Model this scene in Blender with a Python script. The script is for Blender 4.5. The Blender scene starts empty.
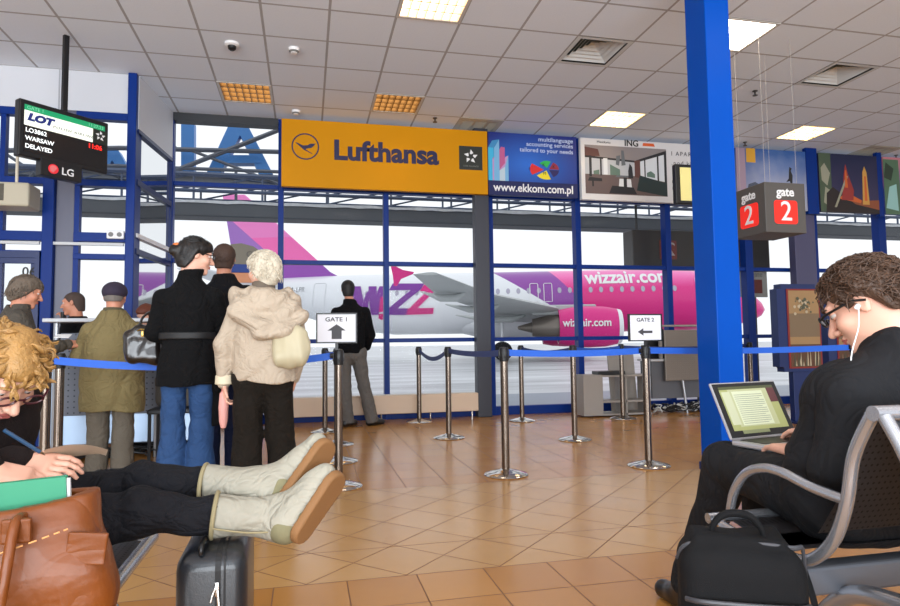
import bpy, bmesh, math, random
import numpy as np
from mathutils import Vector, Matrix, Euler

sc = bpy.context.scene
COL = sc.collection
PI = math.pi
# ------------------------------------------------------------------ camera
FPX = 634.0
YAW, PITCH, ROLL = 0.2233, 0.0642, -0.0128
def _axes():
    cy, sy, cp, sp = math.cos(YAW), math.sin(YAW), math.cos(PITCH), math.sin(PITCH)
    F = Vector((sy*cp, cy*cp, sp)); R = Vector((cy, -sy, 0)); U = R.cross(F)
    c, s = math.cos(ROLL), math.sin(ROLL)
    return F, c*R + s*U, -s*R + c*U
CF, CR, CU = _axes()
CAM = Vector((0, 0, 1.0))
cam_data = bpy.data.cameras.new('camera')
cam_data.sensor_width = 36.0
cam_data.lens = 36.0*FPX/900.0
cam_data.clip_start = 0.05
cam_data.clip_end = 2000
cam = bpy.data.objects.new('camera', cam_data)
COL.objects.link(cam)
_m = Matrix((CR, CU, -CF)).transposed().to_4x4()
_m.translation = CAM
cam.matrix_world = _m
sc.camera = cam

# ------------------------------------------------------------------ world: bright fog
world = bpy.data.worlds.new('overcast_sky')
sc.world = world
world.use_nodes = True
_bg = world.node_tree.nodes['Background']
_bg.inputs[0].default_value = (0.93, 0.96, 1.0, 1)
_bg.inputs[1].default_value = 0.98
sc.view_settings.view_transform = 'Standard'
sc.view_settings.look = 'None'
sc.view_settings.gamma = 1.0
sc.view_settings.use_curve_mapping = False
sc.view_settings.exposure = 0.22

# ------------------------------------------------------------------ hall lighting out of view (luminaires behind the viewpoint, plus an added fill)
def area(name, loc, rot, sx, sy, power, color):
    l = bpy.data.lights.new(name, 'AREA'); l.shape = 'RECTANGLE'; l.size = sx; l.size_y = sy
    l.energy = power; l.color = color
    o = bpy.data.objects.new(name, l); o.location = loc; o.rotation_euler = rot; COL.objects.link(o)
    return o
HALL_W = 8
for _i, _x in enumerate((-3.0, 0.9, 3.9, 6.9)):
    for _j, _y in enumerate((2.9, 0.5, -1.9)):
        area('hall_luminaire', (_x, _y, 3.93), (0, 0, 0), 0.58, 0.58, HALL_W, (1.0, 0.96, 0.90))
area('hall_fill_light', (-1.0, -5.5, 1.7), (math.radians(116), 0, math.radians(-6)), 12.0, 3.0, 1150, (0.87, 0.935, 1.0))  # added area fill behind the viewpoint, tilted up to brighten the ceiling

# ------------------------------------------------------------------ helpers
def W(u, v, x=None, y=None, z=None):
    d = CF + (u-450)/FPX*CR + (303-v)/FPX*CU
    t = x/d.x if x is not None else (y/d.y if y is not None else (z-1)/d.z)
    return CAM + t*d
def lin(c):
    return tuple(((v/255.0)/12.92 if v/255.0 <= 0.04045 else ((v/255.0+0.055)/1.055)**2.4) for v in c)
_mats = {}
def mat(name, rgb, rough=0.6, metal=0.0, var=0.0, vscale=8.0, bump=0.0, bscale=120.0, spec=0.5, emis=None, estr=0.0, coat=0.0, sheen=0.0, stretch=None, wr=0.0, wrs=9.0):
    if name in _mats: return _mats[name]
    m = bpy.data.materials.new(name); m.use_nodes = True
    nt = m.node_tree; b = nt.nodes['Principled BSDF']
    c = lin(rgb)
    b.inputs['Base Color'].default_value = (*c, 1)
    b.inputs['Roughness'].default_value = rough
    b.inputs['Metallic'].default_value = metal
    b.inputs['Specular IOR Level'].default_value = spec
    b.inputs['Coat Weight'].default_value = coat
    b.inputs['Sheen Weight'].default_value = sheen
    if emis:
        b.inputs['Emission Color'].default_value = (*lin(emis), 1)
        b.inputs['Emission Strength'].default_value = estr
    tc = None
    def coords():
        nonlocal tc
        if tc is None:
            t = nt.nodes.new('ShaderNodeTexCoord')
            mp = nt.nodes.new('ShaderNodeMapping')
            if stretch: mp.inputs['Scale'].default_value = stretch
            nt.links.new(t.outputs['Object'], mp.inputs[0]); tc = mp
        return tc.outputs[0]
    if var > 0:
        n = nt.nodes.new('ShaderNodeTexNoise'); n.inputs['Scale'].default_value = vscale; n.inputs['Detail'].default_value = 4
        nt.links.new(coords(), n.inputs['Vector'])
        mx = nt.nodes.new('ShaderNodeMix'); mx.data_type = 'RGBA'
        mx.inputs[6].default_value = (*[v*(1-var) for v in c], 1)
        mx.inputs[7].default_value = (*[min(1, v*(1+var)) for v in c], 1)
        nt.links.new(n.outputs['Fac'], mx.inputs[0]); nt.links.new(mx.outputs[2], b.inputs['Base Color'])
    if bump > 0:
        n = nt.nodes.new('ShaderNodeTexNoise'); n.inputs['Scale'].default_value = bscale; n.inputs['Detail'].default_value = 3
        nt.links.new(coords(), n.inputs['Vector'])
        bp = nt.nodes.new('ShaderNodeBump'); bp.inputs['Strength'].default_value = bump; bp.inputs['Distance'].default_value = 0.004
        nt.links.new(n.outputs['Fac'], bp.inputs['Height']); nt.links.new(bp.outputs[0], b.inputs['Normal'])
    if wr > 0:
        n = nt.nodes.new('ShaderNodeTexNoise'); n.inputs['Scale'].default_value = wrs; n.inputs['Detail'].default_value = 2.5; n.inputs['Distortion'].default_value = 1.2
        nt.links.new(coords(), n.inputs['Vector'])
        rg = mth(nt, 'ABSOLUTE', mth(nt, 'SUBTRACT', n.outputs['Fac'], 0.5)); rg = mth(nt, 'MINIMUM', mth(nt, 'MULTIPLY', rg, 6.0), 1.0)
        b2 = nt.nodes.new('ShaderNodeBump'); b2.inputs['Strength'].default_value = wr; b2.inputs['Distance'].default_value = 0.012
        nt.links.new(rg, b2.inputs['Height'])
        if b.inputs['Normal'].links: nt.links.new(b.inputs['Normal'].links[0].from_socket, b2.inputs['Normal'])
        nt.links.new(b2.outputs[0], b.inputs['Normal'])
    _mats[name] = m
    return m
def N(nt, typ, **kw):
    n = nt.nodes.new(typ)
    for k, v in kw.items(): setattr(n, k, v)
    return n
def mth(nt, op, a, b=None, c=None):
    n = nt.nodes.new('ShaderNodeMath'); n.operation = op
    for i, v in enumerate((a, b, c)):
        if v is None: continue
        if isinstance(v, (int, float)): n.inputs[i].default_value = v
        else: nt.links.new(v, n.inputs[i])
    return n.outputs[0]
def mixc(nt, fac, a, b):
    n = nt.nodes.new('ShaderNodeMix'); n.data_type = 'RGBA'
    if isinstance(fac, (int, float)): n.inputs[0].default_value = fac
    else: nt.links.new(fac, n.inputs[0])
    for i, v in ((6, a), (7, b)):
        if isinstance(v, tuple): n.inputs[i].default_value = (*v[:3], 1)
        else: nt.links.new(v, n.inputs[i])
    return n.outputs[2]

def thing(name, label, cat, loc=(0, 0, 0), rz=0.0, group=None):
    o = bpy.data.objects.new(name, None); o.empty_display_size = 0.1
    COL.objects.link(o); o.location = loc; o.rotation_euler = (0, 0, rz)
    return tag(o, label, cat, group)
def tag(o, label, cat, group=None):
    o['label'] = label; o['category'] = cat
    if group: o['group'] = group
    return o
def struct(o):
    o['kind'] = 'structure'; return o
def link(name, me, m, parent=None):
    o = bpy.data.objects.new(name, me); COL.objects.link(o)
    if m is not None:
        for mm in (m if isinstance(m, (list, tuple)) else [m]): me.materials.append(mm)
    if parent is not None: o.parent = parent
    return o
def obj(name, bm, m, parent=None, smooth=False, loc=None, rot=None):
    me = bpy.data.meshes.new(name)
    bmesh.ops.recalc_face_normals(bm, faces=bm.faces)
    bm.to_mesh(me); bm.free()
    if smooth:
        me.polygons.foreach_set('use_smooth', [True]*len(me.polygons))
        try: me.set_sharp_from_angle(angle=math.radians(40))
        except Exception: pass
    o = link(name, me, m, parent)
    if loc is not None: o.location = loc
    if rot is not None: o.rotation_euler = rot
    return o
def copy_tree(o, parent=None):
    c = o.copy(); COL.objects.link(c); c.parent = parent
    for ch in list(o.children): copy_tree(ch, c)
    return c
def BM(): return bmesh.new()
def box(bm, x0, y0, z0, x1, y1, z1, bev=0.0, mi=0, M=None, segs=2):
    vs = [bm.verts.new(p) for p in ((x0,y0,z0),(x1,y0,z0),(x1,y1,z0),(x0,y1,z0),(x0,y0,z1),(x1,y0,z1),(x1,y1,z1),(x0,y1,z1))]
    fs = [bm.faces.new([vs[i] for i in q]) for q in ((0,3,2,1),(4,5,6,7),(0,1,5,4),(1,2,6,5),(2,3,7,6),(3,0,4,7))]
    for f in fs: f.material_index = mi
    if M is not None: bmesh.ops.transform(bm, matrix=M, verts=vs)
    if bev > 0:
        es = list({e for f in fs for e in f.edges})
        r = bmesh.ops.bevel(bm, geom=es, offset=bev, segments=segs, affect='EDGES', profile=0.5)
        for f in r['faces']: f.material_index = mi
def tube(bm, pts, r, n=10, closed=False, mi=0, caps=True, sq=None):
    pts = [Vector(p) for p in pts]; L = len(pts)
    rs = r if isinstance(r, (list, tuple)) else [r]*L
    up = Vector((0.0, 0.0, 1.0)); rings = []; prev = None
    for i, p in enumerate(pts):
        if closed: t = pts[(i+1) % L] - pts[i-1]
        else: t = pts[min(i+1, L-1)] - pts[max(i-1, 0)]
        t.normalize()
        if prev is None:
            a = t.cross(up)
            if a.length < 0.05: a = t.cross(Vector((1, 0, 0)))
            a.normalize()
        else:
            a = prev - t*prev.dot(t); a.normalize()
        prev = a; b = t.cross(a)
        ring = []
        for k in range(n):
            th = 2*PI*k/n
            ca, cb = math.cos(th), math.sin(th)
            if sq: cb *= sq
            ring.append(bm.verts.new(p + (a*ca + b*cb)*rs[i]))
        rings.append(ring)
    rng = range(L) if closed else range(L-1)
    for i in rng:
        A, B = rings[i], rings[(i+1) % L]
        for k in range(n):
            f = bm.faces.new((A[k], A[(k+1) % n], B[(k+1) % n], B[k])); f.material_index = mi
    if caps and not closed:
        f = bm.faces.new(rings[0][::-1]); f.material_index = mi
        f = bm.faces.new(rings[-1]); f.material_index = mi
def smooth_pts(pts, sub=6, closed=False):
    P = [Vector(p) for p in pts]; n = len(P); out = []
    rng = range(n) if closed else range(n-1)
    for i in rng:
        if closed: p0, p1, p2, p3 = P[i-1], P[i], P[(i+1) % n], P[(i+2) % n]
        else: p0, p1, p2, p3 = P[max(i-1, 0)], P[i], P[i+1], P[min(i+2, n-1)]
        for s in range(sub):
            t = s/sub
            out.append(0.5*((2*p1) + (-p0+p2)*t + (2*p0-5*p1+4*p2-p3)*t*t + (-p0+3*p1-3*p2+p3)*t**3))
    if not closed: out.append(P[-1])
    return out
def lathe(bm, prof, n=32, c=(0, 0, 0), mi=0):
    rings = []
    for r, z in prof:
        if r < 1e-6: rings.append([bm.verts.new((c[0], c[1], c[2]+z))])
        else: rings.append([bm.verts.new((c[0]+r*math.cos(2*PI*k/n), c[1]+r*math.sin(2*PI*k/n), c[2]+z)) for k in range(n)])
    for A, B in zip(rings, rings[1:]):
        for k in range(n):
            if len(A) == 1 and len(B) == 1: continue
            if len(A) == 1: f = bm.faces.new((A[0], B[(k+1) % n], B[k]))
            elif len(B) == 1: f = bm.faces.new((A[k], A[(k+1) % n], B[0]))
            else: f = bm.faces.new((A[k], A[(k+1) % n], B[(k+1) % n], B[k]))
            f.material_index = mi
def prism(bm, pts, d, axis='y', off=0.0, mi=0):
    """polygon pts (a,b) in the plane across axis, extruded from off to off+d"""
    def P(a, b, c):
        return {'y': (a, c, b), 'x': (c, a, b), 'z': (a, b, c)}[axis]
    A = [bm.verts.new(P(a, b, off)) for a, b in pts]; B = [bm.verts.new(P(a, b, off+d)) for a, b in pts]
    f = bm.faces.new(A); f.material_index = mi
    f = bm.faces.new(B[::-1]); f.material_index = mi
    n = len(pts)
    for i in range(n):
        f = bm.faces.new((A[i], B[i], B[(i+1) % n], A[(i+1) % n])); f.material_index = mi
def text(name, body, size, m, parent=None, loc=(0, 0, 0), rot=(PI/2, 0, 0), ext=0.002, bold=0.0, align='CENTER', sx=1.0, shear=0.0, space=1.0, fit=None):
    cu = bpy.data.curves.new(name, 'FONT'); cu.body = body; cu.size = size; cu.extrude = ext
    cu.offset = bold; cu.align_x = align; cu.align_y = 'CENTER'; cu.shear = shear; cu.space_character = space
    cu.resolution_u = 4
    t = bpy.data.objects.new(name, cu); COL.objects.link(t)
    bpy.context.view_layer.update()
    dg = bpy.context.evaluated_depsgraph_get()
    me = bpy.data.meshes.new_from_object(t.evaluated_get(dg))
    bpy.data.objects.remove(t, do_unlink=True); bpy.data.curves.remove(cu)
    n = len(me.vertices); co = np.empty(n*3, np.float32); me.vertices.foreach_get('co', co); co = co.reshape(-1, 3)
    if fit and n:
        sx = fit/(co[:, 0].max()-co[:, 0].min())
    co[:, 0] *= sx
    me.vertices.foreach_set('co', co.ravel()); me.materials.clear()
    o = link(name, me, m, parent); o.location = loc; o.rotation_euler = rot
    return o

# ------------------------------------------------------------------ implicit surfaces (for people, hair, clothes, bags)
class Field:
    def __init__(s, lo, hi, h):
        s.h = h; s.lo = np.array(lo, float); n = np.ceil((np.array(hi)-s.lo)/h).astype(int)+1
        s.n = n; s.D = np.full(n, 1.0, np.float32)
        s.ax = [s.lo[i]+h*np.arange(n[i]) for i in range(3)]
    def sub(s, lo, hi):
        a = np.clip(np.floor((np.array(lo)-s.lo)/s.h).astype(int), 0, s.n); b = np.clip(np.ceil((np.array(hi)-s.lo)/s.h).astype(int)+1, 0, s.n)
        if np.any(b <= a): return None
        sl = tuple(slice(a[i], b[i]) for i in range(3))
        X = s.ax[0][sl[0]][:, None, None]; Y = s.ax[1][sl[1]][None, :, None]; Z = s.ax[2][sl[2]][None, None, :]
        return sl, X, Y, Z
    def put(s, lo, hi, fn, k=0.0, op='add'):
        m = k + 4*s.h
        r = s.sub(np.array(lo)-m, np.array(hi)+m)
        if r is None: return s
        sl, X, Y, Z = r
        d = fn(X, Y, Z).astype(np.float32); A = s.D[sl]
        if op == 'add':
            if k > 0:
                hh = np.clip(0.5+0.5*(A-d)/k, 0, 1); s.D[sl] = A*(1-hh)+d*hh-k*hh*(1-hh)
            else: s.D[sl] = np.minimum(A, d)
        elif op == 'cut':
            d = -d
            if k > 0:
                hh = np.clip(0.5-0.5*(A-d)/k, 0, 1); s.D[sl] = A*(1-hh)+d*hh+k*hh*(1-hh)
            else: s.D[sl] = np.maximum(A, d)
        return s
    def cap(s, a, b, ra, rb=None, k=0.02, op='add', sq=None, flat=False):
        a = np.array(a, float); b = np.array(b, float); rb = ra if rb is None else rb
        R = max(ra, rb)*(1.0 if sq is None else max(1.0, sq[1])); ba = b-a; L2 = max(ba@ba, 1e-12)
        def fn(X, Y, Z):
            px, py, pz = X-a[0], Y-a[1], Z-a[2]
            if sq is not None:
                nrm = np.array(sq[0], float); nrm /= np.linalg.norm(nrm); g = (1/sq[1]-1)
                q = px*nrm[0]+py*nrm[1]+pz*nrm[2]
                # keep the stretch perpendicular to the bone
                px, py, pz = px+g*q*nrm[0], py+g*q*nrm[1], pz+g*q*nrm[2]
            t = (px*ba[0]+py*ba[1]+pz*ba[2])/L2; tc = np.clip(t, 0, 1)
            d = np.sqrt((px-tc*ba[0])**2+(py-tc*ba[1])**2+(pz-tc*ba[2])**2)-(ra+(rb-ra)*tc)
            if flat:
                L = math.sqrt(L2)
                dr = np.sqrt((px-t*ba[0])**2+(py-t*ba[1])**2+(pz-t*ba[2])**2)-(ra+(rb-ra)*tc)
                d = np.maximum(dr, np.maximum(-t*L, (t-1)*L))
            if sq is not None and sq[1] < 1: d = d*(0.5+0.5*sq[1])
            return d
        return s.put(np.minimum(a, b)-R, np.maximum(a, b)+R, fn, k, op)
    def ell(s, c, r, k=0.01, op='add', M=None):
        c = np.array(c, float); r = np.array(r, float); R = r.max()
        M = np.eye(3) if M is None else np.array(M)
        def fn(X, Y, Z):
            p = [X-c[0], Y-c[1], Z-c[2]]
            q = [M[0, i]*p[0]+M[1, i]*p[1]+M[2, i]*p[2] for i in range(3)]
            k0 = np.sqrt((q[0]/r[0])**2+(q[1]/r[1])**2+(q[2]/r[2])**2)
            k1 = np.sqrt((q[0]/r[0]**2)**2+(q[1]/r[1]**2)**2+(q[2]/r[2]**2)**2)+1e-9
            return k0*(k0-1)/k1
        return s.put(c-R, c+R, fn, k, op)
    def rbox(s, c, hs, rad=0.02, k=0.0, op='add', M=None):
        c = np.array(c, float); hs = np.array(hs, float); R = np.linalg.norm(hs)
        M = np.eye(3) if M is None else np.array(M)
        def fn(X, Y, Z):
            p = [X-c[0], Y-c[1], Z-c[2]]
            q = [np.abs(M[0, i]*p[0]+M[1, i]*p[1]+M[2, i]*p[2])-(hs[i]-rad) for i in range(3)]
            o = np.sqrt(np.maximum(q[0], 0)**2+np.maximum(q[1], 0)**2+np.maximum(q[2], 0)**2)
            return o+np.minimum(np.maximum(q[0], np.maximum(q[1], q[2])), 0)-rad
        return s.put(c-R, c+R, fn, k, op)
    def loft(s, rings, k=0.01):
        """vertical elliptic loft: rings (z, cx, cy, rx, ry), flat top and bottom"""
        rg = np.array(sorted(rings)); z0, z1 = rg[0, 0], rg[-1, 0]
        R = rg[:, 3:].max()
        def fn(X, Y, Z):
            g = [np.interp(Z, rg[:, 0], rg[:, i]) for i in range(1, 5)]
            q = np.sqrt(((X-g[0])/g[2])**2+((Y-g[1])/g[3])**2)
            d = (q-1)*np.minimum(g[2], g[3])
            return np.maximum(d, np.maximum(z0-Z, Z-z1)+0*d)
        return s.put((rg[:, 1].min()-R, rg[:, 2].min()-R, z0), (rg[:, 1].max()+R, rg[:, 2].max()+R, z1), fn, k)
    def half(s, p, n, k=0.0):
        """remove everything on the +n side of point p"""
        p = np.array(p, float); n = np.array(n, float); n /= np.linalg.norm(n)
        X = s.ax[0][:, None, None]; Y = s.ax[1][None, :, None]; Z = s.ax[2][None, None, :]
        d = ((X-p[0])*n[0]+(Y-p[1])*n[1]+(Z-p[2])*n[2]).astype(np.float32)
        s.D = np.maximum(s.D, d); return s
    def disp(s, fn, band=0.05):
        I = np.nonzero(np.abs(s.D) < band)
        if len(I[0]): s.D[I] += fn(s.ax[0][I[0]], s.ax[1][I[1]], s.ax[2][I[2]]).astype(np.float32)
        return s
    def mesh(s, name):
        D = s.D.copy(); D[0] = D[-1] = 1; D[:, 0] = D[:, -1] = 1; D[:, :, 0] = D[:, :, -1] = 1
        S = D < 0; n = D.shape; st = (n[1]*n[2], n[2], 1)
        cells = []; pos = []; quads = []
        for ax in range(3):
            sa = [slice(None)]*3; sb = [slice(None)]*3; sa[ax] = slice(0, -1); sb[ax] = slice(1, None)
            A = S[tuple(sa)]; B = S[tuple(sb)]
            I = np.nonzero(A != B)
            d0 = D[tuple(sa)][I]; d1 = D[tuple(sb)][I]; t = d0/(d0-d1)
            P = np.stack(I, 1).astype(float); P[:, ax] += t
            u, v = [(1, 2), (2, 0), (0, 1)][ax]
            lin_ = I[0]*st[0]+I[1]*st[1]+I[2]*st[2]
            c4 = np.stack([lin_, lin_-st[u], lin_-st[u]-st[v], lin_-st[v]], 1)
            flip = ~A[I]
            q = c4.copy(); q[flip] = q[flip][:, ::-1]
            quads.append(q)
            for j in range(4): cells.append(c4[:, j]); pos.append(P)
        cells = np.concatenate(cells); pos = np.concatenate(pos); quads = np.concatenate(quads)
        u_, inv = np.unique(cells, return_inverse=True)
        cnt = np.bincount(inv); V = np.stack([np.bincount(inv, pos[:, i])/cnt for i in range(3)], 1)*s.h+s.lo
        Q = np.searchsorted(u_, quads)
        me = bpy.data.meshes.new(name)
        me.vertices.add(len(V)); me.vertices.foreach_set('co', V.astype(np.float32).ravel())
        me.loops.add(Q.size); me.loops.foreach_set('vertex_index', Q.astype(np.int32).ravel())
        me.polygons.add(len(Q)); me.polygons.foreach_set('loop_start', np.arange(0, Q.size, 4, dtype=np.int32))
        me.polygons.foreach_set('loop_total', np.full(len(Q), 4, np.int32))
        me.polygons.foreach_set('use_smooth', np.ones(len(Q), bool))
        me.update(calc_edges=True); me.validate()
        return me
    def obj(s, name, m, parent=None):
        return link(name, s.mesh(name), m, parent)
def wob(seed, f, amp, sc_=(1, 1, 1)):
    rn = random.Random(seed); T = []
    for i in range(6):
        d = Vector((rn.gauss(0, 1), rn.gauss(0, 1), rn.gauss(0, 1))).normalized()*f*(0.6+0.9*rn.random())
        T.append((d.x*sc_[0], d.y*sc_[1], d.z*sc_[2], rn.random()*6.28))
    def g(X, Y, Z):
        o = 0
        a = X+0.02*np.sin(Z*17+seed); b = Y+0.02*np.sin(X*19+seed*2)
        for dx, dy, dz, ph in T: o = o+np.sin(dx*a+dy*b+dz*Z+ph)
        return amp*o/3.0
    return g
# ================================================================== setting
M_blue = mat('blue_frame_paint', (0, 44, 122), rough=0.4, spec=0.2)
M_blue_d = mat('dark_blue_paint', (12, 36, 90), rough=0.4)
M_pillar = mat('pillar_blue_gloss', (0, 74, 174), rough=0.4, coat=0.0, spec=0.1, var=0.06, vscale=3)
M_white = mat('white_panel_paint', (205, 208, 214), rough=0.6, var=0.03, vscale=2)
M_dark = mat('dark_metal_band', (44, 46, 50), rough=0.5)
M_steelcol = mat('grey_steel_column', (50, 52, 62), rough=0.45)
M_black = mat('black_plastic', (18, 18, 20), rough=0.4)
M_chrome = mat('polished_chrome', (205, 200, 195), rough=0.14, metal=1.0)
M_chrome_d = mat('dark_chrome_post', (120, 108, 98), rough=0.2, metal=1.0)
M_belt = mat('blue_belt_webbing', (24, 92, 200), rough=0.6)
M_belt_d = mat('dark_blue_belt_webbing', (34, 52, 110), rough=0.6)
M_wh = mat('clean_white', (235, 235, 235), rough=0.5)
M_bk = mat('ink_black', (20, 20, 22), rough=0.6)
M_aluf = mat('aluminium_frame', (170, 172, 176), rough=0.35, metal=0.8)

def glass_mat():
    m = bpy.data.materials.new('window_glass'); m.use_nodes = True
    nt = m.node_tree; nt.nodes.clear()
    out = N(nt, 'ShaderNodeOutputMaterial'); mx = N(nt, 'ShaderNodeMixShader')
    tr = N(nt, 'ShaderNodeBsdfTransparent'); tr.inputs[0].default_value = (0.97, 0.985, 0.99, 1)
    gl = N(nt, 'ShaderNodeBsdfGlossy'); gl.inputs['Roughness'].default_value = 0.02
    fr = N(nt, 'ShaderNodeFresnel'); fr.inputs[0].default_value = 1.12
    nt.links.new(fr.outputs[0], mx.inputs[0]); nt.links.new(tr.outputs[0], mx.inputs[1]); nt.links.new(gl.outputs[0], mx.inputs[2])
    nt.links.new(mx.outputs[0], out.inputs[0])
    return m
M_glass = glass_mat()

def floor_mat():
    m = bpy.data.materials.new('terracotta_tiles'); m.use_nodes = True; nt = m.node_tree; b = nt.nodes['Principled BSDF']
    tc = N(nt, 'ShaderNodeTexCoord'); sp = N(nt, 'ShaderNodeSeparateXYZ'); nt.links.new(tc.outputs['Object'], sp.inputs[0])
    X, Y = sp.outputs[0], sp.outputs[1]
    def grid(a, b_, oa, ob, s, w):
        u = mth(nt, 'DIVIDE', mth(nt, 'SUBTRACT', a, oa), s); v = mth(nt, 'DIVIDE', mth(nt, 'SUBTRACT', b_, ob), s)
        def ln(t):
            f = mth(nt, 'FRACT', t); d = mth(nt, 'MINIMUM', f, mth(nt, 'SUBTRACT', 1.0, f))
            return mth(nt, 'LESS_THAN', d, w/s)
        g = mth(nt, 'MAXIMUM', ln(u), ln(v))
        cx = N(nt, 'ShaderNodeCombineXYZ'); nt.links.new(mth(nt, 'FLOOR', u), cx.inputs[0]); nt.links.new(mth(nt, 'FLOOR', v), cx.inputs[1])
        wn = N(nt, 'ShaderNodeTexWhiteNoise'); nt.links.new(cx.outputs[0], wn.inputs[0])
        return g, wn.outputs[0]
    w = 0.0028
    g1, n1 = grid(X, Y, 0.17, 2.495-30*0.3, 0.3, w)
    S = mth(nt, 'ADD', X, Y); Dd = mth(nt, 'SUBTRACT', X, Y)
    g2, n2 = grid(S, Dd, 3.65, -1.95, 0.42426, w*1.41)
    g3, n3 = grid(X, Y, 0.085, 4.47, 0.3, w)
    jl = mth(nt, 'LESS_THAN', mth(nt, 'ABSOLUTE', mth(nt, 'SUBTRACT', Y, 3.2)), w)
    b1 = mth(nt, 'LESS_THAN', mth(nt, 'ABSOLUTE', mth(nt, 'SUBTRACT', Y, 2.795)), w)
    b2 = mth(nt, 'LESS_THAN', mth(nt, 'ABSOLUTE', mth(nt, 'SUBTRACT', Y, 4.47)), w)
    g2 = mth(nt, 'MAXIMUM', g2, jl)
    z1 = mth(nt, 'LESS_THAN', Y, 2.795); z3 = mth(nt, 'GREATER_THAN', Y, 4.47)
    def sel(a, b_, c):
        t = N(nt, 'ShaderNodeMix'); t.data_type = 'FLOAT'; nt.links.new(z1, t.inputs[0]); nt.links.new(b_, t.inputs[2]); nt.links.new(a, t.inputs[3])
        u = N(nt, 'ShaderNodeMix'); u.data_type = 'FLOAT'; nt.links.new(z3, u.inputs[0]); nt.links.new(t.outputs[0], u.inputs[2]); nt.links.new(c, u.inputs[3])
        return u.outputs[0]
    g = mth(nt, 'MAXIMUM', mth(nt, 'MAXIMUM', sel(g1, g2, g3), b1), b2); n = sel(n1, n2, n3)
    ns = N(nt, 'ShaderNodeTexNoise'); ns.inputs['Scale'].default_value = 2.2; ns.inputs['Detail'].default_value = 5
    nt.links.new(tc.outputs['Object'], ns.inputs['Vector'])
    t = mth(nt, 'ADD', mth(nt, 'MULTIPLY', n, 0.45), mth(nt, 'MULTIPLY', ns.outputs['Fac'], 0.6))
    c = mixc(nt, t, lin((168, 114, 54)), lin((190, 138, 76)))
    cm = mixc(nt, 0.25, c, lin((214, 188, 136)))  # paler tile of the diagonal zone, plus window reflection put into the colour
    midz = mth(nt, 'MULTIPLY', mth(nt, 'SUBTRACT', 1.0, z1), mth(nt, 'SUBTRACT', 1.0, z3))
    c = mixc(nt, midz, c, cm)
    c = mixc(nt, g, c, lin((118, 78, 46)))
    nt.links.new(c, b.inputs['Base Color'])
    r = mth(nt, 'ADD', 0.15, mth(nt, 'MULTIPLY', ns.outputs['Fac'], 0.16))
    r = mth(nt, 'MAXIMUM', r, mth(nt, 'MULTIPLY', g, 0.8)); nt.links.new(r, b.inputs['Roughness'])
    bp = N(nt, 'ShaderNodeBump'); bp.invert = True; bp.inputs['Strength'].default_value = 0.4; bp.inputs['Distance'].default_value = 0.002
    nt.links.new(g, bp.inputs['Height']); nt.links.new(bp.outputs[0], b.inputs['Normal'])
    return m
bm = BM(); box(bm, -9, -6, -0.12, 16, 8.72, 0.0)
struct(obj('floor', bm, floor_mat()))

CX0, CY0, CT = -2.8, 5.6, 0.6
LAMPS = [(3, 3), (6, 3), (11, 3), (16, 3), (6, -1), (11, -1)]
VENTS = [(9, 0), (14, 0)]
SLOTS = [(8, 4), (19, 4)]
def ceil_mat():
    m = bpy.data.materials.new('mineral_ceiling_tiles'); m.use_nodes = True; nt = m.node_tree; b = nt.nodes['Principled BSDF']
    tc = N(nt, 'ShaderNodeTexCoord'); sp = N(nt, 'ShaderNodeSeparateXYZ'); nt.links.new(tc.outputs['Object'], sp.inputs[0])
    def ln(a, o):
        f = mth(nt, 'FRACT', mth(nt, 'DIVIDE', mth(nt, 'SUBTRACT', a, o), CT)); d = mth(nt, 'MINIMUM', f, mth(nt, 'SUBTRACT', 1.0, f))
        return mth(nt, 'LESS_THAN', d, 0.012/CT)
    g = mth(nt, 'MAXIMUM', ln(sp.outputs[0], CX0), ln(sp.outputs[1], CY0-60*CT))
    ns = N(nt, 'ShaderNodeTexNoise'); ns.inputs['Scale'].default_value = 60; nt.links.new(tc.outputs['Object'], ns.inputs['Vector'])
    nb = N(nt, 'ShaderNodeTexNoise'); nb.inputs['Scale'].default_value = 0.8; nt.links.new(tc.outputs['Object'], nb.inputs['Vector'])
    c = mixc(nt, ns.outputs['Fac'], lin((222, 231, 242)), lin((232, 240, 250)))  # white tiles tinted blue: cool light put into the colour against warm bounce
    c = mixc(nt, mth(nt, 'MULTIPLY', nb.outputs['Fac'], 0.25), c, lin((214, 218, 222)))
    c = mixc(nt, g, c, lin((166, 166, 168))); nt.links.new(c, b.inputs['Base Color']); b.inputs['Roughness'].default_value = 0.85
    bp = N(nt, 'ShaderNodeBump'); bp.inputs['Strength'].default_value = 0.5; bp.inputs['Distance'].default_value = 0.004
    nt.links.new(g, bp.inputs['Height']); nt.links.new(bp.outputs[0], b.inputs['Normal'])
    return m
bm = BM(); holes = set(LAMPS) | set(VENTS) | set(SLOTS)
for i in range(-10, 32):
    for j in range(-19, 5):
        if j >= 3 and i < 1: continue
        if (i, j) in holes: continue
        x0 = CX0+i*CT; y0 = CY0+j*CT
        vs = [bm.verts.new(p) for p in ((x0, y0, 4.0), (x0, y0+CT, 4.0), (x0+CT, y0+CT, 4.0), (x0+CT, y0, 4.0))]
        bm.faces.new(vs)
for (x0, x1) in ((-2.2, -1.84),):    # infill strip between the column grid and the left wall corner
    vs = [bm.verts.new(p) for p in ((-1.9, 7.4, 4.003), (-1.9, 8.62, 4.003), (-2.2+0.6, 8.62, 4.003), (-2.2+0.6, 7.4, 4.003))]
    bm.faces.new(vs)
bmesh.ops.remove_doubles(bm, verts=bm.verts, dist=1e-4)
cl = bpy.data.meshes.new('ceiling'); bm.to_mesh(cl); bm.free()
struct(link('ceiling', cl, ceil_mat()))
bm = BM(); box(bm, -9, -6, 4.16, 17, 8.7, 4.3); struct(obj('trim_1', bm, M_dark))
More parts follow.
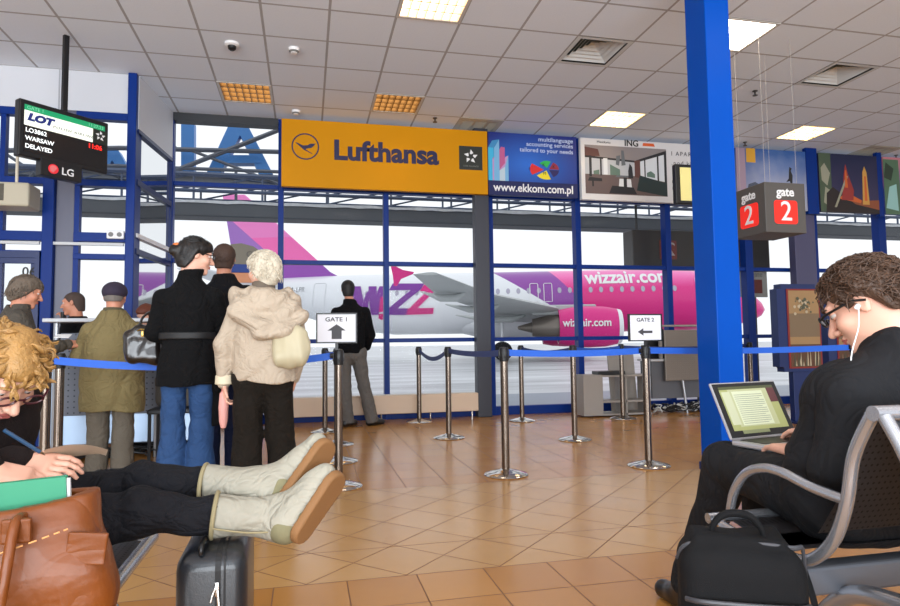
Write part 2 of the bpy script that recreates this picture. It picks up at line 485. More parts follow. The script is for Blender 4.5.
bm = BM(); box(bm, 4.6, 8.7, 4.16, 8.0, 9.4, 4.3); struct(obj('trim_8', bm, M_dark))   # slab over the suspended ceiling

# curtain wall, back: mullions and transoms bay by bay
MX = [-1.68, -0.33, 1.06, 2.53, 3.87, 5.33, 6.72, 7.93, 9.26, 10.6, 12.0]
MWD = [0.05, 0.07, 0.07, 0.09, 0.085, 0.09, 0.13, 0.13, 0.15, 0.15, 0.15]
ZT = [0.06, 1.055, 2.10, 3.09]
def bay(n, x0, x1, w0, w1, last):
    bm = BM()
    box(bm, x0-w0/2, 8.52, 0, x0+w0/2, 8.66, 4.0, bev=0.006)
    if last: box(bm, x1-w1/2, 8.52, 0, x1+w1/2, 8.66, 4.0, bev=0.006)
    for i, z in enumerate(ZT):
        h = 0.06 if i == 0 else 0.028
        box(bm, x0+w0/2, 8.54, z-h, x1-w1/2, 8.64, z+h, bev=0.004)
    o = struct(obj('window_%d' % n, bm, M_blue)); pass
    bm = BM(); bm.faces.new([bm.verts.new(p) for p in ((x0+w0/2-0.01, 8.59, 0.1), (x1-w1/2+0.01, 8.59, 0.1), (x1-w1/2+0.01, 8.59, 3.95), (x0+w0/2-0.01, 8.59, 3.95))])
    obj('glass_pane', bm, M_glass, o)
for i in range(len(MX)-1):
    bay(i+1, MX[i], MX[i+1], MWD[i], MWD[i+1], i == len(MX)-2)
bm = BM(); box(bm, -1.66, 8.5, 3.9, MX[1]-0.04, 8.66, 4.0); struct(obj('trim_2', bm, M_dark))
bm = BM(); box(bm, MX[1], 8.56, 3.95, 12, 8.68, 4.1); struct(obj('trim_3', bm, M_dark))
# dark service column beside the third mullion
bm = BM(); box(bm, 2.27, 8.36, 0, 2.47, 8.52, 4.0, bev=0.01); struct(obj('column_1', bm, M_steelcol))
bm = BM(); box(bm, 7.42, 8.36, 0, 7.80, 8.5, 3.1, bev=0.01); struct(obj('column_2', bm, mat('purple_grey_column', (74, 72, 104), rough=0.4)))

# return wall at the left corner: white bulkhead above, glass below
Lc = Vector((-1.83, 7.42)); Rc = Vector((-1.69, 8.56))
ang = math.atan2(Rc.y-Lc.y, Rc.x-Lc.x); RL = (Rc-Lc).length
def ret(bm, s0, s1, z0, z1, t=0.05, bev=0.0, mi=0):
    box(bm, s0, -t/2, z0, s1, t/2, z1, bev=bev, mi=mi, M=Matrix.Translation((Lc.x, Lc.y, 0)) @ Matrix.Rotation(ang, 4, 'Z'))
bm = BM(); ret(bm, 0, RL, 3.4, 4.0, 0.06); struct(obj('wall_return', bm, M_white))
bm = BM(); ret(bm, 0, RL, 3.36, 3.40, 0.07); ret(bm, 0, RL, 2.78, 2.84, 0.06); ret(bm, 0, RL, 2.02, 2.08, 0.06)
ret(bm, 0, RL, 0.0, 0.12, 0.06); ret(bm, RL-0.04, RL, 0, 3.4, 0.06)
w = struct(obj('window_11', bm, M_blue_d))
bm = BM(); ret(bm, 0, RL, 2.2, 2.245, 0.07); obj('white_rail', bm, M_wh, w)
bm = BM(); a_ = Lc+(Rc-Lc)*0.02; b_ = Lc+(Rc-Lc)*0.97; bm.faces.new([bm.verts.new(p) for p in ((a_.x, a_.y, 0.12), (b_.x, b_.y, 0.12), (b_.x, b_.y, 3.36), (a_.x, a_.y, 3.36))]); obj('glass_pane', bm, M_glass, w)

# left wall at y = 7.4
bm = BM(); box(bm, -9, 7.4, 3.56, -1.9, 7.55, 4.0); struct(obj('wall_left', bm, M_white))
bm = BM()
for x in (-2.59-0.6*k for k in range(0, 9)): box(bm, x-0.006, 7.392, 3.56, x+0.006, 7.402, 4.0)
struct(obj('trim_4', bm, mat('panel_joint_grey', (165, 168, 174), rough=0.6)))
bm = BM(); box(bm, -1.90, 7.34, 0, -1.81, 7.6, 4.0, bev=0.008); struct(obj('column_3', bm, M_blue))
bm = BM(); box(bm, -2.71, 7.36, 0, -2.60, 7.52, 3.56, bev=0.008); struct(obj('column_4', bm, M_blue))
bm = BM(); box(bm, -2.60, 7.42, 0, -2.42, 7.6, 3.56, bev=0.01); struct(obj('column_5', bm, mat('slate_steel_column', (92, 94, 112), rough=0.35)))
def lwin(n, x0, x1, zs, door=False):
    bm = BM()
    for z, h in zs: box(bm, x0, 7.40, z-h, x1, 7.50, z+h, bev=0.004)
    box(bm, x0, 7.41, 0, x0+0.05, 7.49, 3.5)
    o = struct(obj(('door_%d' if door else 'window_%d') % n, bm, M_blue))
    bm = BM(); bm.faces.new([bm.verts.new(p) for p in ((x0, 7.45, 0.05), (x1, 7.45, 0.05), (x1, 7.45, 3.5), (x0, 7.45, 3.5))]); obj('glass_pane', bm, M_glass, o)
    return o
LV = [(3.52, 0.04), (2.78, 0.035), (2.19, 0.05), (1.98, 0.03), (0.06, 0.06)]
lwin(12, -2.42, -1.90, LV)
lwin(13, -3.14, -2.71, [(3.52, 0.04), (2.78, 0.035), (2.19, 0.05), (1.99, 0.045), (0.06, 0.06)])
for i in range(5): lwin(14+i, -3.14-1.2*(i+1), -3.14-1.2*i, LV)
# white fogged door leaf marked 06
bm = BM()
for a in ((-3.10, 0.02, -2.76, 0.10), (-3.10, 1.89, -2.76, 1.95), (-3.10, 0.10, -3.06, 1.89), (-2.80, 0.10, -2.76, 1.89)): box(bm, a[0], 7.36, a[1], a[2], 7.40, a[3], bev=0.003)
d = struct(obj('door_1', bm, M_blue_d))
bm = BM(); box(bm, -3.07, 7.375, 0.09, -2.79, 7.383, 1.90); obj('glass_pane', bm, M_glass, d)
bm = BM(); box(bm, -2.76, 7.345, 0.0, -2.716, 7.425, 2.018); box(bm, -3.14, 7.35, 0.0, -3.10, 7.42, 2.02); box(bm, -3.14, 7.35, 1.95, -2.716, 7.425, 2.018)
obj('door_frame', bm, M_blue_d, d)
p = W(29, 272, y=7.355)
text('door_number', '06', 0.13, M_bk, d, loc=(p.x, 7.355, p.z), ext=0.001, bold=0.002)
bm = BM(); box(bm, -2.81, 7.30, 0.95, -2.79, 7.33, 1.1, bev=0.004); box(bm, -2.81, 7.32, 0.96, -2.79, 7.37, 0.98); obj('door_handle', bm, M_chrome, d)
# white inner rail under the blue transom
bm = BM(); box(bm, -3.1, 7.37, 2.095, -2.73, 7.40, 2.125); box(bm, -2.60, 7.37, 2.095, -1.92, 7.40, 2.125); struct(obj('trim_5', bm, mat('pale_rail', (196, 198, 200), rough=0.5)))

# blue structural pillar
bm = BM(); c0 = W(718, 345, y=4.2); 
px1 = W(743, 345, y=4.2).x; py1 = W(697, 345, x=c0.x).y
box(bm, c0.x, 4.2, 0, px1, py1, 4.0, bev=0.008)
struct(obj('column_6', bm, M_pillar))
bm = BM(); box(bm, c0.x-0.012, 4.2-0.012, 0, px1+0.012, py1+0.012, 0.06); struct(obj('baseboard_pillar', bm, M_blue_d))
# ================================================================== outside
def apron_mat():
    m = bpy.data.materials.new('wet_apron'); m.use_nodes = True; nt = m.node_tree; b = nt.nodes['Principled BSDF']
    tc = N(nt, 'ShaderNodeTexCoord'); mp = N(nt, 'ShaderNodeMapping'); mp.inputs['Scale'].default_value = (0.12, 0.8, 1)
    nt.links.new(tc.outputs['Object'], mp.inputs[0])
    ns = N(nt, 'ShaderNodeTexNoise'); ns.inputs['Scale'].default_value = 0.9; ns.inputs['Detail'].default_value = 6; ns.inputs['Roughness'].default_value = 0.6
    nt.links.new(mp.outputs[0], ns.inputs['Vector'])
    cr = N(nt, 'ShaderNodeValToRGB'); cr.color_ramp.elements[0].position = 0.35; cr.color_ramp.elements[1].position = 0.62
    cr.color_ramp.elements[0].color = (*lin((150, 152, 156)), 1); cr.color_ramp.elements[1].color = (*lin((214, 216, 220)), 1)
    nt.links.new(ns.outputs['Fac'], cr.inputs[0]); nt.links.new(cr.outputs[0], b.inputs['Base Color'])
    r = mth(nt, 'ADD', 0.18, mth(nt, 'MULTIPLY', ns.outputs['Fac'], 0.45)); nt.links.new(r, b.inputs['Roughness'])
    return m
bm = BM(); box(bm, -150, 12.6, -0.3, 260, 420, -0.1); struct(obj('apron', bm, apron_mat()))
bm = BM(); box(bm, -20, 8.72, -0.3, 40, 12.6, -0.05); struct(obj('pavement', bm, mat('grey_blue_paving', (128, 138, 154), rough=0.4, var=0.1, vscale=1.5)))

# walkway canopy outside the glass
M_can = mat('canopy_grey', (70, 74, 80), rough=0.55, var=0.15, vscale=3)
M_truss = mat('truss_blue_grey', (72, 84, 108), rough=0.5)
t = thing('walkway_canopy', 'dark grey flat canopy with a blue-grey lattice truss outside above the windows', 'canopy', (0, 12, 0))
bm = BM(); box(bm, -14, 0, 3.35, 24, 0.45, 3.61, bev=0.02); obj('canopy_slab', bm, M_can, t)
bm = BM()
rnd = random.Random(4); nn = 160
top = [(-14+38*k/nn, 3.63+0.025*rnd.random()) for k in range(nn+1)]; bot = [(-14+38*k/nn, 3.60-0.02*rnd.random()) for k in range(nn+1)]
prism(bm, top+bot[::-1], 0.05, 'y', -0.02)
obj('snow_crust', bm, mat('dirty_snow', (190, 194, 198), rough=0.9, var=0.3, vscale=9), t)
bm = BM()
for yy in (0.1, 0.9):
    for zz in (3.84, 4.14): tube(bm, [(-14, yy, zz), (24, yy, zz)], 0.035 if zz < 4 else 0.05, 6)
    for k in range(32):
        x = -14+1.2*k
        tube(bm, [(x, yy, 3.62), (x, yy, 4.14)], 0.022, 5, caps=False)
        tube(bm, [(x, yy, 3.84), (x+1.2, yy, 4.14)], 0.018, 5, caps=False)
for k in range(16):
    x = -14+2.4*k; tube(bm, [(x, 0.1, 4.14), (x+2.4, 0.9, 4.14)], 0.02, 5, caps=False)
obj('lattice_truss', bm, M_truss, t)
# raised bracing of the roof sign, visible through the left bays
t = thing('sign_scaffold', 'grey steel bracing bars crossing in front of the big blue roof letters', 'scaffold', (0, 12.6, 0))
bm = BM()
def P3(u, v, y): q = W(u, v, y=y); return (q.x, q.y-12.6, q.z)
for a, b_, r in (((120, 148), (284, 152), 0.045), ((172, 172), (284, 128), 0.045), ((190, 150), (284, 186), 0.03), ((120, 166), (284, 172), 0.035),
                 ((40, 144), (120, 178), 0.03), ((-60, 152), (120, 148), 0.045), ((-60, 168), (120, 166), 0.04), ((172, 172), (172, 200), .03), ((236, 172), (236, 200), .03),
                 ((120, 178), (176, 146), 0.03), ((60, 140), (20, 190), 0.03), ((0, 150), (60, 190), 0.03)):
    tube(bm, [P3(*a, 12.5), P3(*b_, 12.5)], r, 6)
zd = W(230, 174.5, y=12.8).z; box(bm, -14, 0.1, zd-0.1, 2.0, 0.55, zd-0.02)
obj('bracing_bars', bm, mat('bracing_grey', (92, 98, 110), rough=0.5), t)
M_let = mat('roof_letter_blue', (66, 130, 200), rough=0.45, var=0.12, vscale=2)
def roof_letter(name, label, polys, dy=0.25, y=12.8):
    bm = BM()
    for k_, pl in enumerate(polys):
        y = y-0.012*k_
        pts = [W(u, v, y=y) for u, v in pl]; prism(bm, [(q.x, q.z) for q in pts], dy, 'y', y)
    o = obj(name, bm, M_let); tag(o, label, 'letter'); return o
roof_letter('sign_letter', 'big blue roof sign letter I beyond the top left glass', [[(181, 122), (194, 122), (194, 172), (181, 172)]])
roof_letter('sign_letter', 'big blue roof sign letter A beside the yellow airline panel', [[(230, 122), (246, 122), (273, 174), (259, 174), (240, 135), (220, 174), (206, 174)], [(225, 155), (256, 155), (261, 163), (221, 163)]], y=12.8)
roof_letter('sign_letter', 'blue roof sign letter seen through the narrow corner glass', [[(152, 150), (162, 150), (168, 173), (160, 173), (156, 162), (150, 173), (143, 173)]])
roof_letter('sign_letter', 'blue roof sign letter seen low beside the departure screen', [[(106, 150), (118, 150), (131, 173), (120, 173), (112, 160), (104, 173), (94, 173)]])
# steel columns carrying the canopy
for i, (u, ) in enumerate(((64,), (-60,))):
    q = W(u, 330, y=12.3); bm = BM(); lathe(bm, [(0, 0), (0.16, 0), (0.16, 3.4), (0, 3.4)], 20, (0, 0, 0))
    o = obj('canopy_post', bm, mat('post_pink_grey', (150, 148, 160), rough=0.5), None, True, loc=(q.x, 12.3+0.5*i, -0.05)); tag(o, 'round pale grey post holding the canopy outside the left glass', 'post', None)
    o['label'] = ('round pale grey canopy post outside behind the departure screen', 'round canopy post outside at the far left')[i]

# ------------------------------------------------------------------ the airliner
Dn, lat0 = 41.75, 20.72
nose = CAM + CF*Dn + CR*lat0; nose.z = 0
dirv = Vector((CR.x, CR.y, 0)).normalized()
rzp = math.atan2(dirv.y, dirv.x) - math.radians(3.86)
# local frame: +x towards the nose, origin under the nose, -y towards the terminal
ZG = -0.07
plane = thing('passenger_jet', 'white, pink and purple passenger jet parked on the apron outside the windows', 'airplane', (nose.x, nose.y, ZG), rzp)
CZ, RW, RH = 3.80, 1.975, 2.07
bpy.context.view_layer.update()
_inv = plane.matrix_world.inverted()
def PJ(u, v, yl=-1.9):
    o = _inv @ CAM; d = _inv.to_3x3() @ (CF + (u-450)/FPX*CR + (303-v)/FPX*CU)
    t = (yl-o.y)/d.y; p = o+t*d; return (-p.x, p.z)
def livery():
    m = bpy.data.materials.new('jet_livery'); m.use_nodes = True; nt = m.node_tree; b = nt.nodes['Principled BSDF']
    tc = N(nt, 'ShaderNodeTexCoord'); sp = N(nt, 'ShaderNodeSeparateXYZ'); nt.links.new(tc.outputs['Object'], sp.inputs[0])
    s = mth(nt, 'MULTIPLY', sp.outputs[0], -1.0); z = sp.outputs[2]
    # boundary coordinates slide forward as z drops
    (sa, za), (sb, zb) = PJ(488, 268), PJ(550, 305); m1 = (sa-sb)/(za-zb); K1 = sa+(5.9-za)*m1
    q1 = mth(nt, 'ADD', s, mth(nt, 'MULTIPLY', mth(nt, 'SUBTRACT', 5.9, z), m1))
    (sc1, zc1), (sd, zd) = PJ(552, 271), PJ(590, 310); m2 = (sc1-sd)/(zc1-zd); K2 = sc1+(5.9-zc1)*m2
    q2 = mth(nt, 'ADD', s, mth(nt, 'MULTIPLY', mth(nt, 'SUBTRACT', 5.9, z), m2))
    white, pur, pink, mag = lin((232, 234, 238)), lin((140, 64, 160)), lin((240, 110, 180)), lin((222, 26, 130))
    pm = mixc(nt, mth(nt, 'SMOOTH_MIN', mth(nt, 'MAXIMUM', mth(nt, 'MULTIPLY', mth(nt, 'SUBTRACT', 5.4, z), 1.1), 0.0), 1.0, 0.1), pink, mag)  # pink paler towards the top: light on the upper fuselage painted in
    c = mixc(nt, mth(nt, 'GREATER_THAN', q2, K2), pm, pur)
    c = mixc(nt, mth(nt, 'GREATER_THAN', q1, K1), c, white)
    nt.links.new(c, b.inputs['Base Color']); b.inputs['Roughness'].default_value = 0.3; b.inputs['Coat Weight'].default_value = 0.3
    return m
M_liv = livery()
M_jw = mat('jet_white', (228, 230, 234), rough=0.35, coat=0.2); M_jg = mat('jet_wing_grey', (176, 180, 180), rough=0.5, var=0.08, vscale=1.2)
M_mag = mat('jet_magenta', (214, 30, 128), rough=0.4); M_pink = mat('jet_pink', (240, 110, 184), rough=0.4); M_pur = mat('jet_purple', (146, 74, 168), rough=0.4)
bm = BM(); prof = [(0.0, 0.02, 3.05), (0.3, 0.45, 3.1), (0.8, 0.8, 3.2), (1.8, 1.25, 3.4), (3.2, 1.7, 3.62), (5.0, 1.93, 3.76), (6.5, 1.975, 3.8), (24.5, 1.975, 3.8), (27, 1.85, 3.95), (30, 1.45, 4.3), (33, 0.95, 4.75), (36, 0.42, 5.1), (37.4, 0.15, 5.2)]
rings = []
for s, r, cz in prof:
    rings.append([bm.verts.new((-s, r*math.sin(a), cz+r*1.048*math.cos(a))) for a in (2*PI*k/48 for k in range(48))])
for A, B in zip(rings, rings[1:]):
    for k in range(48): bm.faces.new((A[k], A[(k+1) % 48], B[(k+1) % 48], B[k]))
bm.faces.new(rings[0]); bm.faces.new(rings[-1][::-1])
obj('fuselage', bm, M_liv, plane, True)
def slab(bm, pts, mi=0):
    """pts: list of (top xyz, bottom xyz) around the planform"""
    T = [bm.verts.new(a) for a, b_ in pts]; Bt = [bm.verts.new(b_) for a, b_ in pts]; n = len(pts)
    f = bm.faces.new(T); f.material_index = mi; f = bm.faces.new(Bt[::-1]); f.material_index = mi
    for i in range(n): f = bm.faces.new((T[i], Bt[i], Bt[(i+1) % n], T[(i+1) % n])); f.material_index = mi
def wing(sg, name):
    # stations: (y, LE x, chord, z, thickness)
    st = [(1.0, -11.2, 7.6, 2.55, 0.75), (3.9, -12.9, 6.0, 2.85, 0.62), (6.4, -14.3, 4.4, 3.05, 0.42), (12, -17.9, 2.7, 3.45, 0.26), (16.9, -PJ(438, 273, -16.9)[0], PJ(413, 273, -16.9)[0]-PJ(438, 273, -16.9)[0], PJ(425, 274, -16.9)[1], 0.12)]
    bm = BM(); rs = []
    for y, le, c, z, th in st:
        pr = []
        for f, h in ((0, 0), (0.05, 0.35), (0.2, 0.6), (0.45, 0.55), (0.75, 0.25), (1, 0.0)): pr.append((le-f*c, sg*y, z+h*th))
        for f, h in ((0.75, -0.18), (0.45, -0.42), (0.2, -0.45), (0.05, -0.3)): pr.append((le-f*c, sg*y, z+h*th))
        rs.append([bm.verts.new(p) for p in pr])
    for A, B in zip(rs, rs[1:]):
        for k in range(10): bm.faces.new((A[k], A[(k+1) % 10], B[(k+1) % 10], B[k]))
    bm.faces.new(rs[0]); bm.faces.new(rs[-1][::-1])
    w = obj(name, bm, M_jg, plane, True)
    for y, le, c, z, th in ((5.0, -13.6, 5.2, 2.9, .5), (9.2, -15.9, 3.6, 3.3, .33), (13.0, -18.0, 2.6, 3.66, .2)):
        bm = BM(); tube(bm, [(le-c*0.45, sg*y, z-0.2), (le-c*0.6, sg*y, z-0.42), (le-c*0.9, sg*y, z-0.42), (le-c*1.25, sg*y, z-0.12)], [0.06, 0.2, 0.18, 0.03], 10)
        obj('flap_fairing', bm, M_jg, w, True)
    bm = BM(); y = sg*16.95; fp = [PJ(u, v, -16.95) for u, v in ((414, 272), (403, 270), (393, 265), (391, 267), (393, 276), (394, 286), (397, 286), (401, 279), (413, 274))]
    prism(bm, [(-a, z_) for a, z_ in fp], 0.06, 'y', y-0.03)
    obj('wingtip_fence', bm, M_mag, w)
wing(-1, 'wing'); wing(1, 'wing')
bm = BM(); tube(bm, [(-10.2, 0, 2.7), (-11.5, 0, 2.5), (-14, 0, 2.35), (-18, 0, 2.35), (-20.5, 0, 2.6), (-22, 0, 2.9)], [0.3, 1.3, 1.75, 1.75, 1.2, 0.3], 24, sq=0.6)
obj('belly_fairing', bm, M_jw, plane, True)
# fin
bm = BM()
T = lambda s, z, t: ((-s, t, z), (-s, -t, z))
prism(bm, [(-28.0, 5.65), (-29.1, 6.1), (-35.1, 11.7), (-36.7, 11.75), (-36.2, 9.0), (-35.6, 5.3)], 0.34, 'y', -0.17)
bmesh.ops.bevel(bm, geom=bm.edges[:], offset=0.05, segments=1, affect='EDGES')
def fin_mat():
    m = bpy.data.materials.new('jet_fin'); m.use_nodes = True; nt = m.node_tree; b = nt.nodes['Principled BSDF']
    tc = N(nt, 'ShaderNodeTexCoord'); sp = N(nt, 'ShaderNodeSeparateXYZ'); nt.links.new(tc.outputs['Object'], sp.inputs[0])
    s = mth(nt, 'MULTIPLY', sp.outputs[0], -1.0); z = sp.outputs[2]
    (sa, za), (sb, zb) = PJ(228, 217, 0), PJ(264, 249, 0); mm_ = (za-zb)/(sa-sb); zB = PJ(300, 263, 0)[1]
    k1 = mth(nt, 'LESS_THAN', z, mth(nt, 'ADD', zb, mth(nt, 'MULTIPLY', mth(nt, 'SUBTRACT', s, sb), mm_)))
    k2 = mth(nt, 'LESS_THAN', z, zB)
    k3 = mth(nt, 'LESS_THAN', z, PJ(264, 238, 0)[1])
    c = mixc(nt, k3, lin((238, 130, 196)), lin((244, 108, 180)))
    c = mixc(nt, k1, c, lin((160, 110, 190)))
    c = mixc(nt, k2, c, lin((150, 76, 176))); nt.links.new(c, b.inputs['Base Color']); b.inputs['Roughness'].default_value = 0.4
    return m
obj('tail_fin', bm, fin_mat(), plane)
for sg in (-1, 1):
    bm = BM(); slab(bm, [((-32.2, sg*0.6, 5.25), (-32.2, sg*0.6, 5.05)), ((-35.4, sg*6.2, 5.85), (-35.4, sg*6.2, 5.78)), ((-36.8, sg*6.2, 5.85), (-36.8, sg*6.2, 5.78)), ((-35.8, sg*0.6, 5.25), (-35.8, sg*0.6, 5.05))])
    obj('tailplane', bm, M_jw, plane)
# engines
M_eng = M_mag
for sg in (-1, 1):
    bm = BM(); y = sg*5.75; zc = 1.95
    # body of revolution along -x
    def rev(bm, prof, n=36):
        rg = []
        for s, r in prof: rg.append([bm.verts.new((-s, y+r*math.cos(2*PI*k/n), zc+r*math.sin(2*PI*k/n))) for k in range(n)])
        for A, B in zip(rg, rg[1:]):
            for k in range(n): bm.faces.new((A[k], A[(k+1) % n], B[(k+1) % n], B[k]))
    rev(bm, [(10.75, 1.02), (11.4, 1.16), (12.4, 1.2), (13.4, 1.14), (14.1, 1.0), (14.1, 0.9)])
    e = obj('engine_nacelle', bm, M_eng, plane, True)
    bm = BM(); rev(bm, [(10.9, 0.8), (10.6, 0.88), (10.52, 0.95), (10.6, 1.0), (10.77, 1.03)]); obj('intake_lip', bm, M_jw, e, True)
    bm = BM(); rev(bm, [(11.2, 0.0001), (11.25, 0.85), (10.8, 0.82)]); obj('fan_disc', bm, M_bk, e, True)
    bm = BM(); rev(bm, [(13.9, 0.72), (14.7, 0.7), (15.6, 0.5), (15.6, 0.32), (16.4, 0.1), (16.45, 0.001)]); obj('exhaust_nozzle', bm, mat('exhaust_metal', (120, 112, 104), rough=0.35, metal=0.6), e, True)
    bm = BM(); box(bm, -15.6, y-0.15, zc+0.7, -11.9, y+0.15, zc+1.3, bev=0.08); obj('pylon', bm, M_jg, e)
    if sg < 0:
        text('lettering', 'wizzair.com', 0.62, M_wh, e, loc=(-12.6, y-1.215, zc+0.2), ext=0.03, bold=0.012, fit=2.7)
# undercarriage
def gear(x, y, r, n):
    for dy in n:
        bm = BM(); tube(bm, [(x, y+dy-0.16, r), (x, y+dy+0.16, r)], r, 20); obj('wheel', bm, mat('tyre_black', (26, 26, 28), rough=0.8), plane, True)
    bm = BM(); tube(bm, [(x, y, r), (x, y, 2.4)], 0.11, 10); obj('gear_strut', bm, M_jw, plane, True)
gear(-17.3, -3.8, 0.58, (-0.45, 0.45)); gear(-17.3, 3.8, 0.58, (-0.45, 0.45)); gear(-5.0, 0, 0.38, (-0.25, 0.25))
# cabin windows: a row of ovals lifted slightly off the skin, one mesh pattern
def skin_y(z, cz=3.8, r=1.975): return -math.sqrt(max(0.0, r*r-((z-cz)/1.048)**2))-0.012
bm = BM(); mdk = 0
def oval(bm, s, z, rx, rz_, n=14, r=1.975, cz=3.8):
    vs = [bm.verts.new((-s+rx*math.cos(2*PI*k/n), skin_y(z+rz_*math.sin(2*PI*k/n), cz, r), z+rz_*math.sin(2*PI*k/n))) for k in range(n)]
    bm.faces.new(vs)
ZW = 4.42
s = 6.3
while s < 28:
    if not (14.0 < s < 14.3): oval(bm, s, ZW, 0.13, 0.19)
    s += 0.66 if s < 24.3 else 0.66
obj('cabin_windows', bm, mat('cabin_window_grey', (176, 172, 190), rough=0.2), plane)
def outline(bm, s, z, w, h, t=0.05):
    def q(a, b_): return (-s+a, skin_y(z+b_)-0.012, z+b_)
    pts = []
    for a, b_ in ((-w, -h), (-w, 0), (-w, h*0.9), (-w*0.8, h), (w*0.8, h), (w, h*0.9), (w, 0), (w, -h), (0, -h)): pts.append(q(a, b_))
    tube(bm, pts, t/2, 5, closed=True)
bm = BM(); outline(bm, PJ(534, 291)[0], 4.3, 0.26, 0.6); outline(bm, PJ(548, 291)[0], 4.3, 0.26, 0.6); obj('exit_outline', bm, M_wh, plane)
bm = BM(); outline(bm, 4.5, 4.2, 0.45, 0.95); obj('door_outline', bm, mat('pale_pink', (240, 170, 205), rough=0.5), plane)
bm = BM(); outline(bm, 29.3, 4.3, 0.4, 0.9, 0.03); obj('rear_door_outline', bm, mat('seam_grey', (170, 172, 178), rough=0.6), plane)
# big titles
def on_skin(name, body, size, m, s, z, fitw, bold, parent=plane, shear=0.0, lift=0.02):
    o = text(name, body, size, m, parent, loc=(0, 0, 0), rot=(0, 0, 0), ext=0.0, bold=bold, fit=fitw, shear=shear)
    me = o.data; tb = BM(); tb.from_mesh(me); bmesh.ops.triangulate(tb, faces=tb.faces[:])
    for k_ in np.arange(-1.5, 1.5, 0.1): bmesh.ops.bisect_plane(tb, geom=tb.verts[:]+tb.edges[:]+tb.faces[:], plane_co=(0, k_, 0), plane_no=(0, 1, 0))
    tb.to_mesh(me); tb.free()
    for v in me.vertices:
        x, yy = v.co.x, v.co.y; zz = z+yy; v.co = (-s+x, skin_y(min(zz, 5.8))-lift, zz)
    return o
_a, _b = PJ(586, 278), PJ(673, 278)
on_skin('front_title', 'wizzair.com', 1.25, M_wh, (_a[0]+_b[0])/2, _a[1]+0.05, abs(_a[0]-_b[0]), 0.035)
_a, _b = PJ(288, 290), PJ(302, 290)
on_skin('registration', 'HA-LPR', 0.5, mat('mark_grey', (90, 92, 100), rough=0.5), (_a[0]+_b[0])/2, _a[1], abs(_a[0]-_b[0])*1.3, 0.0)
M_wz1 = mat('title_purple', (120, 44, 150), rough=0.4)
def band(polys, m, name, lift=0.03):
    bm = BM()
    for pl in polys:
        # subdivide vertically so it follows the curve
        zs = sorted({z for s_, z in pl}); me_pts = pl
        vs = [bm.verts.new((-s_, 0, z)) for s_, z in pl]; bm.faces.new(vs)
    bmesh.ops.triangulate(bm, faces=bm.faces[:])
    for z in np.arange(2.2, 5.8, 0.15): bmesh.ops.bisect_plane(bm, geom=bm.verts[:]+bm.edges[:]+bm.faces[:], plane_co=(0, 0, z), plane_no=(0, 0, 1))
    for v in bm.verts: v.co.y = skin_y(v.co.z)-lift
    return obj(name, bm, m, plane)
# slanted rear title, strokes traced on the skin
def B(pl): return [PJ(u, v) for u, v in pl]
band([B(p) for p in ([(350, 286), (360, 286), (368, 315), (359, 315)], [(368, 286), (376, 286), (379, 315), (371, 315)])], M_wz1, 'rear_title')
band([B(p) for p in ([(366, 294), (372, 286), (367, 315), (360, 315)], [(379, 286), (389, 286), (378, 315), (371, 315)])], M_wz1, 'rear_title', 0.034)
band([B(p) for p in ([(392, 283), (424, 283), (420, 290), (389, 290)], [(412, 289), (421, 289), (396, 310), (387, 310)], [(387, 308.5), (408, 308.5), (406, 315), (385, 315)])], M_wz1, 'rear_title', 0.038)
band([B(p) for p in ([(381, 297), (388, 297), (386, 312), (379, 312)], [(379, 314), (384, 314), (385, 318), (381, 320), (378, 318)], [(424, 284), (438, 288), (434, 292), (420, 291)], [(427, 291), (435, 291), (416, 310), (408, 310)], [(408, 308.5), (434, 308), (433, 314), (406, 315)])], M_mag, 'rear_title', 0.045)
# ================================================================== ceiling fittings
M_louv = mat('louver_aluminium', (128, 98, 66), rough=0.3, metal=1.0)
def lamp(i, j, label, st=9.0, col=(255, 216, 156), lv=(112, 92, 70), lm=1.0):
    x = CX0+(i+0.5)*CT; y = CY0+(j+0.5)*CT
    t = thing('ceiling_light', label, 'ceiling light', (x, y, 4.0), 0, 'recessed ceiling lights')
    bm = BM()
    for a in ((-0.3, -0.3, 0.3, -0.275), (-0.3, 0.275, 0.3, 0.3), (-0.3, -0.275, -0.275, 0.275), (0.275, -0.275, 0.3, 0.275)):
        box(bm, a[0], a[1], -0.006, a[2], a[3], 0.006)
    for a in ((-0.285, -0.285, 0.285, -0.278), (-0.285, 0.278, 0.285, 0.285), (-0.285, -0.278, -0.278, 0.278), (0.278, -0.278, 0.285, 0.278)):
        box(bm, a[0], a[1], 0.006, a[2], a[3], 0.10)
    obj('frame', bm, mat('lamp_frame_white', (200, 196, 188), rough=0.4), t)
    bm = BM()
    for k in range(8):
        xx = -0.275+0.55*k/7; box(bm, xx-0.003, -0.275, 0.0, xx+0.003, 0.275, 0.075)
    for k in range(5):
        yy = -0.275+0.55*k/4
        vs = [(yy-0.006, 0.0), (yy+0.006, 0.0), (yy+0.002, 0.075), (yy-0.002, 0.075)]
        prism(bm, vs, 0.55, 'x', -0.275)
    obj('louver', bm, mat('louver_%d_%d' % (lv[0], lv[2]), lv, rough=0.3, metal=lm), t)  # louver colour set per lamp; paler ones have scattered lamp light painted in
    bm = BM(); box(bm, -0.278, -0.278, 0.095, 0.278, 0.278, 0.105)
    obj('lamp_panel', bm, mat('lamp_panel_glow_%d' % int(st), (230, 220, 200), emis=col, estr=st), t)
LAMP_W = 20
lamp(3, 3, 'recessed louvre ceiling light nearest the left wall corner', 5)
lamp(6, 3, 'recessed louvre ceiling light above the yellow airline panel', 5)
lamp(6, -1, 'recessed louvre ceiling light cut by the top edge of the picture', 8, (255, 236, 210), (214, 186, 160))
lamp(11, 3, 'glowing recessed ceiling light above the apartment poster', 10, (255, 240, 214), (238, 222, 190))
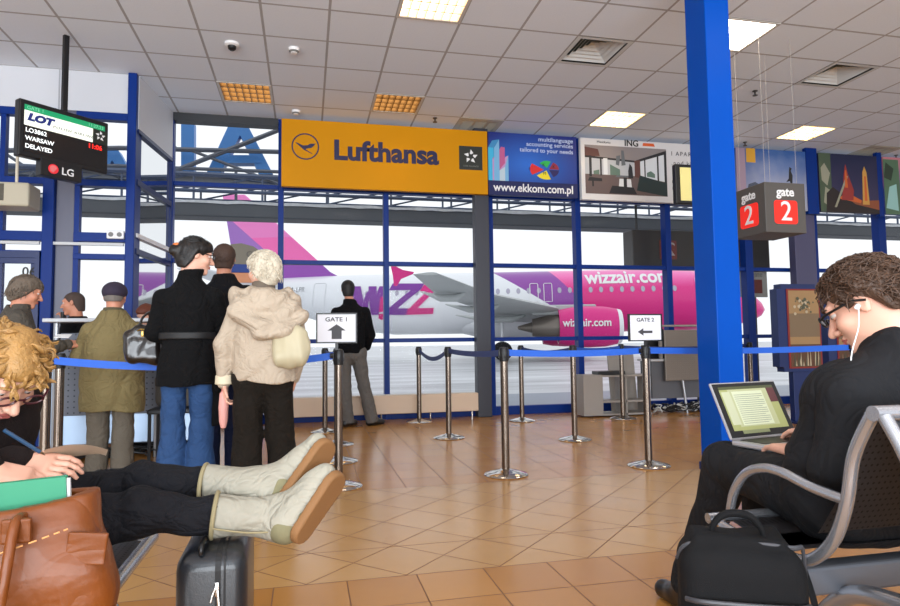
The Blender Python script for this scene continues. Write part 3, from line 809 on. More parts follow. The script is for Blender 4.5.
lamp(11, -1, 'bright recessed ceiling light touching the blue pillar at the top', 14, (255, 246, 236), (255, 250, 244))
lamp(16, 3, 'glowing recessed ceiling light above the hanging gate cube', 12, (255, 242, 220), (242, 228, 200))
M_vent = mat('vent_grey', (206, 210, 210), rough=0.5); M_ventd = mat('vent_dark', (84, 98, 94), rough=0.7)
for (i, j), lb in zip(VENTS, ('square air diffuser in the ceiling left of the blue pillar', 'square air diffuser in the ceiling right of the blue pillar')):
    x = CX0+(i+0.5)*CT; y = CY0+(j+0.5)*CT
    t = thing('ceiling_vent', lb, 'ceiling vent', (x, y, 4.0), 0, 'square ceiling diffusers')
    bm = BM()
    for k in range(6):
        r = 0.3-0.05*k; zz = 0.0+0.016*k
        for (ax, sg) in (('x', 1), ('x', -1), ('y', 1), ('y', -1)):
            o_, i_ = r, r-0.04
            z1, z2 = zz-0.004, zz+0.034
            if k == 0: i_, z2 = 0.255, -0.004
            P = [(o_, -o_, z1), (o_, o_, z1), (i_, i_, z2), (i_, -i_, z2)]
            if ax == 'y': P = [(b_, a, c) for a, b_, c in P]
            P = [(a*sg, b_*sg, c) for a, b_, c in P] if ax == 'x' else [(a*sg, b_*sg, c) for a, b_, c in P]
            vs = [bm.verts.new(p) for p in P]; bm.faces.new(vs)
    obj('diffuser_louvers', bm, M_vent, t)
    bm = BM(); box(bm, -0.29, -0.29, 0.13, 0.29, 0.29, 0.14); obj('duct_back', bm, M_ventd, t)
for (i, j), lb in zip(SLOTS, ('slotted air grille in the ceiling above the end of the yellow panel', 'slotted air grille in the ceiling at the far right')):
    x = CX0+(i+0.5)*CT; y = CY0+(j+0.5)*CT
    t = thing('ceiling_grille', lb, 'ceiling vent', (x, y, 4.0), 0, 'slotted ceiling grilles')
    bm = BM()
    for a in ((-0.3, -0.3, 0.3, -0.2), (-0.3, 0.2, 0.3, 0.3), (-0.3, -0.2, -0.24, 0.2), (0.24, -0.2, 0.3, 0.2), (-0.09, -0.2, -0.06, 0.2), (0.09, -0.2, 0.12, 0.2)): box(bm, a[0], a[1], -0.005, a[2], a[3], 0.01)
    for k in range(14): box(bm, -0.24, -0.19+k*0.0285, 0.0, 0.24, -0.183+k*0.0285, 0.03)
    obj('grille_frame', bm, mat('vent_beige', (180, 176, 164), rough=0.5), t)
    bm = BM(); box(bm, -0.29, -0.29, 0.05, 0.29, 0.29, 0.06); obj('duct_back', bm, M_ventd, t)
def det(u, v, label, kind):
    p = W(u, v, z=3.985); bm = BM()
    t = thing(kind, label, kind.replace('_', ' '), (p.x, p.y, 4.0))
    if kind == 'smoke_detector':
        lathe(bm, [(0, 0), (0.055, 0), (0.055, -0.015), (0.045, -0.03), (0.03, -0.05), (0, -0.052)], 24); obj('housing', bm, M_wh, t, True)
        bm = BM(); lathe(bm, [(0.047, -0.026), (0.05, -0.03), (0.036, -0.045), (0.034, -0.04)], 24); obj('sensor_ring', bm, mat('sensor_grey', (120, 120, 118), rough=0.6), t, True)
    elif kind == 'dome_camera':
        lathe(bm, [(0, 0), (0.07, 0), (0.07, -0.02), (0.055, -0.03), (0, -0.03)], 24); obj('housing', bm, M_wh, t, True)
        bm = BM(); lathe(bm, [(0.042, -0.03), (0.038, -0.055), (0.02, -0.07), (0, -0.072)], 20); obj('dark_dome', bm, M_black, t, True)
    else:
        lathe(bm, [(0, 0), (0.03, 0), (0.03, -0.008), (0.01, -0.012), (0.01, -0.05), (0, -0.05)], 16); obj('sprinkler_body', bm, mat('brass_dark', (90, 84, 78), rough=0.4, metal=0.8), t, True)
        bm = BM(); lathe(bm, [(0, -0.055), (0.03, -0.055), (0.03, -0.06), (0, -0.06)], 12); obj('deflector', bm, mat('brass_dark', (90, 84, 78)), t)
det(232, 45, 'small white dome camera with a dark lens on the ceiling', 'dome_camera')
det(294, 50, 'white smoke detector on the ceiling beside the dome camera', 'smoke_detector')
det(296, 112, 'white smoke detector above the left end of the yellow panel', 'smoke_detector')
det(435, 119, 'small ceiling sprinkler above the yellow airline panel', 'sprinkler')
det(755, 92, 'small ceiling sprinkler just right of the blue pillar', 'sprinkler')
det(745, 143, 'small ceiling sprinkler above the hanging gate cube', 'sprinkler')
det(896, 156, 'small ceiling sprinkler at the far right edge', 'sprinkler')

# ================================================================== signs along the glass
YS = 8.31
PX_ = lambda u, v=160: W(u, v, y=YS).x
_sn = [0]
def sheet(bm, pts, d, mi=0, t=0.003):
    _sn[0] = (_sn[0]+1) % 41; prism(bm, pts, t, 'y', -0.03-d-0.00004*_sn[0], mi)
def circle(cx, cz, r, n=28, sx=1.0, a0=0, a1=2*PI): return [(cx+sx*r*math.cos(a0+(a1-a0)*k/n), cz+r*math.sin(a0+(a1-a0)*k/n)) for k in range(n if a1-a0 > 6.2 else n+1)]
def panel(name, label, cat, x0, x1, z0, z1, m, y=YS, frame=None):
    t = thing(name, label, cat, ((x0+x1)/2, y, z0))
    w = (x1-x0)/2; h = z1-z0
    bm = BM(); box(bm, -w, -0.03, 0, w, 0.04, h, bev=0.004); obj('panel', bm, m, t)
    return t, w, h
def star(bm, cx, cz, r, d, mi=0):
    # five slanted shards arranged as a ring
    for k in range(5):
        a = PI/2+2*PI*k/5
        P = lambda rr, th: (cx+rr*math.cos(th), cz+rr*math.sin(th))
        sheet(bm, [P(r, a), P(r*0.62, a-0.62), P(r*0.32, a-0.15), P(r*0.42, a+0.35)], d, mi)
M_yel = mat('airline_yellow', (204, 138, 0), rough=0.55, spec=0.15, var=0.05, vscale=1.0)
M_navy = mat('airline_navy', (26, 20, 66), rough=0.5)
zl = 3.11
t, w, h = panel('airline_sign', 'long yellow hanging Lufthansa panel with a crane emblem', 'sign', PX_(281.5), PX_(487), 3.045, 3.93, M_yel)
bm = BM(); cx, cz = -w+0.30, h*0.60
ro = circle(cx, cz, 0.175, 40); ri = circle(cx, cz, 0.158, 40)
for k in range(40):
    k2 = (k+1) % 40; sheet(bm, [ro[k], ro[k2], ri[k2], ri[k]], 0.002)
for pl in ([(-0.125, 0.045), (-0.115, 0.05), (-0.03, 0.012), (0.03, 0.02), (0.06, 0.04), (0.13, 0.045), (0.12, 0.03), (0.11, 0.03), (0.115, 0.012), (0.10, 0.014), (0.10, -0.002), (0.085, 0.0), (0.08, -0.014), (0.04, -0.02), (0.0, -0.035), (0.09, -0.09), (0.085, -0.095), (-0.02, -0.045), (-0.06, -0.01)],):
    sheet(bm, [(cx+a, cz+b_) for a, b_ in pl], 0.002)
obj('crane_emblem', bm, M_navy, t)
text('lettering', 'Lufthansa', 0.36, M_navy, t, loc=(-0.05+0.03, -0.034, h*0.56), ext=0.002, bold=0.013, fit=1.40)
bm = BM(); sq = 0.165; sx_, sz_ = w-0.24, h*0.56
sheet(bm, [(sx_-sq, sz_-sq), (sx_+sq, sz_-sq), (sx_+sq, sz_+sq), (sx_-sq, sz_+sq)], 0.001)
o = obj('alliance_square', bm, mat('emblem_dark', (34, 38, 30), rough=0.5), t)
bm = BM(); star(bm, sx_, sz_+0.02, 0.10, 0.005); obj('star_emblem', bm, M_wh, o)
text('caption', 'STAR ALLIANCE', 0.03, mat('caption_grey', (130, 130, 120)), o, loc=(sx_, -0.036, sz_-0.115), ext=0.001)

# accounting advertisement
M_ek = bpy.data.materials.new('advert_blue'); M_ek.use_nodes = True
nt = M_ek.node_tree; b_ = nt.nodes['Principled BSDF']; tc = N(nt, 'ShaderNodeTexCoord'); gr = N(nt, 'ShaderNodeTexGradient'); gr.gradient_type = 'SPHERICAL'
mp = N(nt, 'ShaderNodeMapping'); mp.inputs['Location'].default_value = (0.1, 0, -0.9); mp.inputs['Scale'].default_value = (1.2, 1.0, 2.0)
nt.links.new(tc.outputs['Object'], mp.inputs[0]); nt.links.new(mp.outputs[0], gr.inputs[0])
nt.links.new(mixc(nt, gr.outputs[1], lin((12, 34, 120)), lin((40, 110, 210))), b_.inputs['Base Color'])
t, w, h = panel('advertising_panel', 'blue hanging advert for accounting services with the ekkom web address', 'sign', PX_(487.8), PX_(576), 3.045, 3.93, M_ek)
bm = BM(); sheet(bm, [(-w, 0.0), (w, 0.0), (w, 0.20), (-w, 0.20)], 0.0005)
obj('navy_strip', bm, mat('advert_navy', (18, 28, 84)), t)
cols = [mat('ad_cyan', (60, 180, 220)), mat('ad_mauve', (190, 150, 200)), mat('ad_rose', (190, 90, 140)), mat('ad_pale', (190, 210, 220)), mat('ad_teal', (60, 140, 190)), mat('ad_paleblue', (120, 180, 220))]
bm = BM()
for mi, pl in ((0, [(-0.66, 0.2), (-0.58, 0.2), (-0.58, 0.66), (-0.66, 0.66)]), (4, [(-0.66, 0.66), (-0.58, 0.66), (-0.50, 0.78), (-0.60, 0.76)]), (5, [(-0.58, 0.2), (-0.575, 0.66), (-0.50, 0.78), (-0.50, 0.2)]),
               (1, [(-0.60, 0.2), (-0.51, 0.2), (-0.51, 0.56), (-0.60, 0.50)]), (2, [(-0.51, 0.56), (-0.60, 0.50), (-0.47, 0.68), (-0.42, 0.67)]), (2, [(-0.51, 0.34), (-0.51, 0.56), (-0.42, 0.67), (-0.42, 0.45)]),
               (3, [(-0.50, 0.2), (-0.42, 0.2), (-0.42, 0.40), (-0.50, 0.34)]), (1, [(-0.50, 0.34), (-0.42, 0.40), (-0.37, 0.56), (-0.41, 0.54)]), (5, [(-0.42, 0.2), (-0.42, 0.40), (-0.37, 0.56), (-0.37, 0.2)])):
    sheet(bm, pl, 0.001+0.0006*mi, mi)
obj('bar_chart_picture', bm, cols, t)
bm = BM(); cx, cz = 0.18, 0.385
pc = [mat('pie_red', (220, 40, 40)), mat('pie_green', (40, 180, 80)), mat('pie_crimson', (150, 40, 60)), mat('pie_yellow', (240, 220, 40)), mat('pie_navy', (40, 30, 90))]
def wedge(mi, a0, a1, r, ox=0, oz=0):
    pts = [(cx+ox, cz+oz)]+[(cx+ox+1.35*r*math.cos(a0+(a1-a0)*k/8), cz+oz+r*math.sin(a0+(a1-a0)*k/8)) for k in range(9)]
    sheet(bm, pts, 0.002, mi)
wedge(0, PI*0.82, PI*1.18, 0.15, -0.03, 0.0); wedge(1, PI*0.36, PI*0.80, 0.10, 0.02, 0.03); wedge(2, 0.0, PI*0.36, 0.11, 0.05, 0.01); wedge(4, -PI*0.36, 0.0, 0.11, 0.05, 0); wedge(3, PI*1.2, PI*1.62, 0.13, 0.01, -0.01)
obj('pie_chart', bm, pc, t)
for bd, px_, pz_ in (('E', -0.06, 0.385), ('K', 0.15, 0.45), ('K', 0.30, 0.43), ('M', 0.16, 0.33)): text('pie_letter', bd, 0.06, M_bk, t, loc=(px_, -0.037, pz_), ext=0.0005)
text('web_address', 'www.ekkom.com.pl', 0.16, M_wh, t, loc=(0.0, -0.034, 0.105), ext=0.001, bold=0.003, fit=1.18)
M_lb = mat('ad_text_pale', (200, 214, 240))
text('lettering', 'tailored to your needs', 0.085, M_lb, t, loc=(0.20, -0.034, 0.655), ext=0.001, bold=0.0006, fit=0.80)
text('lettering', 'accounting services', 0.085, M_lb, t, loc=(0.25, -0.034, 0.74), ext=0.001, bold=0.0006, fit=0.70)
text('lettering', 'multilanguage', 0.085, M_lb, t, loc=(0.34, -0.034, 0.815), ext=0.001, bold=0.0006, fit=0.52)

# apartment poster
t, w, h = panel('apartment_poster', 'white hanging poster with a grey photograph of an apartment interior', 'poster', PX_(580), PX_(580)+2.5, 3.03, 3.93, mat('poster_white', (214, 212, 212), rough=0.5))
pm = [mat('ap_ceiling', (136, 128, 128)), mat('ap_wall', (176, 180, 186)), mat('ap_dark', (34, 34, 38)), mat('ap_floor', (98, 82, 80)), mat('ap_sofa', (30, 46, 46)), mat('ap_green', (92, 116, 104)), mat('ap_white', (210, 214, 218)), mat('ap_brown', (92, 56, 50)), mat('ap_steel', (96, 100, 106))]
bm = BM(); X0, X1, Zb, Zt = -w+0.06, -w+1.36, 0.09, 0.80
def Q(a, b_): return (X0+(X1-X0)*a, Zb+(Zt-Zb)*b_)
for mi, d, pl in ((3, 1, [(0, 0), (1, 0), (1, 0.35), (0.6, 0.42), (0, 0.42)]), (0, 1, [(0, 0.75), (0.6, 0.70), (1, 0.95), (1, 1), (0, 1)]), (1, 1, [(0, 0.40), (0.62, 0.40), (0.62, 0.72), (0, 0.77)]), (6, 1, [(0.62, 0.40), (1, 0.3), (1, 0.96), (0.62, 0.71)]),
                  (7, 2, [(0, 0.75), (0.18, 0.78), (0.16, 0.92), (0, 0.96)]), (2, 2, [(0, 0.74), (0.62, 0.68), (0.62, 0.72), (0, 0.78)]), (2, 2, [(0.62, 0.68), (1, 0.90), (1, 0.97), (0.62, 0.73)]), (2, 2, [(0.05, 0.35), (0.08, 0.35), (0.08, 0.78), (0.05, 0.78)]), (2, 2, [(0.18, 0.38), (0.20, 0.38), (0.20, 0.76), (0.18, 0.76)]), (6, 2, [(0.22, 0.40), (0.27, 0.40), (0.27, 0.74), (0.22, 0.74)]),
                  (7, 2, [(0.60, 0.38), (0.67, 0.36), (0.67, 0.74), (0.60, 0.72)]), (2, 2, [(0.72, 0.36), (0.735, 0.36), (0.735, 0.8), (0.72, 0.79)]), (2, 2, [(0.88, 0.32), (0.90, 0.32), (0.90, 0.90), (0.88, 0.89)]), (2, 2, [(0.97, 0.2), (1, 0.2), (1, 0.96), (0.97, 0.94)]), (5, 2, [(0.10, 0.40), (0.17, 0.40), (0.17, 0.5), (0.10, 0.47)]), (5, 2, [(0.30, 0.40), (0.42, 0.40), (0.42, 0.52), (0.30, 0.62)]), (5, 2, [(0.75, 0.40), (0.85, 0.38), (0.85, 0.46), (0.8, 0.52), (0.75, 0.48)]),
                  (2, 3, [(0.28, 0.02), (0.62, 0.02), (0.58, 0.16), (0.32, 0.18)]), (4, 3, [(0.62, 0.10), (1, -0.0), (1, 0.28), (0.66, 0.42)]), (8, 4, [(0.36, 0.36), (0.56, 0.36), (0.54, 0.40), (0.38, 0.40)]), (6, 4, [(0.40, 0.14), (0.56, 0.14), (0.55, 0.33), (0.41, 0.33)]), (2, 5, [(0.46, 0.12), (0.50, 0.12), (0.50, 0.36), (0.46, 0.36)]),
                  (8, 4, [(0.37, 0.62), (0.41, 0.60), (0.43, 0.82), (0.38, 0.80)]), (8, 4, [(0.44, 0.60), (0.49, 0.62), (0.47, 0.92), (0.44, 0.92)]), (2, 4, [(0.52, 0.35), (0.58, 0.35), (0.57, 0.58), (0.54, 0.66), (0.52, 0.5)]), (2, 3, [(0.03, 0.26), (0.2, 0.26), (0.2, 0.32), (0.05, 0.34)]), (2, 3, [(0.08, 0.15), (0.1, 0.15), (0.1, 0.26), (0.08, 0.26)])):
    sheet(bm, [Q(*p) for p in pl], 0.0006*d, mi)
obj('interior_photograph', bm, pm, t)
text('bank_name', 'ING', 0.13, M_bk, t, loc=(-w+0.80, -0.034, 0.855), ext=0.001, bold=0.003)
bm = BM(); sheet(bm, [(-w+0.98, 0.83), (-w+1.18, 0.83), (-w+1.16, 0.875), (-w+0.99, 0.875)], 0.001); obj('orange_mark', bm, mat('bank_orange', (214, 92, 40)), t)
text('lettering', 'Mieszkania', 0.05, M_bk, t, loc=(-w+0.36, -0.034, 0.85), ext=0.001)
M_g = mat('text_grey', (80, 80, 84))
text('lettering', 'I APARTAMENTY', 0.09, M_g, t, loc=(-w+1.44, -0.034, 0.74), ext=0.001, align='LEFT', space=1.3)
text('lettering', '.pod klucz', 0.09, M_g, t, loc=(-w+1.44, -0.034, 0.60), ext=0.001, align='LEFT', space=1.3)
text('number', '10', 0.14, mat('poster_red', (200, 60, 40)), t, loc=(-w+1.44, -0.034, 0.44), ext=0.001, bold=0.005, align='LEFT')
text('lettering', 'pi\u0119ter', 0.06, M_g, t, loc=(-w+1.44, -0.034, 0.33), ext=0.001, align='LEFT')
text('lettering', 'NOWA', 0.06, M_g, t, loc=(-w+1.44, -0.034, 0.22), ext=0.001, align='LEFT')
bm = BM(); sheet(bm, circle(-w+1.48, 0.12, 0.035, 12, 0.7), 0.001); sheet(bm, circle(-w+1.55, 0.14, 0.035, 12, 0.6), 0.001); sheet(bm, circle(-w+1.60, 0.10, 0.03, 12, 0.8), 0.001); obj('leaf_mark', bm, M_bk, t)

# travel posters to the right of the pillar
def sky_mat(name, a, b_, z0, z1, seed=0.0):
    m = bpy.data.materials.new(name); m.use_nodes = True; nt = m.node_tree; p = nt.nodes['Principled BSDF']
    tc = N(nt, 'ShaderNodeTexCoord'); sp = N(nt, 'ShaderNodeSeparateXYZ'); nt.links.new(tc.outputs['Object'], sp.inputs[0])
    mr = N(nt, 'ShaderNodeMapRange'); nt.links.new(sp.outputs[2], mr.inputs[0]); mr.inputs[1].default_value = z0; mr.inputs[2].default_value = z1
    ns = N(nt, 'ShaderNodeTexNoise'); ns.inputs['Scale'].default_value = 4; ns.inputs['Detail'].default_value = 6; nt.links.new(tc.outputs['Object'], ns.inputs[0])
    f = mth(nt, 'ADD', mr.outputs[0], mth(nt, 'MULTIPLY', mth(nt, 'SUBTRACT', ns.outputs[0], 0.5), 0.7)); f = mth(nt, 'MINIMUM', mth(nt, 'MAXIMUM', f, 0.0), 1.0)
    nt.links.new(mixc(nt, f, a, b_), p.inputs['Base Color']); p.inputs['Roughness'].default_value = 0.5
    return m
t, w, h = panel('travel_poster', 'pale blue hanging poster of a bather silhouetted over water', 'poster', PX_(580)+2.54, PX_(804), 2.99, 3.93, sky_mat('water_print', lin((150, 156, 178)), lin((40, 84, 150)), 0.1, 0.9))
bm = BM(); sheet(bm, [(-w, 0), (-w+0.16, 0), (-w+0.16, h), (-w, h)], 0.001, 0); sheet(bm, [(-w+0.18, h-0.22), (-w+0.34, h-0.22), (-w+0.34, h), (-w+0.18, h)], 0.002, 1)
sheet(bm, [(0.36, 0.2), (0.40, 0.2), (0.36, 0.42), (0.37, 0.55), (0.34, 0.62), (0.36, 0.66), (0.32, 0.68), (0.31, 0.62), (0.30, 0.50), (0.25, 0.44), (0.32, 0.46)], 0.002, 2)
bm_ = bm; bm = BM(); sheet(bm, [(-0.45, 0.28), (-0.1, 0.26), (0.0, 0.34), (-0.2, 0.36), (-0.3, 0.42), (-0.42, 0.38)], 0.002, 3)
rocks_ = bm; bm = bm_; PM_ = [mat('print_mauve', (150, 130, 150)), mat('print_amber', (200, 150, 40)), M_bk, mat('print_dusk', (60, 70, 90))]
obj('bather_silhouette', bm, PM_, t); obj('rock_print', rocks_, PM_, t)
t, w, h = panel('travel_poster', 'night-blue hanging poster with an orange castle and a tall tower', 'poster', PX_(817), PX_(875), 2.99, 3.93, sky_mat('night_print', lin((50, 44, 80)), lin((18, 26, 64)), 0.2, 0.9))
bm = BM()
pr = [mat('pr_moss', (70, 86, 66)), mat('pr_pale', (150, 150, 130)), mat('pr_orange', (200, 96, 40)), mat('pr_red', (150, 50, 44)), mat('pr_sand', (200, 150, 70)), mat('pr_dark', (40, 30, 28)), mat('pr_brown', (140, 76, 44))]
for mi, d, pl in ((0, 1, [(-w, 0), (-w+0.22, 0), (-w+0.22, h), (-w, h)]), (1, 2, [(-w+0.04, 0.5), (-w+0.14, 0.42), (-w+0.2, 0.62), (-w+0.10, 0.78), (-w+0.03, 0.7)]), (1, 2, [(-w+0.06, 0.15), (-w+0.14, 0.1), (-w+0.18, 0.35), (-w+0.10, 0.4)]),
                  (5, 2, [(-w+0.1, 0), (w, 0), (w, 0.06), (0.1, 0.14), (-w+0.24, 0.4), (-w+0.12, 0.3)]), (6, 1, [(-w+0.22, 0.04), (w, 0.03), (w, 0.22), (0.25, 0.2), (0.0, 0.3), (-0.2, 0.2)]), (2, 3, [(-0.2, 0.22), (0.2, 0.16), (0.22, 0.2), (0.05, 0.28), (-0.1, 0.32)]),
                  (3, 3, [(-0.16, 0.2), (0.06, 0.2), (0.08, 0.36), (-0.02, 0.62), (-0.06, 0.78), (-0.10, 0.60), (-0.12, 0.4)]), (1, 4, [(-0.3, 0.08), (-0.26, 0.08), (-0.02, 0.58), (-0.05, 0.6)]), (2, 4, [(-0.09, 0.4), (-0.03, 0.4), (-0.05, 0.68), (-0.07, 0.68)]),
                  (4, 3, [(0.24, 0.14), (0.37, 0.14), (0.34, 0.66), (0.30, 0.76), (0.26, 0.66)]), (2, 4, [(0.28, 0.2), (0.33, 0.2), (0.32, 0.6), (0.29, 0.6)])):
    sheet(bm, pl, 0.0008*d, mi)
obj('castle_print', bm, pr, t)
t, w, h = panel('travel_poster', 'hanging poster with a pink evening sky and green stream at the far right', 'poster', PX_(881), PX_(881)+1.1, 2.99, 3.93, sky_mat('dusk_print', lin((60, 80, 150)), lin((190, 120, 130)), 0.3, 0.9))
bm = BM(); sheet(bm, [(-w, 0), (-w+0.32, 0), (-w+0.30, 0.9), (-w, 0.9)], 0.001, 0); sheet(bm, [(-w+0.02, 0.1), (-w+0.26, 0.06), (-w+0.24, 0.5), (-w+0.1, 0.45)], 0.002, 1); sheet(bm, [(-w, 0.6), (-w+0.14, 0.55), (-w+0.2, 0.75), (-w+0.05, 0.85)], 0.002, 2)
obj('stream_print', bm, [mat('pr_green', (80, 110, 84)), mat('pr_water', (150, 196, 190)), mat('pr_darkgreen', (40, 56, 40))], t)

# hanging monitor seen edge-on past the pillar
p0 = W(675, 165, y=6.5)
t = thing('hanging_screen', 'black framed hanging screen with a pale yellow page, half behind the blue pillar', 'screen', (p0.x+0.3, 6.5, 2.55))
bm = BM(); box(bm, -0.32, -0.03, 0.03, 0.32, 0.04, 0.50, bev=0.012); obj('screen_frame', bm, M_black, t)
bm = BM(); box(bm, -0.26, -0.035, 0.07, 0.26, -0.028, 0.46); obj('lit_page', bm, mat('page_yellow', (226, 214, 140), emis=(226, 214, 140), estr=0.12), t)
bm = BM(); tube(bm, [(0.0, 0, 0.45), (0.0, 0, 1.44)], 0.02, 10); obj('hanger_pole', bm, M_black, t)

# hanging gate cube
g0 = Vector((4.30, 5.2, 2.03)); S_ = 0.455
t = thing('gate_cube', 'hanging grey cube sign reading gate 2 in red squares', 'sign', (g0.x+S_/2, g0.y+S_/2, g0.z))
bm = BM(); box(bm, -S_/2, -S_/2, 0, S_/2, S_/2, 0.49, bev=0.006); obj('cube_body', bm, mat('gate_grey', (82, 78, 74), rough=0.5), t)
M_red = mat('gate_red', (236, 36, 22), rough=0.45, emis=(236, 36, 22), estr=0.35)
for (nm, R_) in (('front', 0), ('left', -PI/2)):
    Mr = Matrix.Rotation(R_, 4, 'Z')
    rp = []
    for (cx_, cz_, a0) in ((0.10, 0.115, -PI/2), (0.10, 0.285, 0), (-0.10, 0.285, PI/2), (-0.10, 0.115, PI)): rp += [(cx_+0.03*math.cos(a0+PI/2*k/4), cz_+0.03*math.sin(a0+PI/2*k/4)) for k in range(5)]
    bm = BM(); prism(bm, rp, 0.006, 'y', -S_/2-0.004); bmesh.ops.transform(bm, matrix=Mr, verts=bm.verts)
    o = obj('red_square', bm, M_red, t)
    q = Mr @ Vector((0, -S_/2-0.008, 0.20)); text('numeral', '2', 0.27, M_wh, o, loc=q, rot=(PI/2, 0, R_), ext=0.002, bold=0.0012)
    q = Mr @ Vector((0, -S_/2-0.004, 0.395)); text('lettering', 'gate', 0.12, M_wh, t, loc=q, rot=(PI/2, 0, R_), ext=0.002, bold=0.003, fit=0.2)
for (a, b_) in ((-0.18, -0.18), (0.18, -0.18), (-0.18, 0.18), (0.18, 0.18)):
    bm = BM(); tube(bm, [(a, b_, 0.48), (a, b_, 1.97)], 0.0018, 6); obj('hanging_wire', bm, mat('wire_pale', (170, 164, 158), rough=0.4), t)

# dark sign boxes just outside/inside the glass
t = thing('dark_sign_box', 'dark hanging display box behind the glass with a faded red square', 'sign', (5.5, 8.9, 2.14))
bm = BM(); box(bm, -0.56, 0, 0, 1.9, 0.3, 0.6, bev=0.01); obj('box_body', bm, mat('box_brown_black', (46, 42, 40), rough=0.4), t)
bm = BM(); box(bm, -0.10, -0.006, 0.14, 0.20, 0.002, 0.44); o = obj('faded_red_square', bm, mat('faded_red', (110, 50, 44), rough=0.6), t)
text('numeral', '2', 0.3, mat('faded_pale', (170, 160, 156)), o, loc=(0.1, -0.012, 0.29), ext=0.001, sx=-1.0)
for x in (-0.4, 1.7):
    bm = BM(); tube(bm, [(x, 0.15, 0.58), (x, 0.15, 2.03)], 0.02, 8); obj('hanger_rod', bm, M_black, t)
p = W(756, 284, y=8.7)
t = thing('gate_plate', 'small grey gate plate with a dark red square just right of the pillar', 'sign', (p.x+0.03, 8.75, 1.68))
bm = BM(); box(bm, -0.26, 0, 0, 0.22, 0.04, 0.46, bev=0.006); obj('plate', bm, mat('plate_grey', (140, 138, 132), rough=0.5), t)
bm = BM(); box(bm, -0.06, -0.006, 0.06, 0.12, 0.002, 0.28, bev=0.001); obj('dark_red_square', bm, mat('dark_red', (96, 36, 28)), t)
text('lettering', 'gate', 0.12, mat('plate_text', (96, 94, 90)), t, loc=(0.03, -0.008, 0.36), ext=0.001)
bm = BM(); box(bm, -0.03, 0.01, -1.7, 0.01, 0.03, 0.01); obj('plate_post', bm, M_steelcol, t)

# departure screen on its ceiling pole
q = W(63, 35, z=4.0); yl, yr = q.y-0.29, q.y+0.29
A = W(18, 98, y=yl); Bq = W(107, 120, y=yr); C_ = W(15.5, 155, y=yl)
rzt = math.atan2(Bq.y-A.y, Bq.x-A.x); tw = (Bq-A).length/2; th = A.z-C_.z
t = thing('departure_screen', 'black hanging departure screen showing a delayed flight to Warsaw', 'screen', ((A.x+Bq.x)/2, (A.y+Bq.y)/2, C_.z), rzt)
bm = BM(); box(bm, -tw, -0.03, 0, tw, 0.06, th, bev=0.012); obj('screen_housing', bm, M_black, t)
sw, z0_, z1_ = tw*0.90, th*0.085, th*0.91
M_scr = mat('screen_black', (14, 14, 16), rough=0.2, emis=(20, 20, 22), estr=0.5)
bm = BM(); box(bm, -sw, -0.034, z0_, sw, -0.028, z1_); scn = obj('display', bm, M_scr, t)
def scr(nm, x0, x1, za, zb, m, d=0.002):
    bm = BM(); box(bm, x0*sw, -0.034-d, z0_+(z1_-z0_)*za, x1*sw, -0.034, z0_+(z1_-z0_)*zb); return obj(nm, bm, m, scn)
def glow(n, c, e=0.8): return mat(n, c, emis=c, estr=e, rough=0.5)
scr('green_band', -1, 1, 0.88, 1.0, glow('screen_green', (20, 140, 90), 0.5)); scr('white_band', -1, 1, 0.56, 0.88, glow('screen_white', (222, 226, 214), 0.6))
G = glow('screen_text', (235, 240, 240), 0.7); GB = glow('screen_blue', (20, 40, 120), 0.1); GR = glow('screen_red', (250, 40, 30), 0.9)
def st(nm, body, size, m, x, zf, align='LEFT', **k): return text(nm, body, size*th, m, scn, loc=(x*sw, -0.0385, z0_+(z1_-z0_)*zf), ext=0.0006, align=align, **k)
st('airline_logo', 'LOT', 0.17, GB, -0.93, 0.745, bold=0.006, shear=0.25, fit=0.24); st('airline_caption', 'POLISH AIRLINES', 0.065, mat('caption_dark', (90, 90, 96)), -0.34, 0.67, space=1.25, shear=0.2, fit=0.40)
st('flight_text', 'LO3862', 0.105, G, -0.97, 0.46, bold=0.0012); st('flight_text', 'WARSAW', 0.105, G, -0.97, 0.29, bold=0.0012); st('flight_text', 'DELAYED', 0.105, G, -0.97, 0.12, bold=0.0012)
st('time_text', '11:06', 0.12, GR, 0.93, 0.46, 'RIGHT', bold=0.002); st('header_text', 'GATE 1', 0.085, mat('header_pale', (120, 200, 160), emis=(120, 200, 160), estr=.4), -0.95, 0.94); st('header_text', '11:27:23', 0.085, mat('header_pale', (1, 1, 1)), 0.96, 0.94, 'RIGHT')
bm = BM(); x0 = 0.68*sw; zc_ = z0_+(z1_-z0_)*0.72; hs = 0.135*th
box(bm, x0, -0.0395, zc_-hs, x0+2*hs, -0.034, zc_+hs); o = obj('alliance_square', bm, mat('emblem_dark', (34, 38, 30)), scn)
bm = BM(); star(bm, x0+hs, zc_+0.01, 0.05, 0.0135); obj('star_emblem', bm, M_wh, o)
bm = BM(); box(bm, -0.22, -0.04, -0.14, 0.15, 0.05, 0.02, bev=0.004); o = obj('maker_plate', bm, M_black, t)
bm = BM(); prism(bm, circle(-0.11, -0.065, 0.045, 24), 0.003, 'y', -0.043); obj('round_red_logo', bm, glow('logo_red', (214, 40, 50), 0.3), o)
bm = BM(); prism(bm, circle(-0.11, -0.065, 0.033, 20, 1, PI*0.1, PI*1.5), 0.002, 'y', -0.0455); obj('logo_face', bm, mat('logo_pink', (230, 120, 120)), o)
text('lettering', 'LG', 0.095, M_wh, o, loc=(0.02, -0.042, -0.07), ext=0.001, bold=0.0012)
bm = BM(); box(bm, -0.022, -0.005, th-0.02, 0.022, 0.035, 4.0-C_.z-0.0); 
bm2 = bm; obj('ceiling_pole', bm2, M_black, t)

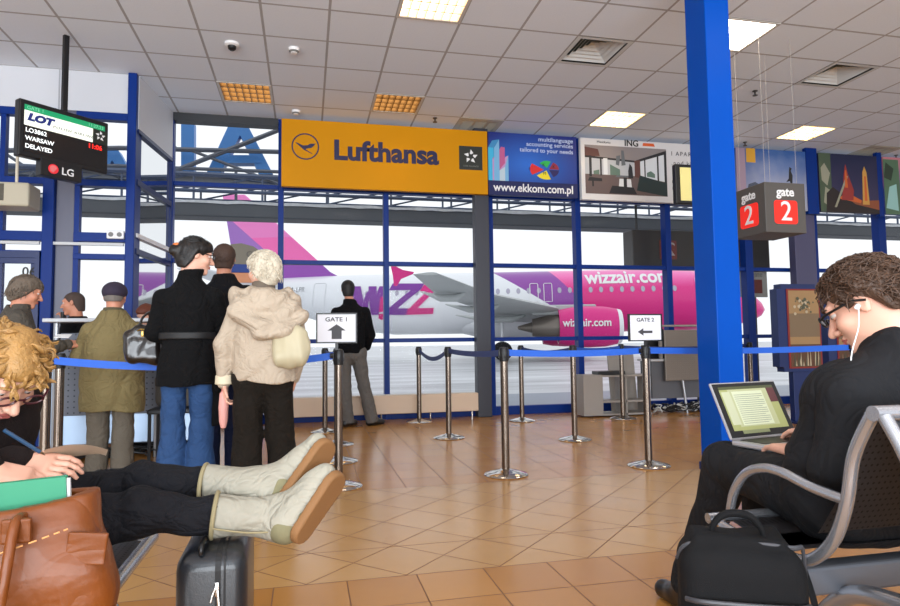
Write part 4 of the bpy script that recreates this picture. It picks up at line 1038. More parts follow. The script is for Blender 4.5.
# beige box camera housing hanging at the far left
p = W(14, 196, y=7.15)
t = thing('projector_box', 'beige box hanging on a white tube below the departure screen', 'ceiling device', (p.x, 7.15, p.z))
bm = BM(); box(bm, -0.26, -0.15, -0.13, 0.19, 0.15, 0.11, bev=0.02); obj('housing', bm, mat('beige_plastic', (186, 178, 156), rough=0.5), t)
bm = BM(); box(bm, -0.255, -0.155, -0.08, -0.03, -0.145, 0.09, bev=0.005); obj('dark_window', bm, mat('smoked_window', (80, 74, 60), rough=0.3), t)
bm = BM(); tube(bm, [(0.02, 0, 0.12), (0.02, 0, 3.53-p.z), (0.02, 0.24, 3.53-p.z)], 0.014, 10); obj('mounting_tube', bm, mat('tube_cream', (220, 210, 190)), t)
# double power socket on the left transom
p = W(116, 235, y=7.38)
t = thing('wall_socket', 'white double wall socket on the blue transom', 'socket', (p.x, 7.395, p.z))
bm = BM(); box(bm, -0.085, -0.05, -0.045, 0.085, 0, 0.045, bev=0.01); obj('socket_plate', bm, M_wh, t)
for x in (-0.042, 0.042):
    bm = BM(); prism(bm, circle(x, 0, 0.025, 16), 0.004, 'y', -0.054); obj('socket_hole', bm, mat('socket_shadow', (120, 120, 120)), t)

# arched brown sign behind the queue
p = W(248, 262, y=7.9)
t = thing('arched_board', 'brown arched board with a blue band behind the queueing people', 'sign stand', (p.x, 7.9, 0))
bm = BM(); pts = [(-0.22, 1.98)]+[(0.22+0.0, 1.98)]
arc = [(-0.22+0.44*k/16, 1.98+0.27*math.sin(PI*(0.18+0.64*k/16))) for k in range(17)]
prism(bm, [(0.24, 1.98), (-0.20, 1.98), (-0.20, 2.22), (-0.08, 2.235), (0.06, 2.20), (0.16, 2.13)], 0.05, 'y', 0); obj('board_head', bm, mat('board_olive_brown', (92, 84, 66), rough=0.45), t)
bm = BM(); box(bm, -0.24, -0.01, 1.88, 0.26, 0.06, 1.98, bev=0.004); obj('blue_band', bm, M_blue, t)
bm = BM(); box(bm, -0.22, 0.0, 1.76, 0.24, 0.05, 1.88, bev=0.004); obj('orange_band', bm, mat('band_orange', (196, 130, 90)), t)
bm = BM(); box(bm, -0.20, 0.0, 0.3, 0.23, 0.05, 1.76, bev=0.004); obj('notice_panel', bm, mat('notice_grey', (176, 178, 184)), t)
bm = BM(); box(bm, -0.02, 0.0, 0, 0.12, 0.05, 0.3); box(bm, -0.2, -0.15, 0, 0.38, 0.2, 0.03, bev=0.005); obj('foot', bm, M_steelcol, t)
text('lettering', 'O', 0.10, mat('board_text', (60, 54, 44)), t, loc=(0.02, -0.004, 2.10), ext=0.001)

# blue cover strips between the travel posters
for i_, (u0, u1) in enumerate(((805, 816), (875.6, 880.4))):
    bm = BM(); box(bm, PX_(u0), YS-0.02, 2.95, PX_(u1), YS+0.05, 4.0, bev=0.004); struct(obj('trim_%d' % (6+i_), bm, M_blue))
# ================================================================== barrier posts
def post_proto(loc, label, group='belt barrier posts', H=0.97):
    t = thing('barrier_post', label, 'barrier post', loc, 0, group)
    bm = BM(); lathe(bm, [(0, 0), (0.165, 0), (0.168, 0.006), (0.16, 0.014), (0.10, 0.030), (0.05, 0.040), (0.036, 0.048), (0, 0.048)], 48); obj('base', bm, M_chrome, t, True)
    bm = BM(); lathe(bm, [(0.0, 0.04), (0.030, 0.04), (0.030, 0.90), (0, 0.90)], 28); obj('pole', bm, M_chrome_d, t, True)
    bm = BM(); lathe(bm, [(0, 0.86), (0.034, 0.86), (0.036, 0.87), (0.036, 0.955), (0.03, 0.968), (0, 0.97)], 28)
    for k in range(4): box(bm, -0.012, 0.03, 0.885, 0.012, 0.041, 0.945, bev=0.002, M=Matrix.Rotation(k*PI/2, 4, 'Z'))
    obj('belt_head', bm, M_black, t, True)
    return t
posts = {}
p0 = post_proto((1.481, 4.677, 0), 'chrome belt post standing alone nearest the camera in the middle')
posts['a'] = p0
def more(key, x, y, label):
    c = copy_tree(p0); c.location = (x, y, 0); c['label'] = label; posts[key] = c
more('b', 0.225, 4.62, 'chrome belt post carrying the gate 1 sign')
more('b2', 0.27, 5.6, 'chrome belt post directly behind the gate 1 sign post')
more('b3', 0.303, 6.54, 'chrome belt post second behind the gate 1 sign')
more('b4', 0.213, 7.553, 'chrome belt post farthest behind the gate 1 sign, by the standing man')
more('c', 1.482, 6.658, 'chrome belt post in the second row, left of the middle')
more('d', 1.416, 8.10, 'chrome belt post against the low radiator, near the glass')
more('e', 2.686, 6.129, 'chrome belt post in the second row, right of the middle')
more('f', 2.70, 7.80, 'chrome belt post far back, just right of the dark column')
more('g', 2.686, 4.688, 'chrome belt post carrying the gate 2 sign')
more('h', 4.006, 7.60, 'chrome belt post in front of the open gate 2 shelf unit')
more('i', -1.66, 4.66, 'chrome belt post at the left end of the blue belt')
more('j', W(59, 400, y=5.02).x, 5.02, 'second chrome belt post hugging the one at the left end of the belt')
more('k', 4.75, 4.72, 'chrome belt post behind the seated man on the right')
more('l', 6.05, 7.75, 'chrome belt post just right of the blue pillar')
def belt(a, b, label, m, sag=0.02, zt=0.925, wd=0.05, off=0.036):
    A = posts[a].location.copy(); B_ = posts[b].location.copy(); d = (B_-A); L = d.length; d.normalize()
    nrm = Vector((-d.y, d.x, 0))
    bm = BM(); n = 24; rows = []
    for k in range(n+1):
        f = k/n; p = A+d*(off+(L-2*off)*f); z = zt-sag*4*f*(1-f)
        rows.append([bm.verts.new((p.x-A.x+nrm.x*s_*0.0012, p.y-A.y+nrm.y*s_*0.0012, z+h_)) for s_, h_ in ((-1, -wd/2), (1, -wd/2), (1, wd/2), (-1, wd/2))])
    for r0, r1 in zip(rows, rows[1:]):
        for k in range(4): bm.faces.new((r0[k], r0[(k+1) % 4], r1[(k+1) % 4], r1[k]))
    bm.faces.new(rows[0]); bm.faces.new(rows[-1][::-1])
    o = obj('belt', bm, m, posts[a]); 
    e = B_-A
    bm = BM(); tube(bm, [(e.x-d.x*0.06, e.y-d.y*0.06, zt), (e.x-d.x*0.036, e.y-d.y*0.036, zt)], 0.02, 10); obj('belt_clip', bm, M_black, posts[a])
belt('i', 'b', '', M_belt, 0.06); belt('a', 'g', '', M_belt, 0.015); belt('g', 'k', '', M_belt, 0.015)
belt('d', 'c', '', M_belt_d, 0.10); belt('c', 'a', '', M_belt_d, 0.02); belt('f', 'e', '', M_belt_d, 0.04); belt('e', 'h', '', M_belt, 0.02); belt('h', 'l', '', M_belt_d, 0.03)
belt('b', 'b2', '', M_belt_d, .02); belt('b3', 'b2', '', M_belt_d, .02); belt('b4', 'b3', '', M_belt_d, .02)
bm = BM(); prism(bm, circle(0, 0, 0.02, 20), 0.003, 'y', 0)
p = W(145, 365, y=4.66); o = obj('belt_badge', bm, mat('badge_pale', (190, 205, 230)), posts['i']); o.location = (p.x+1.66, -0.01+(p.x+1.66)*0.0, 0.86+0.01)
def gate_sign(x, y, label, txt, uv0, uv1, arrow):
    a = W(*uv0, y=y); b_ = W(*uv1, y=y); w = (b_.x-a.x)/2; h = (a.z-b_.z)
    t = thing('gate_notice', label, 'sign', ((a.x+b_.x)/2, y, b_.z))
    bm = BM()
    box(bm, -w, -0.012, 0, w, 0.012, 0.010); box(bm, -w, -0.012, h-0.010, w, 0.012, h); box(bm, -w, -0.012, 0.01, -w+0.010, 0.012, h-0.01); box(bm, w-0.010, -0.012, 0.01, w, 0.012, h-0.01)
    box(bm, -0.01, -0.008, -(b_.z-0.965), 0.01, 0.008, 0.0)
    obj('notice_frame', bm, M_black, t)
    bm = BM(); box(bm, -w+0.01, -0.006, 0.01, w-0.01, 0.006, h-0.01); obj('paper', bm, mat('paper_white', (226, 226, 232), rough=0.6), t)
    text('lettering', txt, 0.042, mat('print_grey', (60, 60, 64)), t, loc=(0, -0.008, h*0.78), ext=0.0005, bold=0.0008, fit=w*1.05)
    bm = BM()
    if arrow == 'up': pts = [(-0.035, 0.03), (0.035, 0.03), (0.035, 0.09), (0.065, 0.09), (0, 0.135), (-0.065, 0.09), (-0.035, 0.09)]
    else: pts = [(-0.07, 0.075), (-0.02, 0.105), (-0.02, 0.085), (0.06, 0.085), (0.06, 0.065), (-0.02, 0.065), (-0.02, 0.045)]
    prism(bm, pts, 0.001, 'y', -0.0075); obj('arrow', bm, mat('print_grey', (60, 60, 64)), t)
gate_sign(0.225, 4.58, 'white gate 1 notice with an up arrow in a black frame', 'GATE 1', (316, 313), (357, 343), 'up')
gate_sign(2.686, 4.65, 'white gate 2 notice with a left arrow in a black frame', 'GATE 2', (628, 314), (662, 341), 'left')

# ================================================================== radiator by the glass
t = thing('radiator', 'long low beige radiator on small feet in front of the glass', 'radiator', (1.05, 8.35, 0))
bm = BM(); box(bm, -1.55, -0.09, 0.10, 1.2, 0.09, 0.34, bev=0.01); obj('radiator_body', bm, mat('radiator_beige', (214, 188, 162), rough=0.45), t)
bm = BM()
for k in range(90): box(bm, -1.53+k*0.03, -0.07, 0.338, -1.51+k*0.03, 0.07, 0.345)
obj('top_grille', bm, mat('grille_pale', (226, 222, 216), rough=0.5), t)
for x in (-1.4, -0.1, 0.55, 1.12):
    bm = BM(); tube(bm, [(x, -0.05, 0), (x, -0.05, 0.11)], 0.012, 10); obj('foot', bm, M_chrome, t)

# ================================================================== perforated steel
def perf(name, rgb, hole, s=0.022, rad=0.3, metal=0.3, rough=0.45, axes=('X', 'Z')):
    m = bpy.data.materials.new(name); m.use_nodes = True; nt = m.node_tree; b = nt.nodes['Principled BSDF']
    tc = N(nt, 'ShaderNodeTexCoord'); sp = N(nt, 'ShaderNodeSeparateXYZ'); nt.links.new(tc.outputs['Object'], sp.inputs[0])
    a = mth(nt, 'SUBTRACT', mth(nt, 'FRACT', mth(nt, 'DIVIDE', sp.outputs['XYZ'.index(axes[0])], s)), 0.5)
    c = mth(nt, 'SUBTRACT', mth(nt, 'FRACT', mth(nt, 'DIVIDE', sp.outputs['XYZ'.index(axes[1])], s)), 0.5)
    r = mth(nt, 'SQRT', mth(nt, 'ADD', mth(nt, 'MULTIPLY', a, a), mth(nt, 'MULTIPLY', c, c)))
    g = mth(nt, 'LESS_THAN', r, rad)
    nt.links.new(mixc(nt, g, lin(rgb), lin(hole)), b.inputs['Base Color']); b.inputs['Metallic'].default_value = metal; b.inputs['Roughness'].default_value = rough
    bp = N(nt, 'ShaderNodeBump'); bp.invert = True; bp.inputs['Strength'].default_value = 0.6; bp.inputs['Distance'].default_value = 0.003
    nt.links.new(g, bp.inputs['Height']); nt.links.new(bp.outputs[0], b.inputs['Normal'])
    return m
M_perf = perf('perforated_desk_steel', (112, 118, 130), (60, 64, 72), 0.05, 0.14)
M_perf2 = perf('perforated_taupe_steel', (138, 128, 118), (96, 88, 80), 0.03, 0.2)
M_cab = mat('cabinet_taupe', (150, 142, 134), rough=0.5)
M_ss = mat('brushed_steel_blue', (150, 168, 190), rough=0.3, metal=0.7, var=0.1, vscale=1.5)
def cables(parent, x0, x1, y0, y1, n, seed, zmax=0.09):
    rn = random.Random(seed); bm = BM()
    for k in range(n):
        pts = []; x = rn.uniform(x0, x1); y = rn.uniform(y0, y1)
        for i in range(7):
            pts.append((min(x1, max(x0, x)), min(y1, max(y0, y)), rn.uniform(0.012, zmax))); x += rn.uniform(-0.22, 0.22); y += rn.uniform(-0.12, 0.12)
        tube(bm, smooth_pts(pts, 4), rn.choice((0.006, 0.008, 0.011)), 6, mi=0 if rn.random() < 0.75 else 1)
    return obj('cables', bm, [M_black, mat('cable_white', (200, 200, 196))], parent, True)
# gate 1 desk
t = thing('boarding_desk', 'grey steel boarding desk with perforated front panels at gate 1', 'desk', (-1.75, 6.35, 0))
bm = BM(); box(bm, -0.40, -0.03, 0.40, 0.42, 0.0, 1.14, bev=0.006); obj('front_panel', bm, M_perf, t)
bm = BM(); box(bm, -0.52, -0.12, 1.235, 0.62, 0.16, 1.27, bev=0.008); obj('counter_ledge', bm, mat('ledge_pale', (206, 210, 216), rough=0.3), t)
bm = BM(); box(bm, -0.6, 0.10, 0.12, 0.75, 0.42, 0.98, bev=0.01); obj('desk_body', bm, M_ss, t)
bm = BM(); box(bm, -0.65, 0.05, 0.98, 0.8, 0.45, 1.02, bev=0.006); obj('worktop', bm, M_dark, t)
for x in (-0.45, 0.40):
    bm = BM(); tube(bm, [(x, 0.02, 0), (x, 0.02, 1.24)], 0.022, 10); obj('desk_post', bm, M_aluf, t)
cables(t, -0.55, 0.7, -0.02, 0.5, 40, 3)
o = thing('steel_stool', 'dark steel framed seat beside the gate 1 desk', 'stool', (-1.10, 5.95, 0))
bm = BM(); box(bm, -0.2, -0.18, 0.44, 0.2, 0.18, 0.48, bev=0.01); obj('seat', bm, M_dark, o)
for a, b_ in ((-0.18, -0.16), (0.18, -0.16), (-0.18, 0.16), (0.18, 0.16)):
    bm = BM(); tube(bm, [(a, b_, 0), (a, b_, 0.45)], 0.014, 8); obj('leg', bm, M_dark, o)
S1 = Field((-0.2, -0.15, 0.0), (0.2, 0.15, 0.36), 0.012); S1.rbox((0, 0, 0.15), (0.16, 0.10, 0.14), 0.05, 0); S1.disp(wob(5, 40, 0.01))
bag = S1.obj('folded_coat', mat('grey_tweed', (92, 88, 82), rough=0.9, var=0.4, vscale=90)); bag.location = (-1.10, 5.95, 0.481); tag(bag, 'grey tweed bundle lying on the steel seat by the desk', 'coat')

# gate 2 desks
t = thing('shelf_unit', 'low taupe shelf unit with open shelves at gate 2', 'shelf unit', (3.58, 8.0, 0))
bm = BM(); box(bm, 0, -0.15, 0.02, 0.28, 0.15, 0.56, bev=0.005); obj('side_cabinet', bm, M_cab, t)
for z in (0.03, 0.20, 0.54):
    bm = BM(); box(bm, 0.28, -0.15, z-0.012, 0.98, 0.15, z+0.012); obj('shelf', bm, M_cab, t)
for x in (0.62, 0.96):
    bm = BM(); box(bm, x-0.012, -0.15, 0, x+0.012, 0.15, 0.54); obj('upright', bm, M_cab, t)
o = obj('tray', (lambda b: (box(b, -0.2, -0.1, 0, 0.2, 0.1, 0.05, bev=0.008), b)[1])(BM()), M_black, None, loc=(4.02, 8.0, 0.554)); tag(o, 'flat black tray on top of the low shelf unit', 'tray')
t = thing('leaning_board', 'tall taupe board standing behind the low shelf unit', 'board', (4.42, 8.28, 0))
bm = BM(); box(bm, -0.22, -0.01, 0.0, 0.18, 0.02, 0.86, bev=0.004, M=Matrix.Rotation(-0.06, 4, 'Y')); obj('board_panel', bm, M_cab, t)
t = thing('gate_desk', 'taupe perforated standing desk on one thin leg at gate 2', 'desk', (5.0, 7.95, 0))
bm = BM(); box(bm, -0.16, -0.03, 0.45, 0.9, 0.0, 1.15, bev=0.006); obj('front_panel', bm, M_perf2, t)
bm = BM(); box(bm, -0.3, 0.1, 0.20, 0.95, 0.14, 0.75); obj('modesty_panel', bm, mat('panel_dim', (98, 98, 102), rough=0.5), t)
bm = BM(); box(bm, -0.35, 0.02, 0.72, 1.0, 0.40, 0.75, bev=0.004); obj('worktop', bm, mat('worktop_pale', (190, 190, 190), rough=0.4), t)
bm = BM(); box(bm, -0.2, 0.0, 1.20, 0.95, 0.2, 1.225, bev=0.004); box(bm, -0.18, 0.05, 0.75, -0.15, 0.1, 1.2); obj('upper_ledge', bm, M_cab, t)
bm = BM(); tube(bm, [(0.18, 0.02, 0), (0.12, 0.02, 0.5)], 0.018, 10); obj('leg', bm, M_aluf, t)
bm = BM(); box(bm, 0.6, 0.2, 0, 0.95, 0.4, 0.72); box(bm, -0.3, 0.3, 0, -0.26, 0.4, 0.72); obj('rear_leg', bm, M_dark, t)
cables(t, -0.3, 0.6, -0.05, 0.28, 34, 8, 0.13)
o = obj('monitor', (lambda b: (box(b, -0.3, 0, 0, 0.0, 0.05, 0.42, bev=0.01), b)[1])(BM()), M_black, None, loc=(4.98, 8.16, 0.751)); tag(o, 'black screen edge behind the front panel of the gate 2 desk', 'monitor')
# blue framed poster stand
for (uu, lb, cat_, mm, dy) in (((775, 822), 'blue framed poster stand with brown flower picture behind the laptop', 'poster stand', 0, 0.0), ((824, 872), 'blue framed poster stand with tan picture hidden by the man', 'poster stand', 1, 0.25)):
    a = W(uu[0], 284, y=6.6+dy); b_ = W(uu[1], 371, y=6.6+dy); wd = (b_.x-a.x)/2; hh = a.z-b_.z
    t = thing('poster_stand', lb, cat_, ((a.x+b_.x)/2, 6.6+dy, 0), 0, None)
    bm = BM(); box(bm, -wd, -0.02, b_.z, wd, 0.10, a.z, bev=0.0); bmesh.ops.bevel(bm, geom=[e for e in bm.edges if abs(e.verts[0].co.y-e.verts[1].co.y) > 0.1], offset=0.06, segments=5, affect='EDGES'); obj('frame', bm, M_blue_d, t)
    bm = BM(); box(bm, -wd+0.13, -0.028, b_.z+0.04, wd-0.01, -0.02, a.z-0.06); f = obj('red_border', bm, mat('border_red', (130, 40, 34)), t)
    zt = a.z-0.08; x0 = -wd+0.155; x1 = wd-0.03
    bm = BM()
    def R4(x0, z0, x1, z1, d, mi): prism(bm, [(x0, z0), (x1, z0), (x1, z1), (x0, z1)], 0.001, 'y', -0.029-d, mi)
    R4(x0, b_.z+0.06, x1, zt, 0, 0); R4(x0, b_.z+0.42, x1, zt-0.28, 0.001, 1); R4(x0, b_.z+0.06, x1, b_.z+0.33, 0.001, 2)
    rn = random.Random(7+mm)
    for k in range(46): cx = rn.gauss((x0+x1)/2, 0.07); cz = rn.gauss(zt-0.17, 0.045); prism(bm, circle(cx, cz, rn.uniform(0.008, 0.022), 7), 0.001, 'y', -0.032-0.0002*k, 3 if k % 3 else 4)
    for k in range(30): cx = rn.uniform(x0+0.03, x1-0.03); prism(bm, [(cx, b_.z+0.07), (cx+0.02, b_.z+0.07), (cx+0.012, b_.z+rn.uniform(0.12, 0.3))], 0.001, 'y', -0.032-0.0002*k, 3 if k % 2 else 4)
    obj('picture', bm, [mat('pic_tan', (156, 124, 84)), mat('pic_brown', (120, 100, 76)), mat('pic_umber', (92, 62, 44)), mat('pic_moss', (84, 84, 66)), mat('pic_cream', (184, 168, 140))], f)
    if mm == 0:
        text('lettering', 'the finest selection', 0.035, M_bk, t, loc=(0.07, -0.034, b_.z+0.62), ext=0.0005) if False else None
    bm = BM(); box(bm, -wd+0.2, 0.0, 0, wd-0.1, 0.08, b_.z, bev=0.004); box(bm, -wd+0.1, -0.15, 0, wd, 0.22, 0.02, bev=0.005); obj('pedestal', bm, M_blue_d, t)

# ================================================================== benches
M_tube = mat('bench_grey_tube', (176, 178, 184), rough=0.25, metal=0.75)
M_perfb = perf('bench_perforated', (84, 86, 92), (40, 42, 46), 0.016, 0.2, 0.5, 0.4, ('X', 'Z'))
def seat_side(x, parent, sg, name='side_frame'):
    Y = lambda y: 1.13+sg*(y-1.13)
    P_ = [(1.145, 0.835)]+[(W(u, v, x=1.20).y, W(u, v, x=1.20).z) for u, v in ((858, 455), (850, 505), (836, 542), (812, 560))]
    P_ += [(P_[-1][0]+0.09, P_[-1][1]-0.012), (1.60, 0.452), (1.70, 0.462)]
    obj_tube(name, [(x, Y(a), b_) for a, b_ in P_], 0.0145, parent)
    Q_ = [(W(u, v, x=1.20).y, W(u, v, x=1.20).z) for u, v in ((849, 500), (815, 487), (785, 472), (765, 468), (748, 474), (737, 492), (733, 512))]
    obj_tube('armrest', [(x, Y(a), b_) for a, b_ in Q_], 0.0125, parent)
def obj_tube(name, pts, r, parent, m=None, sub=8):
    bm = BM(); tube(bm, smooth_pts(pts, sub), r, 14); return obj(name, bm, m or M_tube, parent, True)
t = thing('waiting_bench', 'grey perforated steel bench with tube armrests on the right', 'bench', (0, 0, 0))
for sg in (1, -1):
    Y = lambda y: 1.13+sg*(y-1.13)
    xs = (1.19, 1.78, 2.37)
    for x in xs: seat_side(x, t, sg)
    for i in range(2):
        a, b_ = xs[i]+0.02, xs[i+1]-0.02
        bm = BM(); pr = [(1.145, 0.825), (1.20, 0.74), (1.26, 0.64), (1.335, 0.53)]
        rows = [[bm.verts.new((x, Y(y), z)) for x in (a, b_)] for y, z in pr]
        for r0, r1 in zip(rows, rows[1:]): bm.faces.new((r0[0], r0[1], r1[1], r1[0]))
        bmesh.ops.solidify(bm, geom=bm.faces[:], thickness=0.006); obj('backrest', bm, M_perfb, t, True)
        bm = BM(); pr = [(1.39, 0.475), (1.46, 0.46), (1.56, 0.46), (1.66, 0.475), (1.70, 0.46)]
        rows = [[bm.verts.new((x, Y(y), z)) for x in (a, b_)] for y, z in pr]
        for r0, r1 in zip(rows, rows[1:]): bm.faces.new((r0[0], r0[1], r1[1], r1[0]))
        bmesh.ops.solidify(bm, geom=bm.faces[:], thickness=0.006); obj('seat', bm, M_perfb, t, True)
    bm = BM(); tube(bm, [(1.16, Y(1.70), 0.475), (2.42, Y(1.70), 0.475)], 0.015, 14); obj('front_rail', bm, M_tube, t, True)
bm = BM(); tube(bm, [(1.175, 1.13, 0.84), (2.43, 1.13, 0.84)], 0.017, 16); obj('top_rail', bm, M_tube, t, True)
bm = BM(); box(bm, 1.17, 1.38, 0.36, 2.43, 1.44, 0.43, bev=0.008); box(bm, 1.17, 0.82, 0.36, 2.43, 0.88, 0.43, bev=0.008); obj('main_beam', bm, mat('beam_grey', (104, 108, 116), rough=0.4, metal=0.4), t)
for x in (1.32, 2.2):
    obj_tube('leg', [(x, 1.13, 0.40), (x, 1.35, 0.37), (x, 1.5, 0.22), (x, 1.62, 0.03)], 0.022, t)
    obj_tube('leg', [(x, 1.13, 0.40), (x, 0.91, 0.37), (x, 0.76, 0.22), (x, 0.64, 0.03)], 0.022, t)
# left bench
t = thing('waiting_bench', 'grey perforated steel bench under the reading woman and the leather bag', 'bench', (0, 0, 0))
M_perfl = perf('bench_perforated_side', (112, 118, 126), (60, 64, 70), 0.016, 0.2, 0.6, 0.35, ('X', 'Y'))
ys = (0.95, 1.52, 2.09)
for i in range(2):
    a, b_ = ys[i]+0.015, ys[i+1]-0.015
    bm = BM(); pr = [(-0.90, 0.44), (-0.82, 0.425), (-0.62, 0.425), (-0.50, 0.435), (-0.46, 0.425)]
    rows = [[bm.verts.new((x, y, z)) for y in (a, b_)] for x, z in pr]
    for r0, r1 in zip(rows, rows[1:]): bm.faces.new((r0[0], r0[1], r1[1], r1[0]))
    bmesh.ops.solidify(bm, geom=bm.faces[:], thickness=0.006); obj('seat', bm, M_perfl, t, True)
    bm = BM(); pr = [(-1.08, 0.84), (-1.03, 0.72), (-0.99, 0.6), (-0.95, 0.5)]
    rows = [[bm.verts.new((x, y, z)) for y in (a, b_)] for x, z in pr]
    for r0, r1 in zip(rows, rows[1:]): bm.faces.new((r0[0], r0[1], r1[1], r1[0]))
    bmesh.ops.solidify(bm, geom=bm.faces[:], thickness=0.006); obj('backrest', bm, M_perfl, t, True)
for y in ys: obj_tube('side_frame', [(-1.10, y, 0.85), (-1.03, y, 0.70), (-0.97, y, 0.5), (-0.90, y, 0.42), (-0.7, y, 0.405), (-0.47, y, 0.415)], 0.016, t)
bm = BM(); tube(bm, [(-0.452, 0.93, 0.428), (-0.452, 2.11, 0.428)], 0.018, 14); obj('front_rail', bm, M_tube, t, True)
bm = BM(); tube(bm, [(-1.10, 0.93, 0.86), (-1.10, 2.11, 0.86)], 0.018, 14); obj('top_rail', bm, M_tube, t, True)
bm = BM(); box(bm, -0.74, 0.95, 0.33, -0.68, 2.1, 0.39, bev=0.008); obj('main_beam', bm, mat('beam_grey', (1, 1, 1)), t)
for y in (1.1, 1.95):
    obj_tube('leg', [(-0.71, y, 0.36), (-0.56, y, 0.33), (-0.48, y, 0.2), (-0.44, y, 0.02)], 0.02, t); obj_tube('leg', [(-0.71, y, 0.36), (-0.86, y, 0.33), (-0.94, y, 0.2), (-0.98, y, 0.02)], 0.02, t)

# ================================================================== luggage
M_suit = mat('suitcase_charcoal', (24, 27, 32), rough=0.34, bump=0.15, bscale=220, coat=0.2)
sx0 = W(210, 560, y=1.74)
t = thing('suitcase', 'dark charcoal hard suitcase standing under the outstretched boots', 'suitcase', (sx0.x, 1.90, 0), 0.02); t.scale = (0.86, 1, 1.0)
bm = BM(); box(bm, -0.102, -0.17, 0.035, 0.102, 0.17, 0.478, bev=0.045, segs=6); obj('shell', bm, M_suit, t, True)
bm = BM()
rp = [(y_, z_) for y_, z_ in [(-0.172+0.045-0.045*math.cos(a), 0.435+0.045*math.sin(a)) for a in (PI/2*k/6 for k in range(7))]+[(0.172-0.045+0.045*math.sin(a), 0.435+0.045*math.cos(a)) for a in (PI/2*k/6 for k in range(7))]+[(0.172-0.045+0.045*math.cos(a), 0.078-0.045*math.sin(a)) for a in (PI/2*k/6 for k in range(7))]+[(-0.172+0.045-0.045*math.sin(a), 0.078-0.045*math.cos(a)) for a in (PI/2*k/6 for k in range(7))]]
prism(bm, rp, 0.016, 'x', 0.012); prism(bm, rp, 0.006, 'x', 0.036)
obj('zip_band', bm, mat('zip_black', (14, 14, 16), rough=0.6), t)
bm = BM(); box(bm, 0.012, -0.180, 0.375, 0.024, -0.171, 0.41, bev=0.002); tube(bm, [(0.018, -0.178, 0.405), (0.008, -0.183, 0.385), (0.002, -0.184, 0.365)], 0.0035, 8); tube(bm, [(0.020, -0.178, 0.39), (0.024, -0.183, 0.36), (0.024, -0.184, 0.335)], 0.0045, 8); obj('zip_pull', bm, M_chrome, t, True)
bm = BM(); tube(bm, smooth_pts([(-0.03, -0.15, 0.474), (-0.03, -0.145, 0.492), (-0.03, -0.07, 0.492), (-0.03, -0.065, 0.474)], 5), 0.008, 10); obj('top_handle', bm, M_black, t, True)
for a, b_ in ((-0.07, -0.15), (0.07, -0.15), (-0.07, 0.15), (0.07, 0.15)):
    bm = BM(); tube(bm, [(a-0.012, b_, 0.022), (a+0.012, b_, 0.022)], 0.022, 16); obj('wheel', bm, M_black, t, True)

M_leather = mat('tan_leather', (114, 58, 16), rough=0.45, spec=0.35, var=0.30, vscale=5, wr=0.35, wrs=5, bump=0.25, bscale=60, coat=0.12)
L = Field((-0.34, -0.18, -0.01), (0.34, 0.20, 0.36), 0.006)
def bagf(X, Y, Z):
    zz = np.clip(Z/0.29, 0, 1); hw = 0.255-0.045*zz+0.02*np.sin(zz*3.1); hd = 0.115-0.055*zz+0.02*np.sin(zz*3.1)
    q = ((np.abs(X)/hw)**4+(np.abs(Y)/hd)**3)**0.25
    return np.maximum((q-1)*0.10, np.maximum(-Z, Z-0.262+0.02*np.cos(X*6+0.8)))
L.put((-0.3, -0.15, 0), (0.3, 0.15, 0.30), bagf)
def bagc(X, Y, Z): return np.maximum(((np.abs(X)/0.205)**4+(np.abs(Y)/0.05)**2)**0.5-1, 0.05-Z)*0.05
L.put((-0.22, -0.06, 0.05), (0.22, 0.06, 0.33), bagc, 0, 'cut')
L.disp(wob(11, 22, 0.006)); L.disp(wob(12, 60, 0.0015))
bgx = W(90, 510, y=1.43).x
t = thing('leather_bag', 'tan leather tote bag with a green folder in it, on the left bench', 'bag', (bgx-0.215, 1.45, 0.436), 0.05)
L.obj('bag_body', M_leather, t)
bm = BM(); tube(bm, smooth_pts([(0.11, -0.07, 0.245), (0.11, -0.115, 0.24), (0.108, -0.145, 0.16), (0.10, -0.155, 0.08), (0.09, -0.155, 0.02), (0.03, -0.155, -0.0), (-0.03, -0.155, 0.03), (-0.045, -0.15, 0.10), (-0.055, -0.13, 0.2), (-0.06, -0.07, 0.25)], 6), 0.0095, 10); obj('handle', bm, M_leather, t, True)
bm = BM(); box(bm, 0.085, -0.112, 0.205, 0.135, -0.100, 0.25, bev=0.004); obj('handle_tab', bm, M_leather, t)
bm = BM(); box(bm, 0.165, -0.075, 0.175, 0.235, -0.066, 0.235, bev=0.003, M=Matrix.Rotation(0.12, 4, 'Y') @ Matrix.Translation((0, -0.016, 0))); obj('strap_tab', bm, M_leather, t)
bm = BM(); pts = smooth_pts([(-0.22, -0.109, 0.16), (-0.1, -0.127, 0.165), (0.05, -0.13, 0.185), (0.2, -0.105, 0.225)], 8)
for k in range(0, len(pts)-1, 1): tube(bm, [pts[k], pts[k].lerp(pts[k+1], 0.6)], 0.0016, 5)
obj('stitching', bm, mat('stitch_pale', (212, 150, 90), rough=0.7), t)
t = thing('green_folder', 'green paper folder sticking out of the tan leather bag', 'folder', (bgx-0.225, 1.455, 0.50), 0.05)
bm = BM(); box(bm, -0.19, -0.018, 0, 0.185, -0.012, 0.232, M=Matrix.Rotation(-0.05, 4, 'Y')); obj('front_cover', bm, mat('folder_green', (40, 132, 96), rough=0.55, var=0.05), t)
bm = BM(); box(bm, -0.18, -0.011, 0, 0.192, -0.001, 0.225, M=Matrix.Rotation(-0.06, 4, 'Y')); obj('papers', bm, M_wh, t)
bm = BM(); box(bm, -0.19, 0.0, 0, 0.185, 0.006, 0.23, M=Matrix.Rotation(-0.06, 4, 'Y')); obj('back_cover', bm, mat('folder_green', (1, 1, 1)), t)

